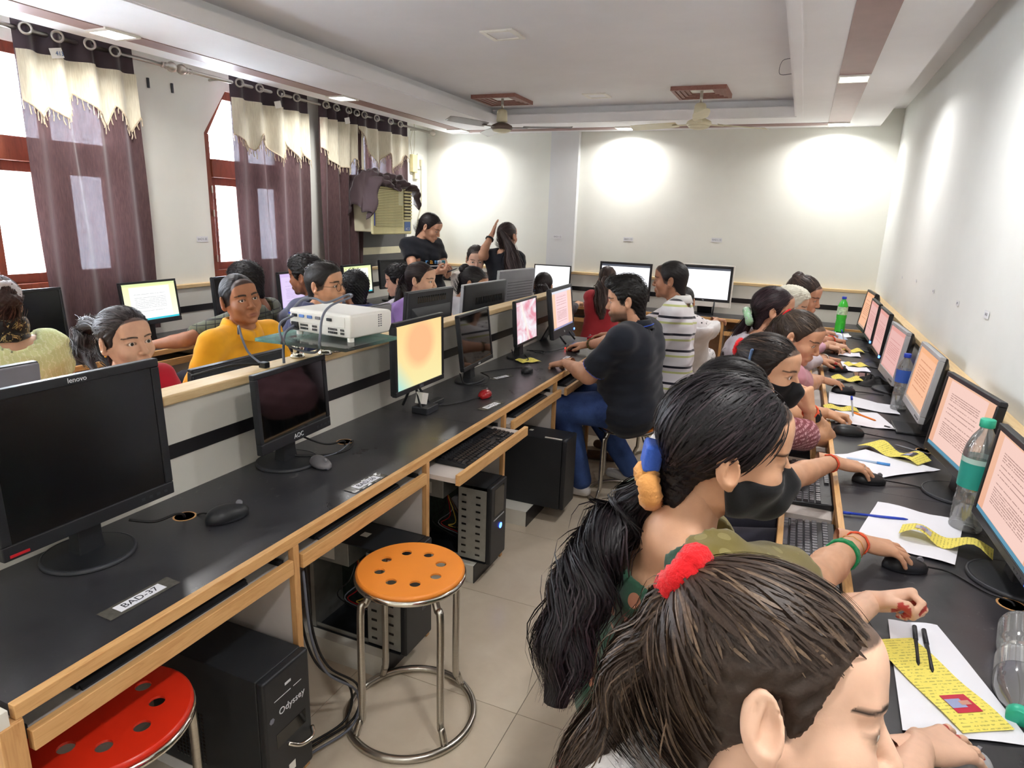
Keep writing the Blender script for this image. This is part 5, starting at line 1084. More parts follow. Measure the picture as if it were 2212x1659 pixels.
def np_mesh(name, V, Q, mats, attr=None, smooth=True):
    me = bpy.data.meshes.new(name); n, q = len(V), len(Q)
    me.vertices.add(n); me.vertices.foreach_set('co', np.asarray(V, np.float32).ravel())
    me.loops.add(q*4); me.loops.foreach_set('vertex_index', np.asarray(Q, np.int32).ravel())
    me.polygons.add(q); me.polygons.foreach_set('loop_start', np.arange(0, q*4, 4, dtype=np.int32)); me.polygons.foreach_set('loop_total', np.full(q, 4, np.int32))
    me.update(calc_edges=True); me.validate()
    if smooth: me.polygons.foreach_set('use_smooth', [True]*len(me.polygons))
    for m in (mats if isinstance(mats, (list, tuple)) else [mats]): me.materials.append(m)
    if attr is not None:
        at = me.color_attributes.new('mask', 'FLOAT_COLOR', 'POINT'); at.data.foreach_set('color', np.asarray(attr, np.float32).ravel())
    return me
def link_obj(name, me, parent):
    o = bpy.data.objects.new(name, me); C.objects.link(o); o.parent = parent; return o
HL_Z = [-0.2, -0.10, -0.045, -0.03, -0.015, 0.02, 0.05, 0.066, 0.078, 0.13]
HL_Y = [0.055, 0.050, 0.030, 0.012, -0.030, -0.043, -0.058, -0.078, -0.10, -0.2]
CRC = np.array((0, 0.012, 0.030)); CRR = np.array((0.0735, 0.0945, 0.084))
_HEADS = {}
def head_template(sex, res):
    key = (sex, res)
    if key in _HEADS: return _HEADS[key]
    m = sex == 'm'
    f = Field((-0.105, -0.135, -0.19), (0.105, 0.125, 0.13), res)
    f.ell(CRC, CRR, 0.01); f.ell((0, -0.028, -0.020), (0.0625 if m else 0.059, 0.062, 0.086), 0.02)
    jw = 0.050 if m else 0.042
    f.ell((0, -0.035, -0.070), (jw, 0.052, 0.040), 0.02); f.ell((0, -0.078, -0.097), (0.021 if m else 0.017, 0.016, 0.015), 0.02)
    for s in (-1, 1):
        f.ell((s*(0.036 if m else 0.034), -0.058, -0.030), (0.028, 0.030, 0.028), 0.018)
        f.cap((s*0.012, -0.086, 0.020), (s*0.042, -0.074, 0.022), 0.0105 if m else 0.008, 0.008, 0.014)
        f.cap((s*0.060, 0.0, -0.03), (s*jw*0.98, -0.02, -0.075), 0.014, 0.014, 0.025)
    f.ell((0, -0.068, 0.052), (0.05, 0.026, 0.035), 0.025)
    for s in (-1, 1): f.ell((s*0.031, -0.099, 0.001), (0.020, 0.014, 0.013), 0.010, 's')
    f.cap((0, -0.086, 0.010), (0, -0.1075, -0.030), 0.0075, 0.0105, 0.010)
    for s in (-1, 1): f.ell((s*0.0115, -0.098, -0.0355), (0.0085, 0.010, 0.007), 0.006)
    f.ell((0, -0.0905, -0.066), (0.026, 0.013, 0.018), 0.010)
    f.cap((-0.017, -0.0925, -0.0630), (0.017, -0.0925, -0.0630), 0.0052, None, 0.005); f.cap((0, -0.0985, -0.0622), (0, -0.0985, -0.0624), 0.0055, None, 0.006)
    f.cap((-0.013, -0.0945, -0.0735), (0.013, -0.0945, -0.0735), 0.0062, None, 0.005)
    f.cap((-0.021, -0.1035, -0.0682), (0.021, -0.1035, -0.0682), 0.0042, None, 0.003, 's'); f.cap((-0.02, -0.100, -0.083), (0.02, -0.100, -0.083), 0.006, None, 0.008, 's')
    for s in (-1, 1):
        f.ell((s*0.031, -0.0765, 0.0005), (0.0165, 0.0138, 0.0138), 0.006)
        f.ell((s*0.031, -0.093, -0.0005), (0.0145, 0.016, 0.0058 if m else 0.0066), 0.002, 's')
        R = Matrix.Rotation(s*0.42, 3, 'Z') @ Matrix.Rotation(-0.18, 3, 'X')
        f.ell((s*0.0820, 0.012, -0.006), (0.0095, 0.0190, 0.032), 0.004, R=R); f.ell((s*0.0925, 0.0100, -0.001), (0.0120, 0.0130, 0.0240), 0.0015, 's', R=R)
        f.cap((s*0.0830, 0.014, 0.014), (s*0.0840, 0.018, -0.012), 0.0030, 0.0034, 0.002); f.ell((s*0.0800, -0.0015, -0.010), (0.0045, 0.0045, 0.007), 0.003); f.ell((s*0.0800, 0.003, -0.034), (0.0055, 0.0075, 0.0085), 0.005)
    nr = 0.054 if m else 0.046
    f.cap((0, 0.018, -0.05), (0, 0.040, -0.20), nr*0.95, nr, 0.022)
    V, Q = nets(f.F, f.lo, res); V = smooth_verts(V, Q, 1, 0.3)
    x, y, z = V.T; A = np.zeros((len(V), 4)); ax = np.abs(x)
    A[:, 0] = np.clip(1.6-1.6*((x/0.023)**2+((z+0.068)/0.0105)**2), 0, 1)*(y < -0.08)
    bz = 0.0205+0.004*(1-((ax-0.032)/0.022)**2); th = np.where(ax < 0.045, 0.0042 if m else 0.0030, 0.0022)
    A[:, 1] = np.clip(1.5-np.abs(z-bz)/th, 0, 1)*((ax > 0.011) & (ax < 0.053) & (y < -0.055))
    e = np.sqrt(((ax-0.031)/0.0155)**2+((z-0.0005)/0.0075)**2)
    A[:, 1] = np.maximum(A[:, 1], np.clip(1.0-np.abs(e-0.93)*4, 0, 1)*(y < -0.06)*(z > -0.004)*0.85)
    hl = np.interp(z, HL_Z, HL_Y)+(0.0 if m else 0.018); A[:, 2] = np.clip(0.5+(y-hl)/0.006, 0, 1)*(ax < 0.0765)*(z > -0.11)
    A[:, 3] = np.clip((-0.045-z)/0.02, 0, 1)*(y < 0.0)*(1-A[:, 0])*np.clip((z+0.125)/0.02, 0, 1)
    _HEADS[key] = (V, Q, A); return _HEADS[key]
_CAPS = {}
def hair_cap(style, res=0.004):
    key = (style, res)
    if key in _CAPS: return _CAPS[key]
    f = Field((-0.13, -0.15, -0.16), (0.13, 0.16, 0.18), res); t = {'buzz': 0.0035, 'short': 0.009, 'thick': 0.014, 'quiff': 0.006, 'fade': 0.003, 'pulled': 0.006, 'soft': 0.008, 'loose': 0.010}[style]
    f.ell(CRC, CRR+t, 0.01)
    f.cap((0, 0.045, -0.02), (0, 0.048, -0.085), 0.052+t*0.6, 0.042+t*0.4, 0.02)
    if style in ('short', 'thick'): f.ell((0, -0.012, 0.062), (0.072+t*0.4, 0.088, 0.056+t*0.8), 0.012)
    if style == 'quiff':
        f.ell((0, -0.02, 0.075), (0.069, 0.085, 0.062), 0.012); f.ell((0, -0.068, 0.10), (0.056, 0.042, 0.034), 0.02); f.ell((0.0, 0.02, 0.1), (0.06, 0.06, 0.035), 0.02)
    if style == 'fade': f.ell((0, -0.012, 0.060), (0.066, 0.086, 0.058), 0.008)
    if style == 'soft': f.ell((0, 0.018, 0.050), (0.076, 0.088, 0.068), 0.02)
    gx, gy, gz = f.grid(); hz = np.interp(gz.ravel(), HL_Z, HL_Y).reshape(gz.shape).astype(np.float32)
    d = (hz+(0.010 if style in ('soft', 'pulled') else 0.0)-gy)*0.75
    if style in ('thick', 'quiff'): d = d+0.006*np.sin(gx*160)*np.sin(gz*90)
    k = 0.006; F = f.F; h = np.clip(0.5-0.5*(F-d)/k, 0, 1); f.F = (F*(1-h)+d*h+k*h*(1-h)).astype(np.float32)
    for s in (-1, 1): f.ell((s*0.086, 0.006, -0.010), (0.022, 0.024, 0.036), 0.006, 's')
    V, Q = nets(f.F, f.lo, res)
    x, y, z = V.T; amp = {'thick': 0.004, 'quiff': 0.003, 'short': 0.0025, 'soft': 0.002}.get(style, 0.0008)
    n = np.sin(x*310+y*120)*np.sin(z*270+y*210)+0.6*np.sin(x*700+z*500)*np.sin(y*640)
    nr = (V-CRC)/np.linalg.norm(V-CRC, axis=1)[:, None]; V = V+nr*(n*amp)[:, None]
    _CAPS[key] = (V, Q); return _CAPS[key]
def mask_template(res=0.0035):
    if 'mask' in _CAPS: return _CAPS['mask']
    f = Field((-0.105, -0.15, -0.15), (0.105, 0.06, 0.03), res)
    f.ell((0, -0.028, -0.020), (0.0665, 0.066, 0.09), 0.02); f.ell((0, -0.035, -0.070), (0.052, 0.057, 0.046), 0.02); f.ell((0, -0.078, -0.097), (0.024, 0.022, 0.020), 0.02)
    for s in (-1, 1): f.ell((s*0.036, -0.058, -0.034), (0.032, 0.034, 0.034), 0.018); f.cap((s*0.060, 0.0, -0.03), (s*0.046, -0.02, -0.075), 0.018, 0.018, 0.025)
    f.cap((0, -0.094, -0.010), (0, -0.116, -0.045), 0.010, 0.018, 0.02); f.ell((0, -0.098, -0.072), (0.034, 0.026, 0.034), 0.025)
    gx, gy, gz = f.grid(); top = -0.012-0.32*np.abs(gx)+0.10*(gy+0.10); F = f.F
    back = (-0.008+0.25*np.clip(-0.05-gz, 0, 1)*0-gy)
    for d in (gz-top, gy-(0.004+0.35*(gz+0.05)), -0.116-gz):
        k = 0.004; h = np.clip(0.5-0.5*(F-d)/k, 0, 1); F = (F*(1-h)+d*h+k*h*(1-h)).astype(np.float32)
    V, Q = nets(F, f.lo, res); V = smooth_verts(V, Q, 1, 0.4); _CAPS['mask'] = (V, Q); return V, Q
# ---- hands: wrist at origin, fingers towards -Y, palm down (-Z); right hand has its thumb on +X
POSES = {
    'mouse': dict(b=[(10, 20, 14), (13, 24, 16), (15, 26, 16), (16, 28, 16)], spread=8, th=((0.030, -0.030, -0.010), (0.052, -0.062, -0.024), (0.050, -0.088, -0.030)), arch=0.0),
    'rest': dict(b=[(25, 35, 20), (30, 40, 20), (34, 42, 22), (36, 44, 22)], spread=4, th=((0.030, -0.028, -0.010), (0.050, -0.058, -0.026), (0.046, -0.082, -0.034)), arch=0.0),
    'fist': dict(b=[(62, 80, 40), (66, 84, 42), (70, 86, 42), (72, 86, 42)], spread=1, th=((0.028, -0.030, -0.014), (0.040, -0.062, -0.034), (0.018, -0.074, -0.044)), arch=0.0),
    'pen': dict(b=[(48, 52, 22), (56, 60, 30), (64, 72, 36), (66, 76, 36)], spread=1, th=((0.030, -0.032, -0.014), (0.046, -0.066, -0.032), (0.030, -0.088, -0.044)), arch=0.0),
    'flat': dict(b=[(6, 8, 5), (4, 8, 5), (6, 9, 5), (8, 10, 6)], spread=3, th=((0.030, -0.028, -0.006), (0.056, -0.056, -0.008), (0.062, -0.084, -0.010)), arch=0.0),
    'hold': dict(b=[(40, 45, 25), (46, 50, 26), (50, 55, 28), (52, 56, 28)], spread=3, th=((0.032, -0.028, -0.012), (0.048, -0.050, -0.040), (0.038, -0.074, -0.058)), arch=0.0),
}
_HANDS = {}
def hand_template(pose, res=0.0024):
    key = (pose, res)
    if key in _HANDS: return _HANDS[key]
    p = POSES[pose]; f = Field((-0.075, -0.215, -0.12), (0.085, 0.06, 0.04), res)
    f.cap((0, 0.05, 0), (0, 0.0, 0), 0.024, 0.023, 0.01)
    for x0, x1 in ((0.012, 0.028), (0.004, 0.009), (-0.005, -0.010), (-0.012, -0.027)): f.cap((x0, -0.006, 0.0), (x1, -0.084, 0.001), 0.0155, 0.0112, 0.012)
    f.ell((0.022, -0.035, -0.009), (0.014, 0.030, 0.012), 0.012); f.ell((-0.020, -0.045, -0.007), (0.012, 0.034, 0.011), 0.012)
    nails = []
    for k, (bx_, L) in enumerate(zip((0.030, 0.010, -0.010, -0.029), (0.070, 0.078, 0.072, 0.057))):
        pos = np.array((bx_, -0.084+(0.004 if k in (0, 3) else 0)+(0.008 if k == 3 else 0), 0.001)); yaw = math.radians(p['spread']*(1.5-k)); a = 0; r = 0.0087 if k < 3 else 0.0077
        for sg, (l, bd_) in enumerate(zip((0.46, 0.30, 0.24), p['b'][k])):
            a += math.radians(bd_); d = np.array((math.sin(yaw)*math.cos(a), -math.cos(yaw)*math.cos(a), -math.sin(a))); q = pos+d*L*l; r2 = r*0.90
            f.cap(pos, q, r, r2, 0.0035); pos = q; r = r2
        nails.append((pos, d, r))
    t = [np.array(q) for q in p['th']]; f.cap((0.012, -0.012, -0.006), t[0], 0.016, 0.0135, 0.012); f.cap(t[0], t[1], 0.0125, 0.0108, 0.006); f.cap(t[1], t[2], 0.0106, 0.0088, 0.004)
    d = t[2]-t[1]; nails.append((t[2], d/np.linalg.norm(d), 0.009))
    V, Q = nets(f.F, f.lo, res); A = np.zeros((len(V), 4))
    for k, (q, d, r) in enumerate(nails):
        up = np.cross(d, (1.0, 0, 0)) if k < 4 else np.array((0.6, 0, 0.8)); up = up-d*(up @ d); up /= np.linalg.norm(up)
        w = V-q; al = w @ d; hi = w @ up; A[:, 3] = np.maximum(A[:, 3], ((al > -r*0.75) & (al < r*1.2) & (hi > r*0.30)).astype(float))
    _HANDS[key] = (V, Q, A); return _HANDS[key]
# ---- ribbons
def ribbons(P, Nrm, w, taper=True):
    """P (n,k,3) polylines, Nrm (n,k,3) facing -> verts, quads"""
    n, k, _ = P.shape; T = np.gradient(P, axis=1); S = np.cross(T, Nrm); S /= np.linalg.norm(S, axis=2)[:, :, None]+1e-9
    ww = np.broadcast_to(np.asarray(w, float).reshape(-1, 1), (n, k)).copy()
    if taper: u = np.linspace(0, 1, k); ww = ww*np.clip(np.minimum(u*6+0.25, (1-u)*5+0.15), 0, 1)[None]
    V = np.stack([P-S*ww[:, :, None]/2, P+S*ww[:, :, None]/2], 2).reshape(-1, 3)
    b = (np.arange(n)[:, None]*k+np.arange(k-1)[None]).ravel()*2
    return V, np.stack([b, b+1, b+3, b+2], 1)
def cap_strands(cv, tie, count, length, width, rng, lift=0.003, seg=9):
    ok_ = cv[~((np.abs(cv[:, 0]) > 0.055) & (cv[:, 2] < 0.040) & (cv[:, 1] < 0.045))]; i = rng.integers(0, len(ok_), count); p = ok_[i].copy(); q = (p-CRC)/CRR; kk = np.linalg.norm(q, axis=1)+rng.uniform(0.0, 1.0, count)*lift/0.085+0.012
    step = length*rng.uniform(0.5, 1.1, count)/(seg-1); out = []; nrm = []; jit = rng.normal(0, 0.10, (count, 3))
    for s in range(seg):
        c = CRC+(p-CRC)/np.linalg.norm((p-CRC)/CRR, axis=1)[:, None]*kk[:, None]; n = (c-CRC)/CRR**2; n /= np.linalg.norm(n, axis=1)[:, None]
        out.append(c); nrm.append(n); d = tie-c; dist = np.linalg.norm(d, axis=1); d = d/dist[:, None]+jit; d -= n*np.sum(d*n, axis=1)[:, None]; d /= np.linalg.norm(d, axis=1)[:, None]+1e-9
        p = c+d*np.minimum(step, dist*0.5)[:, None]
    V, Q = ribbons(np.stack(out, 1), np.stack(nrm, 1), width*rng.uniform(0.5, 1.3, count)); return V, Q, np.repeat(rng.uniform(0, 1, count), seg*2)
def tail_strands(ctrl, rad, count, width, rng, wave=0.004, seg=22, freq=3.0, stray=0.05):
    c = np.array([tuple(v) for v in bez(ctrl, 8)]); u = np.linspace(0, len(c)-1.001, seg); i = u.astype(int); c = c[i]+(c[i+1]-c[i])*(u-i)[:, None]
    T = np.gradient(c, axis=0); T /= np.linalg.norm(T, axis=1)[:, None]+1e-9; ref = np.array((0.3, 0.5, 0.8)); A = np.cross(T, ref); A /= np.linalg.norm(A, axis=1)[:, None]; B = np.cross(T, A)
    R = np.interp(np.linspace(0, 1, seg), np.linspace(0, 1, len(rad)), rad); th = rng.uniform(0, 2*PI, count); rr = np.sqrt(rng.uniform(0.15, 1, count)); sm = rng.uniform(0, 1, count) < stray; rr = np.where(sm, rr*1.35, rr)
    t = np.linspace(0, 1, seg); end = rng.uniform(0.72, 1.0, count); ph = rng.normal(0, 0.7, (count, 3))+th[:, None]*0.5; tt = t[None]*end[:, None]
    def at(arr): x = tt*(seg-1); j = np.clip(x.astype(int), 0, seg-2); fr = (x-j)[..., None]; return arr[j]+(arr[j+1]-arr[j])*fr
    cc, AA, BB = at(c), at(A), at(B); Rr = at(R[:, None])[..., 0]
    wv = wave*np.sin(freq*6.28*tt+ph[:, :1])*np.minimum(1, tt*4); wv2 = wave*np.sin(freq*1.3*6.28*tt+ph[:, 1:2])*np.minimum(1, tt*4)
    ox = Rr*(rr*np.cos(th))[:, None]+wv; oy = Rr*(rr*np.sin(th))[:, None]+wv2
    P = cc+AA*ox[..., None]+BB*oy[..., None]; N = AA*np.cos(th+ph[:, 2]*0.15)[:, None, None]+BB*np.sin(th+ph[:, 2]*0.15)[:, None, None]
    V, Q = ribbons(P, N, width*rng.uniform(0.5, 1.2, count)); return V, Q, np.repeat(rng.uniform(0, 1, count), seg*2)
# ---- materials for people
def m_skin(name, c, lip, hair, stub=0.0, nail=None):
    if name in MATS: return MATS[name]
    t = NT(name); at = t.add('ShaderNodeVertexColor', layer_name='mask'); sc = t.add('ShaderNodeSeparateColor'); t.link(at.outputs[0], sc.inputs[0])
    n = t.noise(t.coord('Object'), 30, 4); b = lin(c); col = t.ramp(n.outputs[0], [(0.3, tuple(x*0.92 for x in b)), (0.7, tuple(min(1, x*1.06) for x in b))])
    col = t.mix(t.math('MULTIPLY', sc.outputs[0], 0.65), col, lin(lip))
    al = t.math('MULTIPLY', at.outputs[1], stub if not nail else 0.9); col = t.mix(al, col, lin(hair) if not nail else lin(nail))
    col = t.mix(sc.outputs[1], col, lin((26, 20, 18))); col = t.mix(t.math('MULTIPLY', sc.outputs[2], 0.9), col, lin(hair))
    t.col(col); t.set(0.5, 0, 0.4); t.b.inputs['Subsurface Weight'].default_value = 0.06; t.b.inputs['Subsurface Radius'].default_value = (0.01, 0.004, 0.002)
    t.bump(t.noise(t.coord('Object'), 350, 2).outputs[0], 0.06, 0.002); MATS[name] = t.m; return t.m
def m_hair(name, c, hi=None, rough=0.42):
    if name in MATS: return MATS[name]
    t = NT(name); at = t.add('ShaderNodeVertexColor', layer_name='mask'); sc = t.add('ShaderNodeSeparateColor'); t.link(at.outputs[0], sc.inputs[0]); b = lin(c); h = lin(hi) if hi else tuple(min(1, x*2.0+0.01) for x in b)
    n = t.noise(t.coord('Object', (1, 1, 1)), 220, 3); fac = t.math('ADD', t.math('MULTIPLY', sc.outputs[0], 0.7), t.math('MULTIPLY', n.outputs[0], 0.3))
    t.col(t.ramp(fac, [(0.15, tuple(x*0.7 for x in b)), (0.6, b), (0.95, h)])); t.set(rough+0.06, 0, 0.32); t.bump(n.outputs[0], 0.2, 0.003); MATS[name] = t.m; return t.m
def m_eye():
    t = NT('eyeball'); v = t.coord('Object'); s = t.sep(v); d = t.math('DIVIDE', s[1], -0.0125)
    t.col(t.mix(t.math('GREATER_THAN', d, 0.968), t.mix(t.math('GREATER_THAN', d, 0.86), lin((226, 220, 214)), lin((48, 30, 22))), lin((8, 6, 6)))); t.set(0.12, 0, 0.6); return t.m
M_EYE = m_eye(); EYE_ME = MB().ball((0, 0, 0), 0.0125, 20, 14).mesh('eye', M_EYE, True)
def fabric(name, c, **kw):
    return mat(name, c, kw.pop('rough', 0.85), var=kw.pop('var', 0.08), nscale=kw.pop('nscale', 14), bump=kw.pop('bump', 0.15), bscale=kw.pop('bscale', 500), spec=0.2, sheen=kw.pop('sheen', 0.15))
def v3(p): return np.array(p, float)
def ik(S, W, l1, l2, pole):
    S, W = v3(S), v3(W); d = W-S; L = np.linalg.norm(d); mx = (l1+l2)*0.995
    if L > mx: k = L/mx; l1 *= k; l2 *= k
    dn = d/L; a = (l1*l1-l2*l2+L*L)/(2*L); h = math.sqrt(max(1e-6, l1*l1-a*a)); p = v3(pole); p = p-dn*(p @ dn); p /= np.linalg.norm(p)+1e-9
    return S+dn*a+p*h
def person(label, head, hd, by, pelvis, sex='f', hs=1.0, bulk=1.0, skin=(196, 146, 116), hairc=(30, 24, 24), hair='pulled', near=False, top=None, sleeve=0.55, neck=0.0, topinfl=0.010, legs=None, L=None, R=None, stub=0.0,
           tie=None, tail=None, tailr=None, tailn=260, tailw=0.004, tailwave=0.004, cap_n=500, bun=None, mask=False, nail=None, extra=(), knees=None, stand=False, shoes=None, gaze=0.0, collar=None, shw=None, nb=None, lipc=(170, 92, 86), eyes=True, hairhi=None, res=None, feet_pos=None, belly=0.0):
    t = thing('person', label, 'person', (pelvis[0], pelvis[1], 0)); off = v3((pelvis[0], pelvis[1], 0)); rng = np.random.default_rng(abs(hash(label)) % 9973 if False else sum(map(ord, label)))
    m = sex == 'm'; by = math.radians(by); d = v3((math.cos(by), math.sin(by), 0)); sd = v3((-math.sin(by), math.cos(by), 0)); up = v3((0, 0, 1)); P = v3(pelvis)
    Mh = Matrix.Translation(head) @ Matrix.Rotation(math.radians(hd[0])+PI/2, 4, 'Z') @ Matrix.Rotation(math.radians(hd[1]), 4, 'X') @ Matrix.Rotation(math.radians(hd[2]), 4, 'Y') @ Matrix.Scale(hs, 4)
    Mn = np.array(Mh)
    def H(p): return v3(Mh @ Vector(p))
    sk_m = m_skin('skin_%d' % len(MATS), skin, lipc, hairc, stub, nail); cap_n = int(cap_n*(0.7 if near < 2 else 0.9)); hm = m_hair('hair_%d_%d_%d' % tuple(hairc), hairc, hairhi)
    near = int(near); res = res or (0.0160, 0.0135, 0.0095)[near]
    base = H((0, 0.032, -0.115)); N = v3(nb) if nb is not None else base-up*0.022*hs-d*0.022
    sw_ = (shw or (0.175 if m else 0.150))*hs
    Ch = P+(N-P)*0.68+d*0.012; Wc = P+(N-P)*0.36+d*0.01*bulk
    SH = {s: N-up*0.050*hs+sd*s*sw_+d*0.012 for s in (1, -1)}
    b = bulk*hs; T = []
    def tc(a, c, ra, rb, k): T.append((a, c, ra, rb, k))
    cw = 0.085 if m else 0.070
    tc(Ch-sd*cw, Ch+sd*cw, 0.098*b, 0.098*b, 0.05); tc(Ch+up*0.07-sd*cw*1.1, Ch+up*0.07+sd*cw*1.1, 0.078*b, 0.078*b, 0.05)
    tc(Wc-sd*0.055, Wc+sd*0.055, (0.098 if m else 0.090)*b, (0.098 if m else 0.090)*b, 0.06); tc(P-sd*0.075, P+sd*0.075, 0.112*b, 0.112*b, 0.06)
    for s in (1, -1):
        tc(Ch+sd*s*cw*0.8, Wc+sd*s*0.05, 0.088*b, 0.082*b, 0.05); tc(Wc+sd*s*0.05, P+sd*s*0.07, 0.085*b, 0.10*b, 0.05)
        tc(N-up*0.03, SH[s], 0.050*hs, 0.052*b, 0.045)
        if not m: tc(Ch+d*0.055*b+sd*s*0.062+up*0.01, Ch+d*0.075*b+sd*s*0.062-up*0.01, 0.050, 0.050, 0.03)
    if belly: tc(Wc+d*belly*0.5-up*0.02, P+d*belly*0.6+up*0.06, 0.11*b, 0.115*b, 0.06)
    # ---- arms
    arms = {}
    for s, hnd in ((1, L), (-1, R)):
        if hnd is None: Wp = P+d*0.22+sd*s*0.13+up*0.10 if not stand else SH[s]-up*0.50+sd*s*0.06; hnd = dict(w=Wp, f=d*0.8-up*0.3+sd*-s*0.3 if not stand else -up, n=up if not stand else sd*s, pose='rest')
        Wp = v3(hnd['w']); El = ik(SH[s], Wp, 0.285*hs, 0.245*hs, hnd.get('pole', -up*1.0+sd*s*0.55-d*0.2)) if 'e' not in hnd else v3(hnd['e']); arms[s] = (SH[s], El, Wp, hnd)
    pts = [P, N, Ch, Wc, base]+[q for a in arms.values() for q in a[:3]]
    lo = np.min(pts, 0)-0.22; hi = np.max(pts, 0)+0.2
    Fb = Field(lo, hi, res)
    for a, c, ra, rb, k in T: Fb.cap(a, c, ra-0.014, rb-0.014, k)
    nr = (0.054 if m else 0.046)*hs
    Fb.cap(N-up*0.05, base+(H((0, 0.02, -0.06))-base)*0.5, nr*1.12, nr, 0.03)
    ab = b if bulk > 1 else (b*0.5+0.5*hs)
    for s, (S_, E_, W_, hn) in arms.items():
        Fb.cap(S_, E_, 0.047*ab, 0.039*ab, 0.03); Fb.cap(E_, E_+(W_-E_)*0.35, 0.038*ab, 0.038*ab, 0.02); Fb.cap(E_+(W_-E_)*0.3, W_, 0.037*ab, 0.0245*hs, 0.012)
    V, Q = nets(Fb.F, Fb.lo, res); Vs = [V]; Qs = [Q]; As = [np.zeros((len(V), 4))]
    hv, hq, ha = head_template(sex, (0.0058, 0.0042, 0.0029)[near])
    def tf(Mx, v): Mx = np.array(Mx); return v @ Mx[:3, :3].T+Mx[:3, 3]
    n0 = len(V); Vs.append(tf(Mn, hv)); Qs.append(hq+n0); ha = ha.copy()
    if nail: ha[:, 3] = 0
    if hair in ('none',): ha[:, 2] = 0
    As.append(ha); n0 += len(hv)
    for s, (S_, E_, W_, hn) in arms.items():
        hv2, hq2, ha2 = hand_template(hn.get('pose', 'rest'), (0.0052, 0.0034, 0.0029)[near]); f_ = v3(hn['f']); f_ /= np.linalg.norm(f_); z_ = v3(hn.get('n', up)); z_ = z_-f_*(z_ @ f_); z_ /= np.linalg.norm(z_); x_ = np.cross(-f_, z_)
        hz = 0.95*hs*(1.06 if m else 0.97); Mx = np.eye(4); Mx[:3, 0] = x_*hz; Mx[:3, 1] = -f_*hz; Mx[:3, 2] = z_*hz; Mx[:3, 3] = W_
        vv = hv2.copy(); qq = hq2
        if s == 1: vv[:, 0] *= -1; qq = qq[:, ::-1]
        a3 = ha2.copy()
        if not nail: a3[:, 3] = 0
        Vs.append(tf(Mx, vv)); Qs.append(qq+n0); As.append(a3); n0 += len(vv)
    body = link_obj('body', np_mesh('body', np.concatenate(Vs)-off, np.concatenate(Qs), sk_m, np.concatenate(As)), t)
    # ---- legs
    kn = {}
    for s in (1, -1):
        hip = P+sd*s*0.085*hs
        if stand: K = hip-up*0.42*hs+d*0.01; A_ = v3((hip[0], hip[1], 0.08))-d*0.01
        else:
            K = v3(knees[0 if s == 1 else 1]) if knees else P+d*0.43*hs+sd*s*0.10+up*0.01; A_ = v3(feet_pos[0 if s == 1 else 1]) if feet_pos else v3((K[0], K[1], 0.075))-d*0.06
        kn[s] = (hip, K, A_)
    pl = [q for a in kn.values() for q in a]; lr = 0.025 if shoes is None else 0.011
    Fl = Field(np.min(pl, 0)-0.22, np.max(pl, 0)+0.2, lr)
    Fl.cap(P-sd*0.07, P+sd*0.07, 0.118*b, None, 0.05)
    for s, (hip, K, A_) in kn.items():
        Fl.cap(hip, K, 0.092*b, 0.066*b, 0.04); Fl.cap(K, A_+up*0.02, 0.064*b, 0.048*b, 0.03)
        Ff = Field(A_-0.22, A_+0.22, 0.013 if shoes is None else 0.009); Ff.cap(A_+up*0.06, A_-up*0.02, 0.038, 0.040, 0.02); Ff.cap(A_-up*0.04-d*0.03, A_-up*0.045+d*0.14+sd*s*0.02, 0.036, 0.032, 0.02)
        V, Q = nets(Ff.F, Ff.lo, Ff.res); V[:, 2] = np.maximum(V[:, 2], 0.001); link_obj('shoe' if shoes is None or 'sock' not in shoes.name else 'sock', np_mesh('shoe', V-off, Q, shoes or fabric('dark_shoes', (36, 32, 32))), t)
    V, Q = nets(Fl.F, Fl.lo, lr); link_obj('trousers', np_mesh('trousers', V-off, Q, legs or fabric('dark_trousers', (44, 44, 56))), t)

    # ---- top garment
    Fs = Field(lo-0.03, hi+0.03, res)
    for a, c, ra, rb, k in T: Fs.cap(a, c, ra+topinfl, rb+topinfl, k)
    for s, (S_, E_, W_, hn) in arms.items():
        fl_ = 0.016 if sleeve < 0.9 else 0.010
        if sleeve <= 1.0: Fs.cap(S_, S_+(E_-S_)*sleeve, 0.050*ab+0.008, 0.046*ab+fl_, 0.03)
        else: Fs.cap(S_, E_, 0.050*ab+0.008, 0.043*ab+0.010, 0.03); Fs.cap(E_, E_+(W_-E_)*(sleeve-1), 0.043*ab+0.008, 0.032*ab+0.008, 0.02)
    g = Fs.grid()
    for s, (S_, E_, W_, hn) in arms.items():               # flat cuffs
        a_, c_ = (S_, E_) if sleeve <= 1 else (E_, W_); q = a_+(c_-a_)*(sleeve if sleeve <= 1 else sleeve-1); ax_ = (c_-a_)/np.linalg.norm(c_-a_)
        sl, gg = Fs.sub(q-0.09, q+0.09)
        if sl is not None:
            pl_ = (gg[0]-q[0])*ax_[0]+(gg[1]-q[1])*ax_[1]+(gg[2]-q[2])*ax_[2]; rad = np.sqrt(np.maximum(0, (gg[0]-q[0])**2+(gg[1]-q[1])**2+(gg[2]-q[2])**2-pl_**2)); Fs.F[sl] = np.maximum(Fs.F[sl], np.where((rad < 0.085) & (pl_ > -0.02), pl_-0.002, -1))
    Fshell = Fs.F.copy()
    Fs.cap(N-up*0.012-d*0.01-up*neck*0.4+d*neck*0.3, base+up*0.10, nr*1.22+neck*0.55, nr*1.35+neck*0.3, 0.010, 's')
    if neck < 0: pass
    V, Q = nets(Fs.F, Fs.lo, res)
    rel = V-P; w = 0.0035*np.sin(rel @ d*42+rel[:, 2]*30)*np.sin(rel @ sd*36-rel[:, 2]*22)+0.002*np.sin(rel[:, 2]*95+rel @ sd*30)
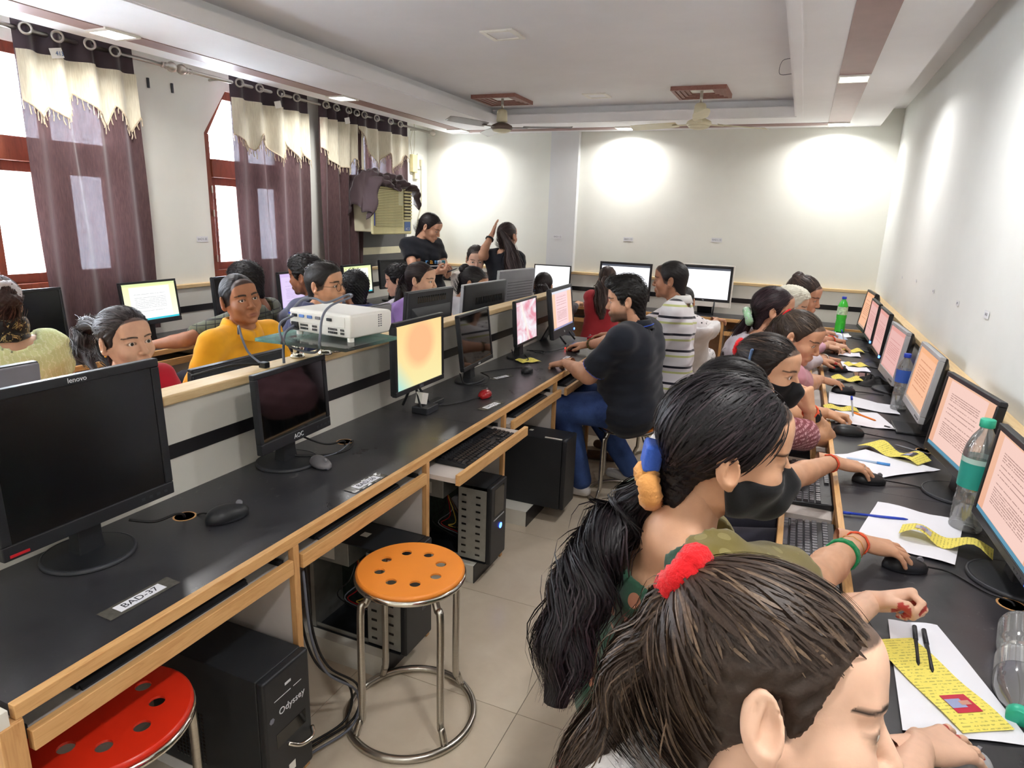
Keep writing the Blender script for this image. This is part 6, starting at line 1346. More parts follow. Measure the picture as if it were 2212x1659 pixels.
    ce = Wc+(V-Wc)*0; nn = V-(P+np.clip(((V-P) @ (N-P))/((N-P) @ (N-P)), 0, 1)[:, None]*(N-P)); nn /= np.linalg.norm(nn, axis=1)[:, None]+1e-6; V = V+nn*w[:, None]
    link_obj('top', np_mesh('top', V-off, Q, top or fabric('plain_top', (120, 120, 130))), t)
    if collar:
        cm = collar; cc = N+d*0.012; pr = []
        for k in range(25):
            a = 2*PI*k/24; dr = d*math.cos(a)+sd*math.sin(a); fr = max(0, math.cos(a)); rr = nr*1.18; pr.append([tuple(cc+dr*rr+up*(0.030-0.045*fr)-off), tuple(cc+dr*(rr+0.004)+up*(0.044-0.05*fr)-off), tuple(cc+dr*(rr+0.016)+up*(0.040-0.055*fr)-off), tuple(cc+dr*(rr+0.034)+up*(0.000-0.055*fr)-off)])
        MB().grid(pr).build('collar', cm, t, smooth=True, solid=0.003)
    for nm, mm, fn, infl in extra:
        Fx = Field(Fs.lo, Fs.lo+(Fs.n-1)*res, res); Fx.F = np.maximum((Fshell if not nm.startswith('neck') else np.minimum(Fshell, 1))-infl, fn(g, N, d, sd, P)).astype(np.float32)[:Fx.n[0], :Fx.n[1], :Fx.n[2]]
        V, Q = nets(Fx.F, Fx.lo, res)
        if len(V):
            w = 0.004*np.sin(V[:, 2]*90+V @ sd*60)*np.sin(V @ d*50); V = V+up*w[:, None]; link_obj(nm, np_mesh(nm, V-off, Q, mm), t)
    # ---- face and hair
    if eyes:
        for s in (-1, 1):
            o = bpy.data.objects.new('eye', EYE_ME); C.objects.link(o); o.parent = t
            o.matrix_local = Matrix.Translation(-Vector(off)) @ Mh @ Matrix.Translation((s*0.031, -0.0755, 0.0005)) @ Matrix.Rotation(math.radians(gaze), 4, 'X')
    if mask:
        V, Q = mask_template(0.0038); mo = link_obj('face_mask', np_mesh('face_mask', tf(Mn, V)-off, Q, fabric('black_mask', (22, 22, 25), bump=0.08)), t)
        for s in (-1, 1): MB().tube([tuple(H((s*0.064, -0.01, -0.035))-off), tuple(H((s*0.0775, 0.005, -0.002))-off), tuple(H((s*0.080, 0.022, 0.012))-off)], 0.0022, 5).build('ear_loop', fabric('black_mask', (22, 22, 25)), mo)
    if hair != 'none':
        cv, cq = hair_cap(hair, 0.0055 if near < 2 else 0.0042); Vh = [tf(Mn, cv)]; Qh = [cq]; tn = [np.full(len(cv), 0.25)]; n0 = len(cv)
        tie_l = v3(tie if tie is not None else (0, 0.10, 0.02))
        if cap_n and hair in ('pulled', 'soft', 'loose'):
            V, Q, u = cap_strands(cv, tie_l, cap_n, 0.085, 0.0032 if near else 0.005, rng, 0.004, seg=9 if near > 1 else 7); Vh.append(tf(Mn, V)); Qh.append(Q+n0); tn.append(u); n0 += len(V)
        if cap_n and hair in ('thick', 'short', 'quiff', 'fade'):
            top_ = cv[cv[:, 2] > (0.02 if hair != 'fade' else 0.07)]
            V, Q, u = cap_strands(top_, v3((0.05, 0.16, 0.10)), cap_n//2, 0.035, 0.004, rng, 0.01, seg=5); Vh.append(tf(Mn, V)); Qh.append(Q+n0); tn.append(u); n0 += len(V)
        if bun:
            c_, r_ = v3(bun[0]), bun[1]; fb = Field(c_-r_*1.6, c_+r_*1.6, 0.005)
            for k in range(9): a = k*2.4; fb.ell(c_+r_*0.38*v3((math.cos(a), math.sin(a)*0.8, math.sin(a*1.7)*0.7)), (r_*0.66, r_*0.6, r_*0.55), 0.008)
            V, Q = nets(fb.F, fb.lo, 0.005); V = V+(V-c_)*(0.06*np.sin(V[:, :1]*300)*np.sin(V[:, 2:]*260)); Vh.append(tf(Mn, V)); Qh.append(Q+n0); tn.append(np.full(len(V), 0.3)); n0 += len(V)
        at = np.concatenate(tn); link_obj('hair', np_mesh('hair', np.concatenate(Vh)-off, np.concatenate(Qh), hm, np.stack([at, at, at, np.ones_like(at)], 1)), t)
    if tail is not None:
        ctrl = [tuple(H(tie_l))]+[tuple(p) for p in tail]; V, Q, u = tail_strands(ctrl, tailr or (0.016, 0.03, 0.028, 0.012), tailn, tailw, rng, tailwave)
        core = MB().tube(bez(ctrl, 5), [r*0.62 for r in np.interp(np.linspace(0, 1, len(bez(ctrl, 5))), np.linspace(0, 1, len(tailr or (0, 0, 0, 0))), tailr or (0.016, 0.03, 0.028, 0.012))], 10)
        cv2 = np.array(core.v); cf = [f for f in core.f if len(f) == 4]; n0 = len(V)
        at = np.concatenate([u, np.full(len(cv2), 0.1)]); link_obj('ponytail', np_mesh('ponytail', np.concatenate([V, cv2])-off, np.concatenate([Q, np.array(cf)+n0]), hm, np.stack([at, at, at, np.ones_like(at)], 1)), t)
    return t, Mh, H, off, arms
def scrunchie(t, c, ax, r, tr, m, off, name='hair_tie', lump=6):
    c = v3(c)-off; ax = v3(ax)/np.linalg.norm(ax); a = np.cross(ax, (0.1, 0.2, 0.95)); a /= np.linalg.norm(a); b = np.cross(ax, a); pts = [c+(a*math.cos(2*PI*k/28)+b*math.sin(2*PI*k/28))*r*(1+0.06*math.sin(lump*2*PI*k/28)) for k in range(28)]
    return MB().tube([tuple(p) for p in pts], [tr*(1+0.16*math.sin(k*2.9)) for k in range(28)]+[tr], 10, closed=True).build(name, m, t, smooth=True)
def band(t, arm, frac, r, w, m, off, name='bracelet', n=3):
    S_, E_, W_, hn = arm; c = E_+(W_-E_)*frac; ax = (W_-E_)/np.linalg.norm(W_-E_); a = np.cross(ax, (0.1, 0.2, 0.95)); a /= np.linalg.norm(a); b = np.cross(ax, a); mb = MB()
    for j in range(n):
        q = c+ax*(j-(n-1)/2)*w*0.8-off; mb.tube([tuple(q+(a*math.cos(2*PI*k/20)+b*math.sin(2*PI*k/20))*(r+0.0012*math.sin(k*3+j))) for k in range(20)], w*0.55, 6, closed=True)
    return mb.build(name, m, t, smooth=True)
# ================================================================== the people
def at(u, v, d):
    """world point at image position (u,v), d metres along the optical axis"""
    return v3(Vector((0, 0, CAMZ))+_f*d+_r*((u-1106)/FPX*d)-_u*((v-829.5)/FPX*d))
def m_pat(name, kind, c1, c2, c3=None, scale=30, scl=(1, 1, 1)):
    if name in MATS: return MATS[name]
    t = NT(name); v = t.coord('Object', scl); a, b = lin(c1), lin(c2); c = lin(c3 or c2); t.set(0.8, 0, 0.2, sheen=0.2)
    if kind == 'dots':
        vo = t.add('ShaderNodeTexVoronoi'); vo.inputs['Scale'].default_value = scale; vo.inputs['Randomness'].default_value = 0.35; t.link(v, vo.inputs[0]); t.col(t.mix(t.math('LESS_THAN', vo.outputs[0], 0.27), a, b))
    elif kind == 'stripes':       # wide pale bands with thin dark and lime lines, by height
        s = t.sep(v); z = t.math('ADD', s[2], t.math('MULTIPLY', s[1], 0.10)); f = t.math('FRACT', t.math('MULTIPLY', z, scale))
        t.col(t.ramp(f, [(0.0, a), (0.30, c), (0.42, a), (0.62, b), (0.76, a)], 'CONSTANT'))
    elif kind == 'plaid':
        s = t.sep(v); L1 = t.math('LESS_THAN', t.math('FRACT', t.math('MULTIPLY', t.math('ADD', s[0], s[1]), scale)), 0.10); L2 = t.math('LESS_THAN', t.math('FRACT', t.math('MULTIPLY', s[2], scale)), 0.12); L3 = t.math('LESS_THAN', t.math('FRACT', t.math('ADD', t.math('MULTIPLY', s[2], scale), 0.3)), 0.06); t.col(t.mix(t.math('MAXIMUM', t.math('MAXIMUM', L1, L2), L3), a, b))
    elif kind == 'floral':
        n = t.noise(v, scale, 3, 0.6, 1.5); t.col(t.ramp(n.outputs[0], [(0.0, a), (0.52, a), (0.56, b), (0.62, c), (0.66, a)], 'CONSTANT'))
    elif kind == 'print':         # rows of tiny pale marks
        s = t.sep(v); row = t.math('FRACT', t.math('MULTIPLY', s[2], scale)); n = t.noise(t.coord('Object', (140, 140, scale)), 1.0, 1); t.col(t.mix(t.math('MULTIPLY', t.math('LESS_THAN', row, 0.5), t.math('GREATER_THAN', n.outputs[0], 0.5)), a, b))
    elif kind == 'zig':
        w_ = t.add('ShaderNodeTexWave', bands_direction='Y'); w_.inputs['Scale'].default_value = scale; w_.inputs['Distortion'].default_value = 6; w_.inputs['Detail Scale'].default_value = 5; t.link(v, w_.inputs[0]); t.col(t.mix(t.math('MULTIPLY', t.math('GREATER_THAN', w_.outputs[1], 0.9), 0.5), a, b))
    t.bump(t.noise(t.coord('Object'), 400, 2).outputs[0], 0.1, 0.003); MATS[name] = t.m; return t.m
def near_region(r, fwd=0.0, upo=0.0): return lambda g, N, d, sd, P: np.sqrt((g[0]-N[0]-d[0]*fwd)**2+(g[1]-N[1]-d[1]*fwd)**2+((g[2]-N[2]-upo))**2)-r
def front_region(o=0.03, k=0.0): return lambda g, N, d, sd, P: -((g[0]-N[0])*d[0]+(g[1]-N[1])*d[1]+o+k*(g[2]-N[2]))
M_TIERED = fabric('red_velvet', (206, 24, 30), bump=0.6, bscale=250); M_ORTH = fabric('orange_thread', (222, 84, 50), bump=0.3); M_GOLD = mat('gold', (212, 160, 70), 0.3, 1.0); M_DIAL = mat('watch_black', (20, 20, 22), 0.3)
J = dict(m=None)
# ---- right bench, near to far --------------------------------------------------------------
t, Mh, H, off, arms = person('nearest girl, brown hair in a red scrunchie, floral red top', (0.028, 0.612, 1.150), (4, 2, 22), 25, (-0.17, 0.62, 0.57), hs=1.03, skin=(222, 180, 154), hairc=(58, 44, 36), hairhi=(120, 98, 78), hair='soft', near=2, cap_n=2600,
    top=m_pat('red_floral', 'floral', (190, 34, 40), (60, 84, 170), (236, 190, 150), 26), sleeve=0.9, neck=0.03, tie=(0.0, 0.082, 0.086), tail=[at(1450, 1310, 0.69), at(1390, 1400, 0.70), at(1345, 1500, 0.71), at(1275, 1620, 0.72), at(1190, 1750, 0.73)], tailr=(0.016, 0.026, 0.030, 0.030, 0.028, 0.015), tailn=1500, tailw=0.0020, tailwave=0.006,
    R=dict(w=(0.268, 1.045, 0.815), f=(0.75, 0.62, -0.12), n=(0, 0, 1), pose='mouse'), L=dict(w=at(1880, 1300, 1.42), f=(0.85, 0.15, 0.25), n=(-0.2, 0.7, 0.5), pose='fist'), nail=(176, 30, 36), gaze=25,
    extra=[('shawl', m_pat('grey_shawl', 'floral', (206, 200, 196), (186, 180, 178), (224, 220, 216), 40), near_region(0.125, -0.0, 0.02), 0.03)])
scrunchie(t, H((0, 0.095, 0.094)), H((0, 0.13, 0.11))-H((0, 0.08, 0.08)), 0.020, 0.017, M_TIERED, off, 'scrunchie')
sp_ = [H((0.075*math.cos(a)*1.0, 0.035+0.070*math.sin(a), -0.165-0.02*math.sin(a))) for a in (2*PI*k/28 for k in range(28))]
MB().tube([tuple(v3(q)-off) for q in sp_], [0.030+0.006*math.sin(k*1.9) for k in range(28)]+[0.03], 12, closed=True).build('shawl_fold', MATS['grey_shawl'], t, smooth=True)
t, Mh, H, off, arms = person('girl in black face mask and green polka dot blouse with a very long loose ponytail', (-0.074, 1.115, 1.232), (18, 6, -4), 30, (-0.25, 1.33, 0.57), hs=1.03, skin=(204, 156, 124), hairc=(24, 21, 26), hairhi=(66, 54, 60), hair='soft', near=2, cap_n=2400, mask=True, neck=0.10,
    top=m_pat('green_polka', 'dots', (36, 72, 54), (150, 100, 76), scale=19), sleeve=0.6, tie=(0.0, 0.098, -0.080), tail=[at(1365, 1100, 1.22), at(1300, 1180, 1.20), at(1250, 1280, 1.18), at(1220, 1400, 1.16), at(1200, 1520, 1.15)], tailr=(0.022, 0.040, 0.052, 0.058, 0.056, 0.035), tailn=1500, tailw=0.0030, tailwave=0.010,
    R=dict(w=(0.235, 1.785, 0.815), f=(0.97, 0.2, -0.12), n=(0, 0, 1), pose='mouse'), L=dict(w=(0.1, 1.62, 0.72), f=(0.9, 0.3, -0.2), n=(0, 0, 1), pose='rest'), gaze=8,
    extra=[('dupatta', m_pat('olive_dupatta', 'dots', (112, 100, 48), (134, 124, 76), scale=26), lambda g, N, d, sd, P: np.maximum(-((g[0]-N[0])*d[0]+(g[1]-N[1])*d[1]-0.03-0.55*((g[0]-N[0])*sd[0]+(g[1]-N[1])*sd[1])), 0.105-np.sqrt((g[0]-N[0])**2+(g[1]-N[1])**2+(g[2]-N[2]-0.02)**2)), 0.014)])
scrunchie(t, H((0, 0.110, -0.090)), H((0, 0.14, -0.10))-H((0, 0.10, -0.085)), 0.024, 0.020, fabric('tan_plush', (224, 160, 92), bump=0.5, bscale=200), off, 'scrunchie')
MB().loft([[tuple(v3(H((sx*0.026*k, 0.118+dy, -0.04+dz)))-off) for sx, dz in ((-1, -0.02), (1, -0.02), (1, 0.03), (-1, 0.03))] for k, dy in ((0.6, -0.02), (1.0, 0.012))]).build('hair_bow', fabric('blue_plush', (58, 96, 190), bump=0.4), t, bev=0.008)
band(t, arms[-1], 0.93, 0.029, 0.004, M_ORTH, off, 'thread_bracelet'); band(t, arms[-1], 0.60, 0.035, 0.007, fabric('green_thread', (26, 130, 76), bump=0.5), off, 'green_bangle', 4); band(t, arms[-1], 0.78, 0.031, 0.0014, M_GOLD, off, 'gold_bangle', 1)
MB().tube([tuple(v3(q)-off) for q in (H((0.03, 0.062, -0.15)), H((-0.04, 0.055, -0.16)), H((-0.062, 0.01, -0.20)), H((-0.03, -0.045, -0.265)))], 0.0022, 6).build('necklace', mat('brown_cord', (60, 30, 24), 0.6), t, smooth=True)
t, Mh, H, off, arms = person('girl half hidden behind the masked girl, black hair tied low with a black band', at(1582, 868, 1.95), (5, 15, 0), 30, (-0.32, 2.02, 0.57), hs=1.05, skin=(206, 158, 126), hairc=(28, 25, 28), hair='soft', near=True, cap_n=1500, mask=True, top=fabric('white_kurta', (226, 226, 232)), sleeve=0.6,
    tie=(0.0, 0.112, 0.0), tail=[at(1478, 850, 1.98), at(1462, 890, 1.98), at(1450, 950, 1.98)], tailr=(0.018, 0.03, 0.03, 0.015), R=dict(w=(0.20, 2.41, 0.815), f=(0.97, 0.22, -0.12), n=(0, 0, 1), pose='mouse'), L=dict(w=(0.05, 2.55, 0.70), f=(1, 0, -0.2), pose='rest'))
scrunchie(t, H((0, 0.118, 0.0)), H((0, 0.15, -0.01))-H((0, 0.1, 0.0)), 0.02, 0.008, M_BLK, off); band(t, arms[-1], 0.90, 0.030, 0.004, M_ORTH, off, 'thread_bracelet')
band(t, (None, arms[-1][2], arms[-1][2]+v3((0.10, 0.0, -0.01)), None), 0.95, 0.012, 0.0022, M_CHROME, off, 'ring', 1)
t, Mh, H, off, arms = person('girl in black mask and maroon printed top resting her cheek on a watch-wearing arm', (-0.052, 2.50, 1.095), (-16, 7, 0), 28, (-0.28, 2.55, 0.57), hs=1.05, skin=(214, 164, 130), hairc=(38, 30, 28), hairhi=(90, 70, 58), hair='soft', near=True, cap_n=1500, mask=True, top=m_pat('maroon_print', 'print', (120, 24, 44), (206, 150, 158), scale=55), sleeve=0.62,
    tie=(0.0, 0.11, 0.045), tail=[at(1590, 790, 2.62), at(1570, 830, 2.62), at(1560, 880, 2.62)], tailr=(0.018, 0.028, 0.028, 0.012), R=dict(w=at(1748, 885, 2.62), e=at(1782, 945, 2.78), f=(-0.22, -0.10, 0.95), n=(0.8, -0.5, 0.2), pose='fist'), L=dict(w=(0.20, 3.19, 0.785), f=(0.98, 0.15, -0.12), n=(0, 0.35, 0.9), pose='pen'))
scrunchie(t, H((0, 0.118, 0.048)), H((0, 0.15, 0.05))-H((0, 0.1, 0.045)), 0.021, 0.013, M_TIERED, off, 'scrunchie')
MB().box(-0.008, 0.008, -0.004, 0.004, -0.035, 0.03).xf(Matrix.Translation(Vector(H((-0.083, 0.045, 0.045))-off)) @ Mh.to_3x3().normalized().to_4x4()).build('hair_clip', mat('blue_grey_clip', (90, 120, 160), 0.3), t, bev=0.003)
wb = band(t, arms[-1], 0.80, 0.032, 0.006, M_DIAL, off, 'watch_strap', 2); wc = arms[-1][1]+(arms[-1][2]-arms[-1][1])*0.80; MB().lathe([(0.018, 0), (0.019, 0.004), (0.017, 0.008)], 20).xf(frame(tuple(wc+v3((0.012, -0.034, 0.0))-off), (1, 0.3, 0), (0.1, 0.1, 1))).build('watch_face', M_DIAL, t, bev=0.001)
band(t, arms[-1], 0.92, 0.030, 0.005, M_ORTH, off, 'thread_bracelet', 4)
pen('orange pencil held by the writing hand', (0.315, 3.225, ZD+0.045), (0.40, 3.17, ZD+0.035), mat('orange_pencil', (236, 130, 40), 0.4), None, 0.3, group='pens in hands'); pen('clear pen standing in the writing hand', (0.300, 3.29, ZD+0.105), (0.315, 3.25, ZD+0.02), M_SILV, M_BLUE, 0.2, group='pens in hands')
t, Mh, H, off, arms = person('girl looking down with grey-brown hair in a red tie and a pink top', (0.045, 3.29, 1.105), (-18, 22, 0), 25, (-0.2, 3.30, 0.57), hs=1.0, skin=(202, 150, 118), hairc=(66, 54, 46), hairhi=(118, 100, 84), hair='pulled', near=True, cap_n=1400, top=fabric('rose_top', (196, 140, 152)), sleeve=0.6,
    tie=(0.0, 0.10, 0.065), tail=[at(1668, 710, 3.42), at(1650, 740, 3.45), at(1640, 790, 3.45)], tailr=(0.016, 0.028, 0.028, 0.012), R=dict(w=(0.185, 3.78, 0.815), f=(0.97, 0.2, -0.12), n=(0, 0, 1), pose='mouse'), L=dict(w=(0.19, 4.36, 0.815), f=(0.97, 0.2, -0.1), n=(0, 0, 1), pose='mouse'), nail=(190, 40, 44), gaze=15)
scrunchie(t, H((0, 0.105, 0.07)), H((0, 0.14, 0.08))-H((0, 0.1, 0.065)), 0.016, 0.007, M_TIERED, off); band(t, (None, arms[-1][2], arms[-1][2]+v3((0.10, 0.0, -0.01)), None), 0.95, 0.012, 0.002, M_CHROME, off, 'ring', 1)
t, Mh, H, off, arms = person('girl with a pale green scrunchie and a pale grey-pink top', (-0.09, 3.72, 1.168), (8, 2, -3), 22, (-0.33, 3.74, 0.57), skin=(198, 146, 116), hairc=(42, 28, 34), hairhi=(84, 60, 66), hair='soft', cap_n=1300, near=True, top=fabric('grey_pink_top', (206, 196, 206)), sleeve=1.6, neck=0.02,
    tie=(0.0, 0.11, -0.04), tail=[at(1592, 735, 3.62), at(1565, 790, 3.62), at(1545, 850, 3.62)], tailr=(0.025, 0.042, 0.042, 0.02), tailn=500, R=dict(w=(0.23, 4.50, 0.80), f=(0.97, 0.2, -0.1), n=(0, 0.3, 1), pose='pen'), L=dict(w=(0.25, 5.05, 0.79), f=(0.95, 0.3, -0.1), n=(0, 0.3, 1), pose='pen'))
scrunchie(t, H((0, 0.122, -0.046)), H((0, 0.15, -0.06))-H((0, 0.1, -0.04)), 0.030, 0.020, m_pat('green_floral_scrunchie', 'floral', (176, 222, 178), (232, 240, 226), (120, 140, 170), 40), off, 'scrunchie')
MB().ball(tuple(H((-0.082, 0.004, -0.044))-off), 0.006, 8, 6).build('earring', M_GOLD, t); band(t, arms[-1], 0.92, 0.030, 0.006, M_CHROME, off, 'bangle', 3)
person('girl with a white floral headscarf wedged between the far girls', at(1706, 662, 4.0), (0, 10, 0), 10, (-0.22, 4.28, 0.57), skin=(214, 170, 140), hairc=(226, 222, 204), hair='thick', cap_n=0, top=fabric('pink_dupatta', (226, 176, 196)), sleeve=1.7, R=dict(w=(0.25, 5.0, 0.80), f=(1, 0, -0.1), pose='rest'), L=dict(w=(0.3, 5.1, 0.80), f=(1, 0, -0.1), pose='rest'))
t, Mh, H, off, arms = person('girl in a peach top with pinned-up hair, farthest on the right bench', (0.05, 4.48, 1.185), (-12, 16, -4), 12, (-0.2, 4.75, 0.57), skin=(204, 150, 120), hairc=(56, 42, 38), hairhi=(98, 76, 66), hair='soft', cap_n=900, near=True, top=fabric('peach_top', (232, 184, 140)), sleeve=0.6, tie=(0.0, 0.09, 0.08), bun=((0, 0.075, 0.10), 0.035),
    R=dict(w=(0.30, 5.32, 0.80), f=(1, 0.1, -0.1), n=(0, 0.3, 1), pose='pen'), L=dict(w=(0.25, 5.72, 0.80), f=(0.95, -0.1, -0.1), pose='rest')); band(t, arms[-1], 0.88, 0.031, 0.006, M_ORTH, off, 'thread_bracelet')
pen('blue pen in the far writing hand', at(1818, 712, 5.05), at(1825, 745, 5.02), M_SILV, M_BLUE, 0.25, group='pens in hands')
# ---- the two men on the aisle -----------------------------------------------------------------
M_NAVY = fabric('navy_pique', (30, 34, 44), bump=0.2); M_TRIM = fabric('royal_trim', (50, 84, 190))
def m_jeans():
    t = NT('blue_denim'); n = t.noise(t.coord('Object'), 7, 4); n2 = t.noise(t.coord('Object', (400, 400, 60)), 1, 1); t.col(t.mix(t.math('MULTIPLY', n2.outputs[0], 0.3), t.ramp(n.outputs[0], [(0.35, lin((30, 48, 96))), (0.7, lin((62, 88, 146)))]), lin((90, 112, 160)))); t.set(0.85, 0, 0.2); t.bump(n2.outputs[0], 0.1, 0.002); return t.m
M_SOCK = fabric('grey_white_socks', (206, 202, 200))
t, Mh, H, off, arms = person('heavy young man in navy polo shirt and jeans on an aisle stool', (-0.815, 3.45, 1.19), (190, 8, 0), 172, (-0.76, 3.56, 0.58), 'm', 1.0, 1.28, (206, 156, 126), (24, 22, 22), 'quiff', True, M_NAVY, 0.82, 0.0, 0.012, m_jeans(), stub=0.75, cap_n=1400, belly=0.09, collar=M_NAVY, shw=0.19,
    L=dict(w=(-1.16, 3.50, 0.80), f=(-0.86, 0.30, -0.25), n=(0, 0, 1), pose='rest', pole=(0.4, -0.7, -0.9)), R=dict(w=(-1.19, 4.05, 0.815), f=(-0.97, 0.10, -0.15), n=(0, 0, 1), pose='mouse', pole=(0.4, 0.5, -0.8)), knees=[(-1.13, 3.44, 0.55), (-1.10, 3.80, 0.53)], feet_pos=[(-1.02, 3.50, 0.085), (-0.80, 3.82, 0.085)], shoes=M_SOCK, nb=(-0.755, 3.49, 1.05), gaze=5)
for s in (1, -1):
    S_, E_, W_, hn = arms[s]; q = S_+(E_-S_)*0.815; band(t, (None, S_, E_, None), 0.815, 0.073, 0.003, M_TRIM, off, 'sleeve_trim', 1)
band(t, arms[-1], 0.88, 0.033, 0.008, mat('beaded_wristband', (96, 84, 40), 0.5, var=0.6, nscale=90), off, 'wristband', 2)
MB().tube([tuple(v3((-0.76, 3.49, 1.085))+v3((0.088*math.cos(a), 0.088*math.sin(a), -0.035-0.02*math.cos(a+PI)))-off) for a in (2*PI*k/24 for k in range(24))], 0.003, 6, closed=True).build('collar_trim', M_TRIM, t, smooth=True)
t, Mh, H, off, arms = person('young man with cropped hair in a white, lime and navy striped shirt', (-0.72, 4.18, 1.255), (180, 4, 4), 180, (-0.66, 4.26, 0.57), 'm', 1.0, 1.0, (172, 122, 94), (30, 26, 26), 'buzz', True, m_pat('striped_rugby', 'stripes', (224, 222, 224), (34, 34, 46), (190, 196, 130), 9.5), 1.9, 0.0, 0.014, fabric('cream_trousers', (206, 194, 178)), stub=0.2, cap_n=0, collar=fabric('white_collar', (226, 226, 222)),
    L=dict(w=(-0.95, 4.10, 0.68), f=(-0.8, 0.2, -0.4), pose='rest', pole=(0.5, -0.4, -0.9)), R=dict(w=(-1.16, 4.52, 0.815), f=(-0.97, 0.05, -0.15), n=(0, 0, 1), pose='mouse'), shoes=fabric('brown_shoes', (96, 70, 54)), shw=0.185)
t, Mh, H, off, arms = person('girl in a white leaf-print dress mostly hidden behind the striped shirt', at(1478, 650, 4.95), (95, 10, 0), 80, (-0.78, 5.35, 0.50), hs=0.9, skin=(190, 140, 110), hairc=(30, 26, 26), hair='pulled', cap_n=0, top=m_pat('white_leaf_print', 'dots', (228, 224, 226), (40, 40, 46), scale=34), sleeve=0.6,
    R=dict(w=at(1548, 690, 5.75), f=(0.75, 0.6, -0.1), pose='rest'), L=dict(w=at(1415, 690, 5.8), f=(0.2, 0.95, -0.1), pose='rest'), legs=m_pat('white_leaf_print', 'dots', (228, 224, 226), (40, 40, 46), scale=34),
    extra=[('white_shawl', fabric('white_voile', (226, 224, 226)), lambda g, N, d, sd, P: np.maximum(((g[0]-N[0])*sd[0]+(g[1]-N[1])*sd[1])+0.06, (g[2]-N[2])+0.05), 0.05)])
# ---- back wall ------------------------------------------------------------------------------------
person('girl in a red top with long loose brown hair facing the back wall', at(1312, 602, 5.75), (95, 5, 0), 92, (-1.57, 5.62, 0.50), hs=0.88, skin=(206, 156, 126), hairc=(62, 46, 42), hairhi=(110, 84, 74), hair='loose', cap_n=700, top=fabric('brick_red_top', (176, 54, 62)), sleeve=1.8, tie=(0, 0.10, -0.02), tail=[at(1300, 625, 5.62), at(1297, 660, 5.6), at(1300, 690, 5.6)], tailr=(0.06, 0.06, 0.055, 0.03), tailn=450, tailw=0.006,
    R=dict(w=(-1.35, 6.25, 0.815), f=(0, 1, -0.1), pose='mouse'), L=dict(w=(-1.72, 6.25, 0.80), f=(0, 1, -0.1), pose='rest'), legs=m_jeans())
person('girl with dark loose hair seen from behind at the back bench', at(1174, 617, 5.6), (100, 8, 0), 95, (-2.03, 5.60, 0.48), hs=0.92, skin=(196, 150, 120), hairc=(40, 32, 32), hair='loose', cap_n=600, top=fabric('dark_grey_top', (62, 56, 60)), sleeve=1.5, tie=(0, 0.10, -0.04), tail=[at(1172, 640, 5.45), at(1170, 680, 5.45)], tailr=(0.07, 0.07, 0.05), tailn=350, tailw=0.006, R=dict(w=(-1.95, 6.2, 0.8), f=(0, 1, -0.1), pose='rest'), L=dict(w=(-2.2, 6.2, 0.8), f=(0, 1, -0.1), pose='rest'))
M_BLKT = fabric('black_tshirt', (24, 26, 34))
t, Mh, H, off, arms = person('standing girl in a black t-shirt with printed letters looking at her phone', (-3.07, 5.236, 1.49), (8, 28, -3), -30, (-3.10, 5.22, 0.90), stand=True, skin=(204, 156, 128), hairc=(34, 28, 30), hair='pulled', near=True, cap_n=900, top=M_BLKT, sleeve=0.55, tie=(0.0, 0.105, 0.02), tail=[at(903, 510, 5.92), at(893, 535, 5.95), at(888, 570, 5.95)], tailr=(0.02, 0.03, 0.024, 0.012), neck=0.02, legs=M_BLKT,
    R=dict(w=at(943, 588, 5.62), f=(0.85, 0.2, 0.15), n=(0.1, -0.5, -0.8), pose='hold'), L=dict(w=at(968, 592, 5.75), f=(0.5, -0.6, 0.4), n=(0.3, 0.6, -0.7), pose='hold'), gaze=20)
_d, _s = v3((math.cos(math.radians(-30)), math.sin(math.radians(-30)), 0)), v3((-math.sin(math.radians(-30)), math.cos(math.radians(-30)), 0))
for k, (ch, c_) in enumerate(zip('ranmm', ((90, 160, 220), (230, 170, 60), (90, 150, 210), (230, 232, 236), (90, 170, 190)))): text(ch, 0.062, frame(tuple(_d*(0.176-0.010*abs(k-2))+_s*(0.042*(k-2))+v3((0, 0, 1.195))), tuple(_s-_d*0.12*(k-2)), (0.0, 0, 1)), mat('shirt_print_%d' % k, c_, 0.7), t, 'shirt_lettering', 0.006)
MB().box(-0.075, 0.075, -0.004, 0.004, 0, 0.006).xf(frame(tuple(_d*0.172+v3((0, 0, 1.158))), tuple(_s), (0, 0, 1))).build('shirt_print_line', M_INKW, t)
pc_ = (arms[-1][2]+arms[1][2])/2+v3((0.07, 0.0, 0.02)); ph = thing('phone', 'phone held by the standing girl in black', 'phone', tuple(pc_)); MB().box(-0.07, 0.07, -0.036, 0.036, -0.004, 0.004).xf(Matrix.Rotation(0.35, 4, 'Z') @ Matrix.Rotation(-0.4, 4, 'Y')).build('case', M_BLK, ph, bev=0.003); MB().box(-0.066, 0.066, -0.033, 0.033, 0.004, 0.0048).xf(Matrix.Rotation(0.35, 4, 'Z') @ Matrix.Rotation(-0.4, 4, 'Y')).build('screen', mat('phone_glass', (60, 70, 120), 0.1), ph)
t, Mh, H, off, arms = person('standing girl seen from behind in black, long ponytail, hand raised to her forehead', at(1096, 510, 5.65), (80, 0, 0), 78, (-2.33, 5.30, 0.88), stand=True, hs=0.97, skin=(200, 152, 124), hairc=(54, 42, 42), hairhi=(104, 84, 80), hair='pulled', near=True, cap_n=1200, top=M_BLKT, sleeve=0.6, tie=(0.0, 0.108, 0.045), tail=[at(1101, 535, 5.45), at(1108, 575, 5.42), at(1120, 620, 5.42)], tailr=(0.016, 0.045, 0.075, 0.08), tailn=600, tailw=0.005, legs=M_BLKT,
    L=dict(w=at(1062, 508, 5.72), e=at(1040, 552, 5.62), f=(0.15, 0.35, 0.9), n=(-0.8, -0.4, 0.2), pose='flat'))
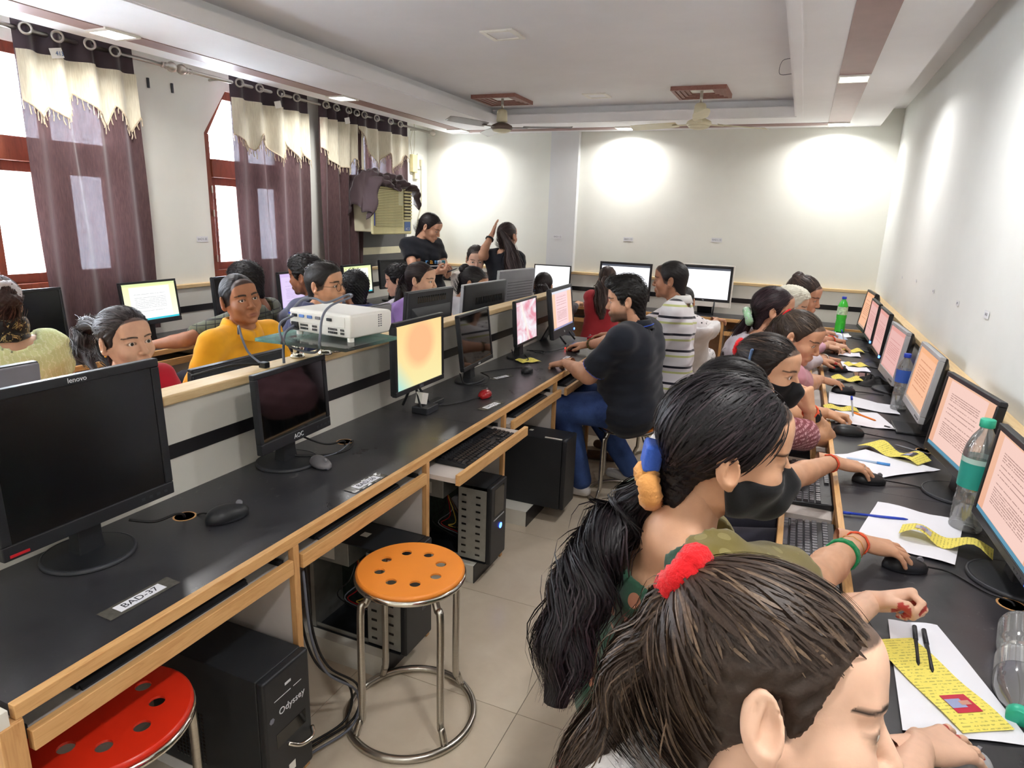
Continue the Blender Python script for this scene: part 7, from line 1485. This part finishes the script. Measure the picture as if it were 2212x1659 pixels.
band(t, arms[1], 0.80, 0.032, 0.010, M_DIAL, off, 'smart_watch', 2)
t, Mh, H, off, arms = person('girl with a grey hair bun and white dupatta seated beyond the standing girls', at(1028, 560, 5.7), (-60, 15, 0), -50, (-2.62, 5.35, 0.50), skin=(222, 180, 156), hairc=(58, 52, 52), hair='pulled', cap_n=500, bun=((0, 0.10, 0.06), 0.035), top=fabric('cream_dupatta', (226, 220, 212)), sleeve=1.6)
# ---- people behind the partition, facing the camera side --------------------------------------------
t, Mh, H, off, arms = person('girl in a red top with wispy tied hair looking past the big black monitor', (-2.215, 1.603, 1.116), (-6, -2, -3), 5, (-2.52, 1.58, 0.50), skin=(208, 160, 132), hairc=(58, 50, 50), hairhi=(92, 82, 80), hair='soft', near=2, cap_n=2200, top=fabric('crimson_top', (176, 22, 40)), sleeve=0.8, tie=(0.0, 0.105, 0.03), tail=[at(185, 700, 2.62), at(178, 750, 2.6), at(205, 800, 2.55)], tailr=(0.02, 0.038, 0.042, 0.02), tailn=420, tailw=0.0022, tailwave=0.012,
    R=dict(w=(-2.05, 1.38, 0.80), f=(1, 0, -0.1), pose='rest'), L=dict(w=(-2.05, 1.75, 0.815), f=(1, 0, -0.1), pose='mouse'), neck=0.02, gaze=2)
MB().ball(tuple(H((-0.082, 0.002, -0.042))-off), 0.004, 8, 6).build('earring', M_GOLD, t)
t, Mh, H, off, arms = person('boy with cropped grey-black hair in a bright yellow shirt', (-2.30, 2.235, 1.20), (-20, -4, -8), 0, (-2.52, 2.22, 0.52), 'm', 0.98, 0.92, (168, 112, 80), (38, 36, 40), 'buzz', 2, fabric('yellow_shirt', (238, 168, 36), bump=0.12), 1.5, 0.01, 0.012, cap_n=0, collar=fabric('yellow_shirt', (238, 168, 36)), lipc=(140, 80, 70), L=dict(w=(-2.02, 2.28, 0.80), f=(0.95, -0.2, -0.1), pose='fist'), R=dict(w=(-2.12, 2.0, 0.78), f=(1, 0.1, -0.1), pose='rest'), gaze=-4)
MB().box(-0.004, 0.0, -0.006, 0.006, -0.06, 0.05).xf(Matrix.Translation(tuple(v3((-2.39, 2.19, 1.005))-off))).build('dark_placket', mat('placket_brown', (60, 40, 44), 0.7), t)
t, Mh, H, off, arms = person('young man with round glasses and faded haircut in a navy shirt behind the projector', (-2.285, 2.80, 1.222), (8, 0, -4), 12, (-2.55, 2.80, 0.52), 'm', 1.0, 1.0, (206, 152, 118), (38, 34, 34), 'fade', True, fabric('slate_navy_shirt', (58, 62, 92)), 1.7, 0.0, 0.012, cap_n=500, stub=0.22, collar=fabric('slate_navy_shirt', (58, 62, 92)), R=dict(w=(-2.1, 2.65, 0.8), f=(1, 0.1, -0.1), pose='rest'), L=dict(w=(-2.05, 3.0, 0.8), f=(1, 0, -0.1), pose='rest'))
gl = MB()
for s in (-1, 1):
    gl.tube([tuple(H((s*0.033+0.022*math.cos(a), -0.104, -0.004+0.021*math.sin(a)))-off) for a in (2*PI*k/20 for k in range(20))], 0.0013, 5, closed=True); gl.tube([tuple(H((s*0.055, -0.103, 0.0))-off), tuple(H((s*0.074, -0.06, 0.002))-off), tuple(H((s*0.080, 0.005, 0.004))-off)], 0.0011, 5)
gl.tube([tuple(H((-0.011, -0.106, 0.002))-off), tuple(H((0.011, -0.106, 0.002))-off)], 0.0012, 5); gl.build('glasses', mat('dark_metal', (60, 52, 48), 0.3, 0.8), t)
person('girl in a purple top with a ponytail peering over the ridged monitor', (-2.32, 3.835, 1.169), (8, 4, 0), 5, (-2.6, 3.82, 0.52), skin=(214, 166, 138), hairc=(44, 34, 34), hairhi=(86, 66, 60), hair='pulled', near=True, cap_n=1100, top=fabric('purple_top', (160, 128, 196)), sleeve=0.7, tie=(0.0, 0.108, 0.035), tail=[at(868, 615, 4.55), at(862, 650, 4.5), at(845, 700, 4.45)], tailr=(0.018, 0.032, 0.032, 0.015), tailn=380, R=dict(w=(-2.05, 3.65, 0.8), f=(1, 0, -0.1), pose='rest'), L=dict(w=at(963, 700, 4.35), f=(0.3, -0.3, 0.85), pose='fist'))
t, Mh, H, off, arms = person('girl with a messy dark bun in a pale grey top behind the rounded monitor', at(1022, 612, 4.75), (15, 22, 0), 5, (-2.45, 4.22, 0.52), skin=(182, 134, 106), hairc=(36, 32, 34), hair='pulled', cap_n=800, bun=((0, 0.10, 0.07), 0.042), top=fabric('pale_grey_top', (190, 188, 196)), sleeve=0.8, R=dict(w=(-2.05, 4.1, 0.8), f=(1, 0, -0.1), pose='rest'), L=dict(w=(-2.05, 4.4, 0.8), f=(1, 0, -0.1), pose='rest'))
# ---- people at the window bench, facing left -----------------------------------------------------------
t, Mh, H, off, arms = person('woman seen from behind in a pale lime embroidered top with hair pinned up', at(-8, 660, 2.72), (175, 5, 0), 170, (-2.92, 1.66, 0.55), bulk=1.15, skin=(212, 166, 136), hairc=(58, 38, 34), hairhi=(110, 80, 66), hair='soft', near=True, cap_n=1200, bun=((0, 0.09, 0.03), 0.055), top=m_pat('lime_embroidery', 'zig', (200, 208, 150), (232, 236, 206), scale=14), sleeve=0.6, neck=0.09, R=dict(w=(-3.35, 1.95, 0.8), f=(-1, 0, -0.1), pose='rest'), L=dict(w=(-3.35, 1.45, 0.8), f=(-1, 0, -0.1), pose='rest'),
    extra=[('neck_scarf', m_pat('black_gold_scarf', 'floral', (30, 28, 26), (170, 150, 96), (30, 28, 26), 24), near_region(0.085, 0.02, 0.05), 0.05)])
MB().tube([tuple(H((0.02, 0.10, -0.115))-off), tuple(H((0.05, 0.085, -0.13))-off), tuple(H((0.0, 0.11, -0.13))-off), tuple(H((-0.06, 0.07, -0.13))-off)], [0.02, 0.022, 0.022, 0.016], 10).build('scarf_roll', m_pat('black_gold_scarf', 'floral', (30, 28, 26), (170, 150, 96), (30, 28, 26), 24), t, smooth=True)
scrunchie(t, H((0, 0.105, 0.05)), H((0, 0.2, 0.06))-H((0, 0.1, 0.05)), 0.04, 0.014, m_pat('lace_clip', 'dots', (206, 206, 210), (60, 56, 60), scale=90), off, 'lace_hair_band')
person('man in an olive plaid shirt reaching left, hidden behind the boy in yellow', at(532, 610, 3.95), (185, 15, 0), 200, (-2.98, 3.02, 0.55), 'm', 1.0, 1.0, (160, 108, 80), (26, 24, 26), 'thick', False, m_pat('olive_plaid', 'plaid', (92, 96, 78), (34, 36, 34), scale=16), 0.85, 0, 0.014, cap_n=900, L=dict(w=at(330, 745, 3.45), e=at(400, 735, 3.45), f=(-0.8, -0.6, -0.1), pose='rest'), R=dict(w=(-3.35, 3.3, 0.8), f=(-1, 0, -0.1), pose='mouse'))
person('young man with a moustache in profile facing the violet document', (-2.72, 3.169, 1.217), (192, 7, 6), 185, (-2.66, 3.36, 0.55), 'm', 1.0, 0.95, (150, 100, 74), (26, 24, 26), 'thick', True, fabric('grey_blue_shirt', (86, 90, 112)), 0.8, 0, 0.012, cap_n=1000, stub=0.35, R=dict(w=(-3.3, 3.75, 0.8), f=(-1, 0, -0.1), pose='rest'), L=dict(w=(-3.3, 3.4, 0.8), f=(-1, 0, -0.1), pose='rest'))
person('boy with glossy black hair and a denim blue shirt seen from behind', at(767, 625, 4.35), (150, 10, 0), 165, (-2.62, 3.72, 0.52), 'm', 1.0, 0.95, (180, 130, 100), (20, 20, 24), 'thick', False, m_pat('blue_check', 'plaid', (58, 66, 110), (84, 92, 140), scale=40), 1.7, 0, 0.012, cap_n=900, collar=fabric('blue_check_collar', (62, 70, 112)), eyes=False, R=dict(w=(-3.3, 4.0, 0.8), f=(-1, 0, -0.1), pose='rest'), L=dict(w=(-3.3, 3.7, 0.8), f=(-1, 0, -0.1), pose='rest'))
person('boy with tousled black hair in a white checked shirt facing the windows', at(862, 606, 4.85), (200, 10, 0), 185, (-2.70, 4.22, 0.52), 'm', 0.97, 0.92, (206, 160, 134), (28, 26, 30), 'thick', False, m_pat('white_check', 'plaid', (214, 210, 222), (176, 172, 190), scale=36), 1.8, 0, 0.012, cap_n=900, R=dict(w=(-3.3, 4.5, 0.8), f=(-1, 0, -0.1), pose='rest'), L=dict(w=(-3.3, 4.15, 0.8), f=(-1, 0, -0.1), pose='rest'))
flush_text()
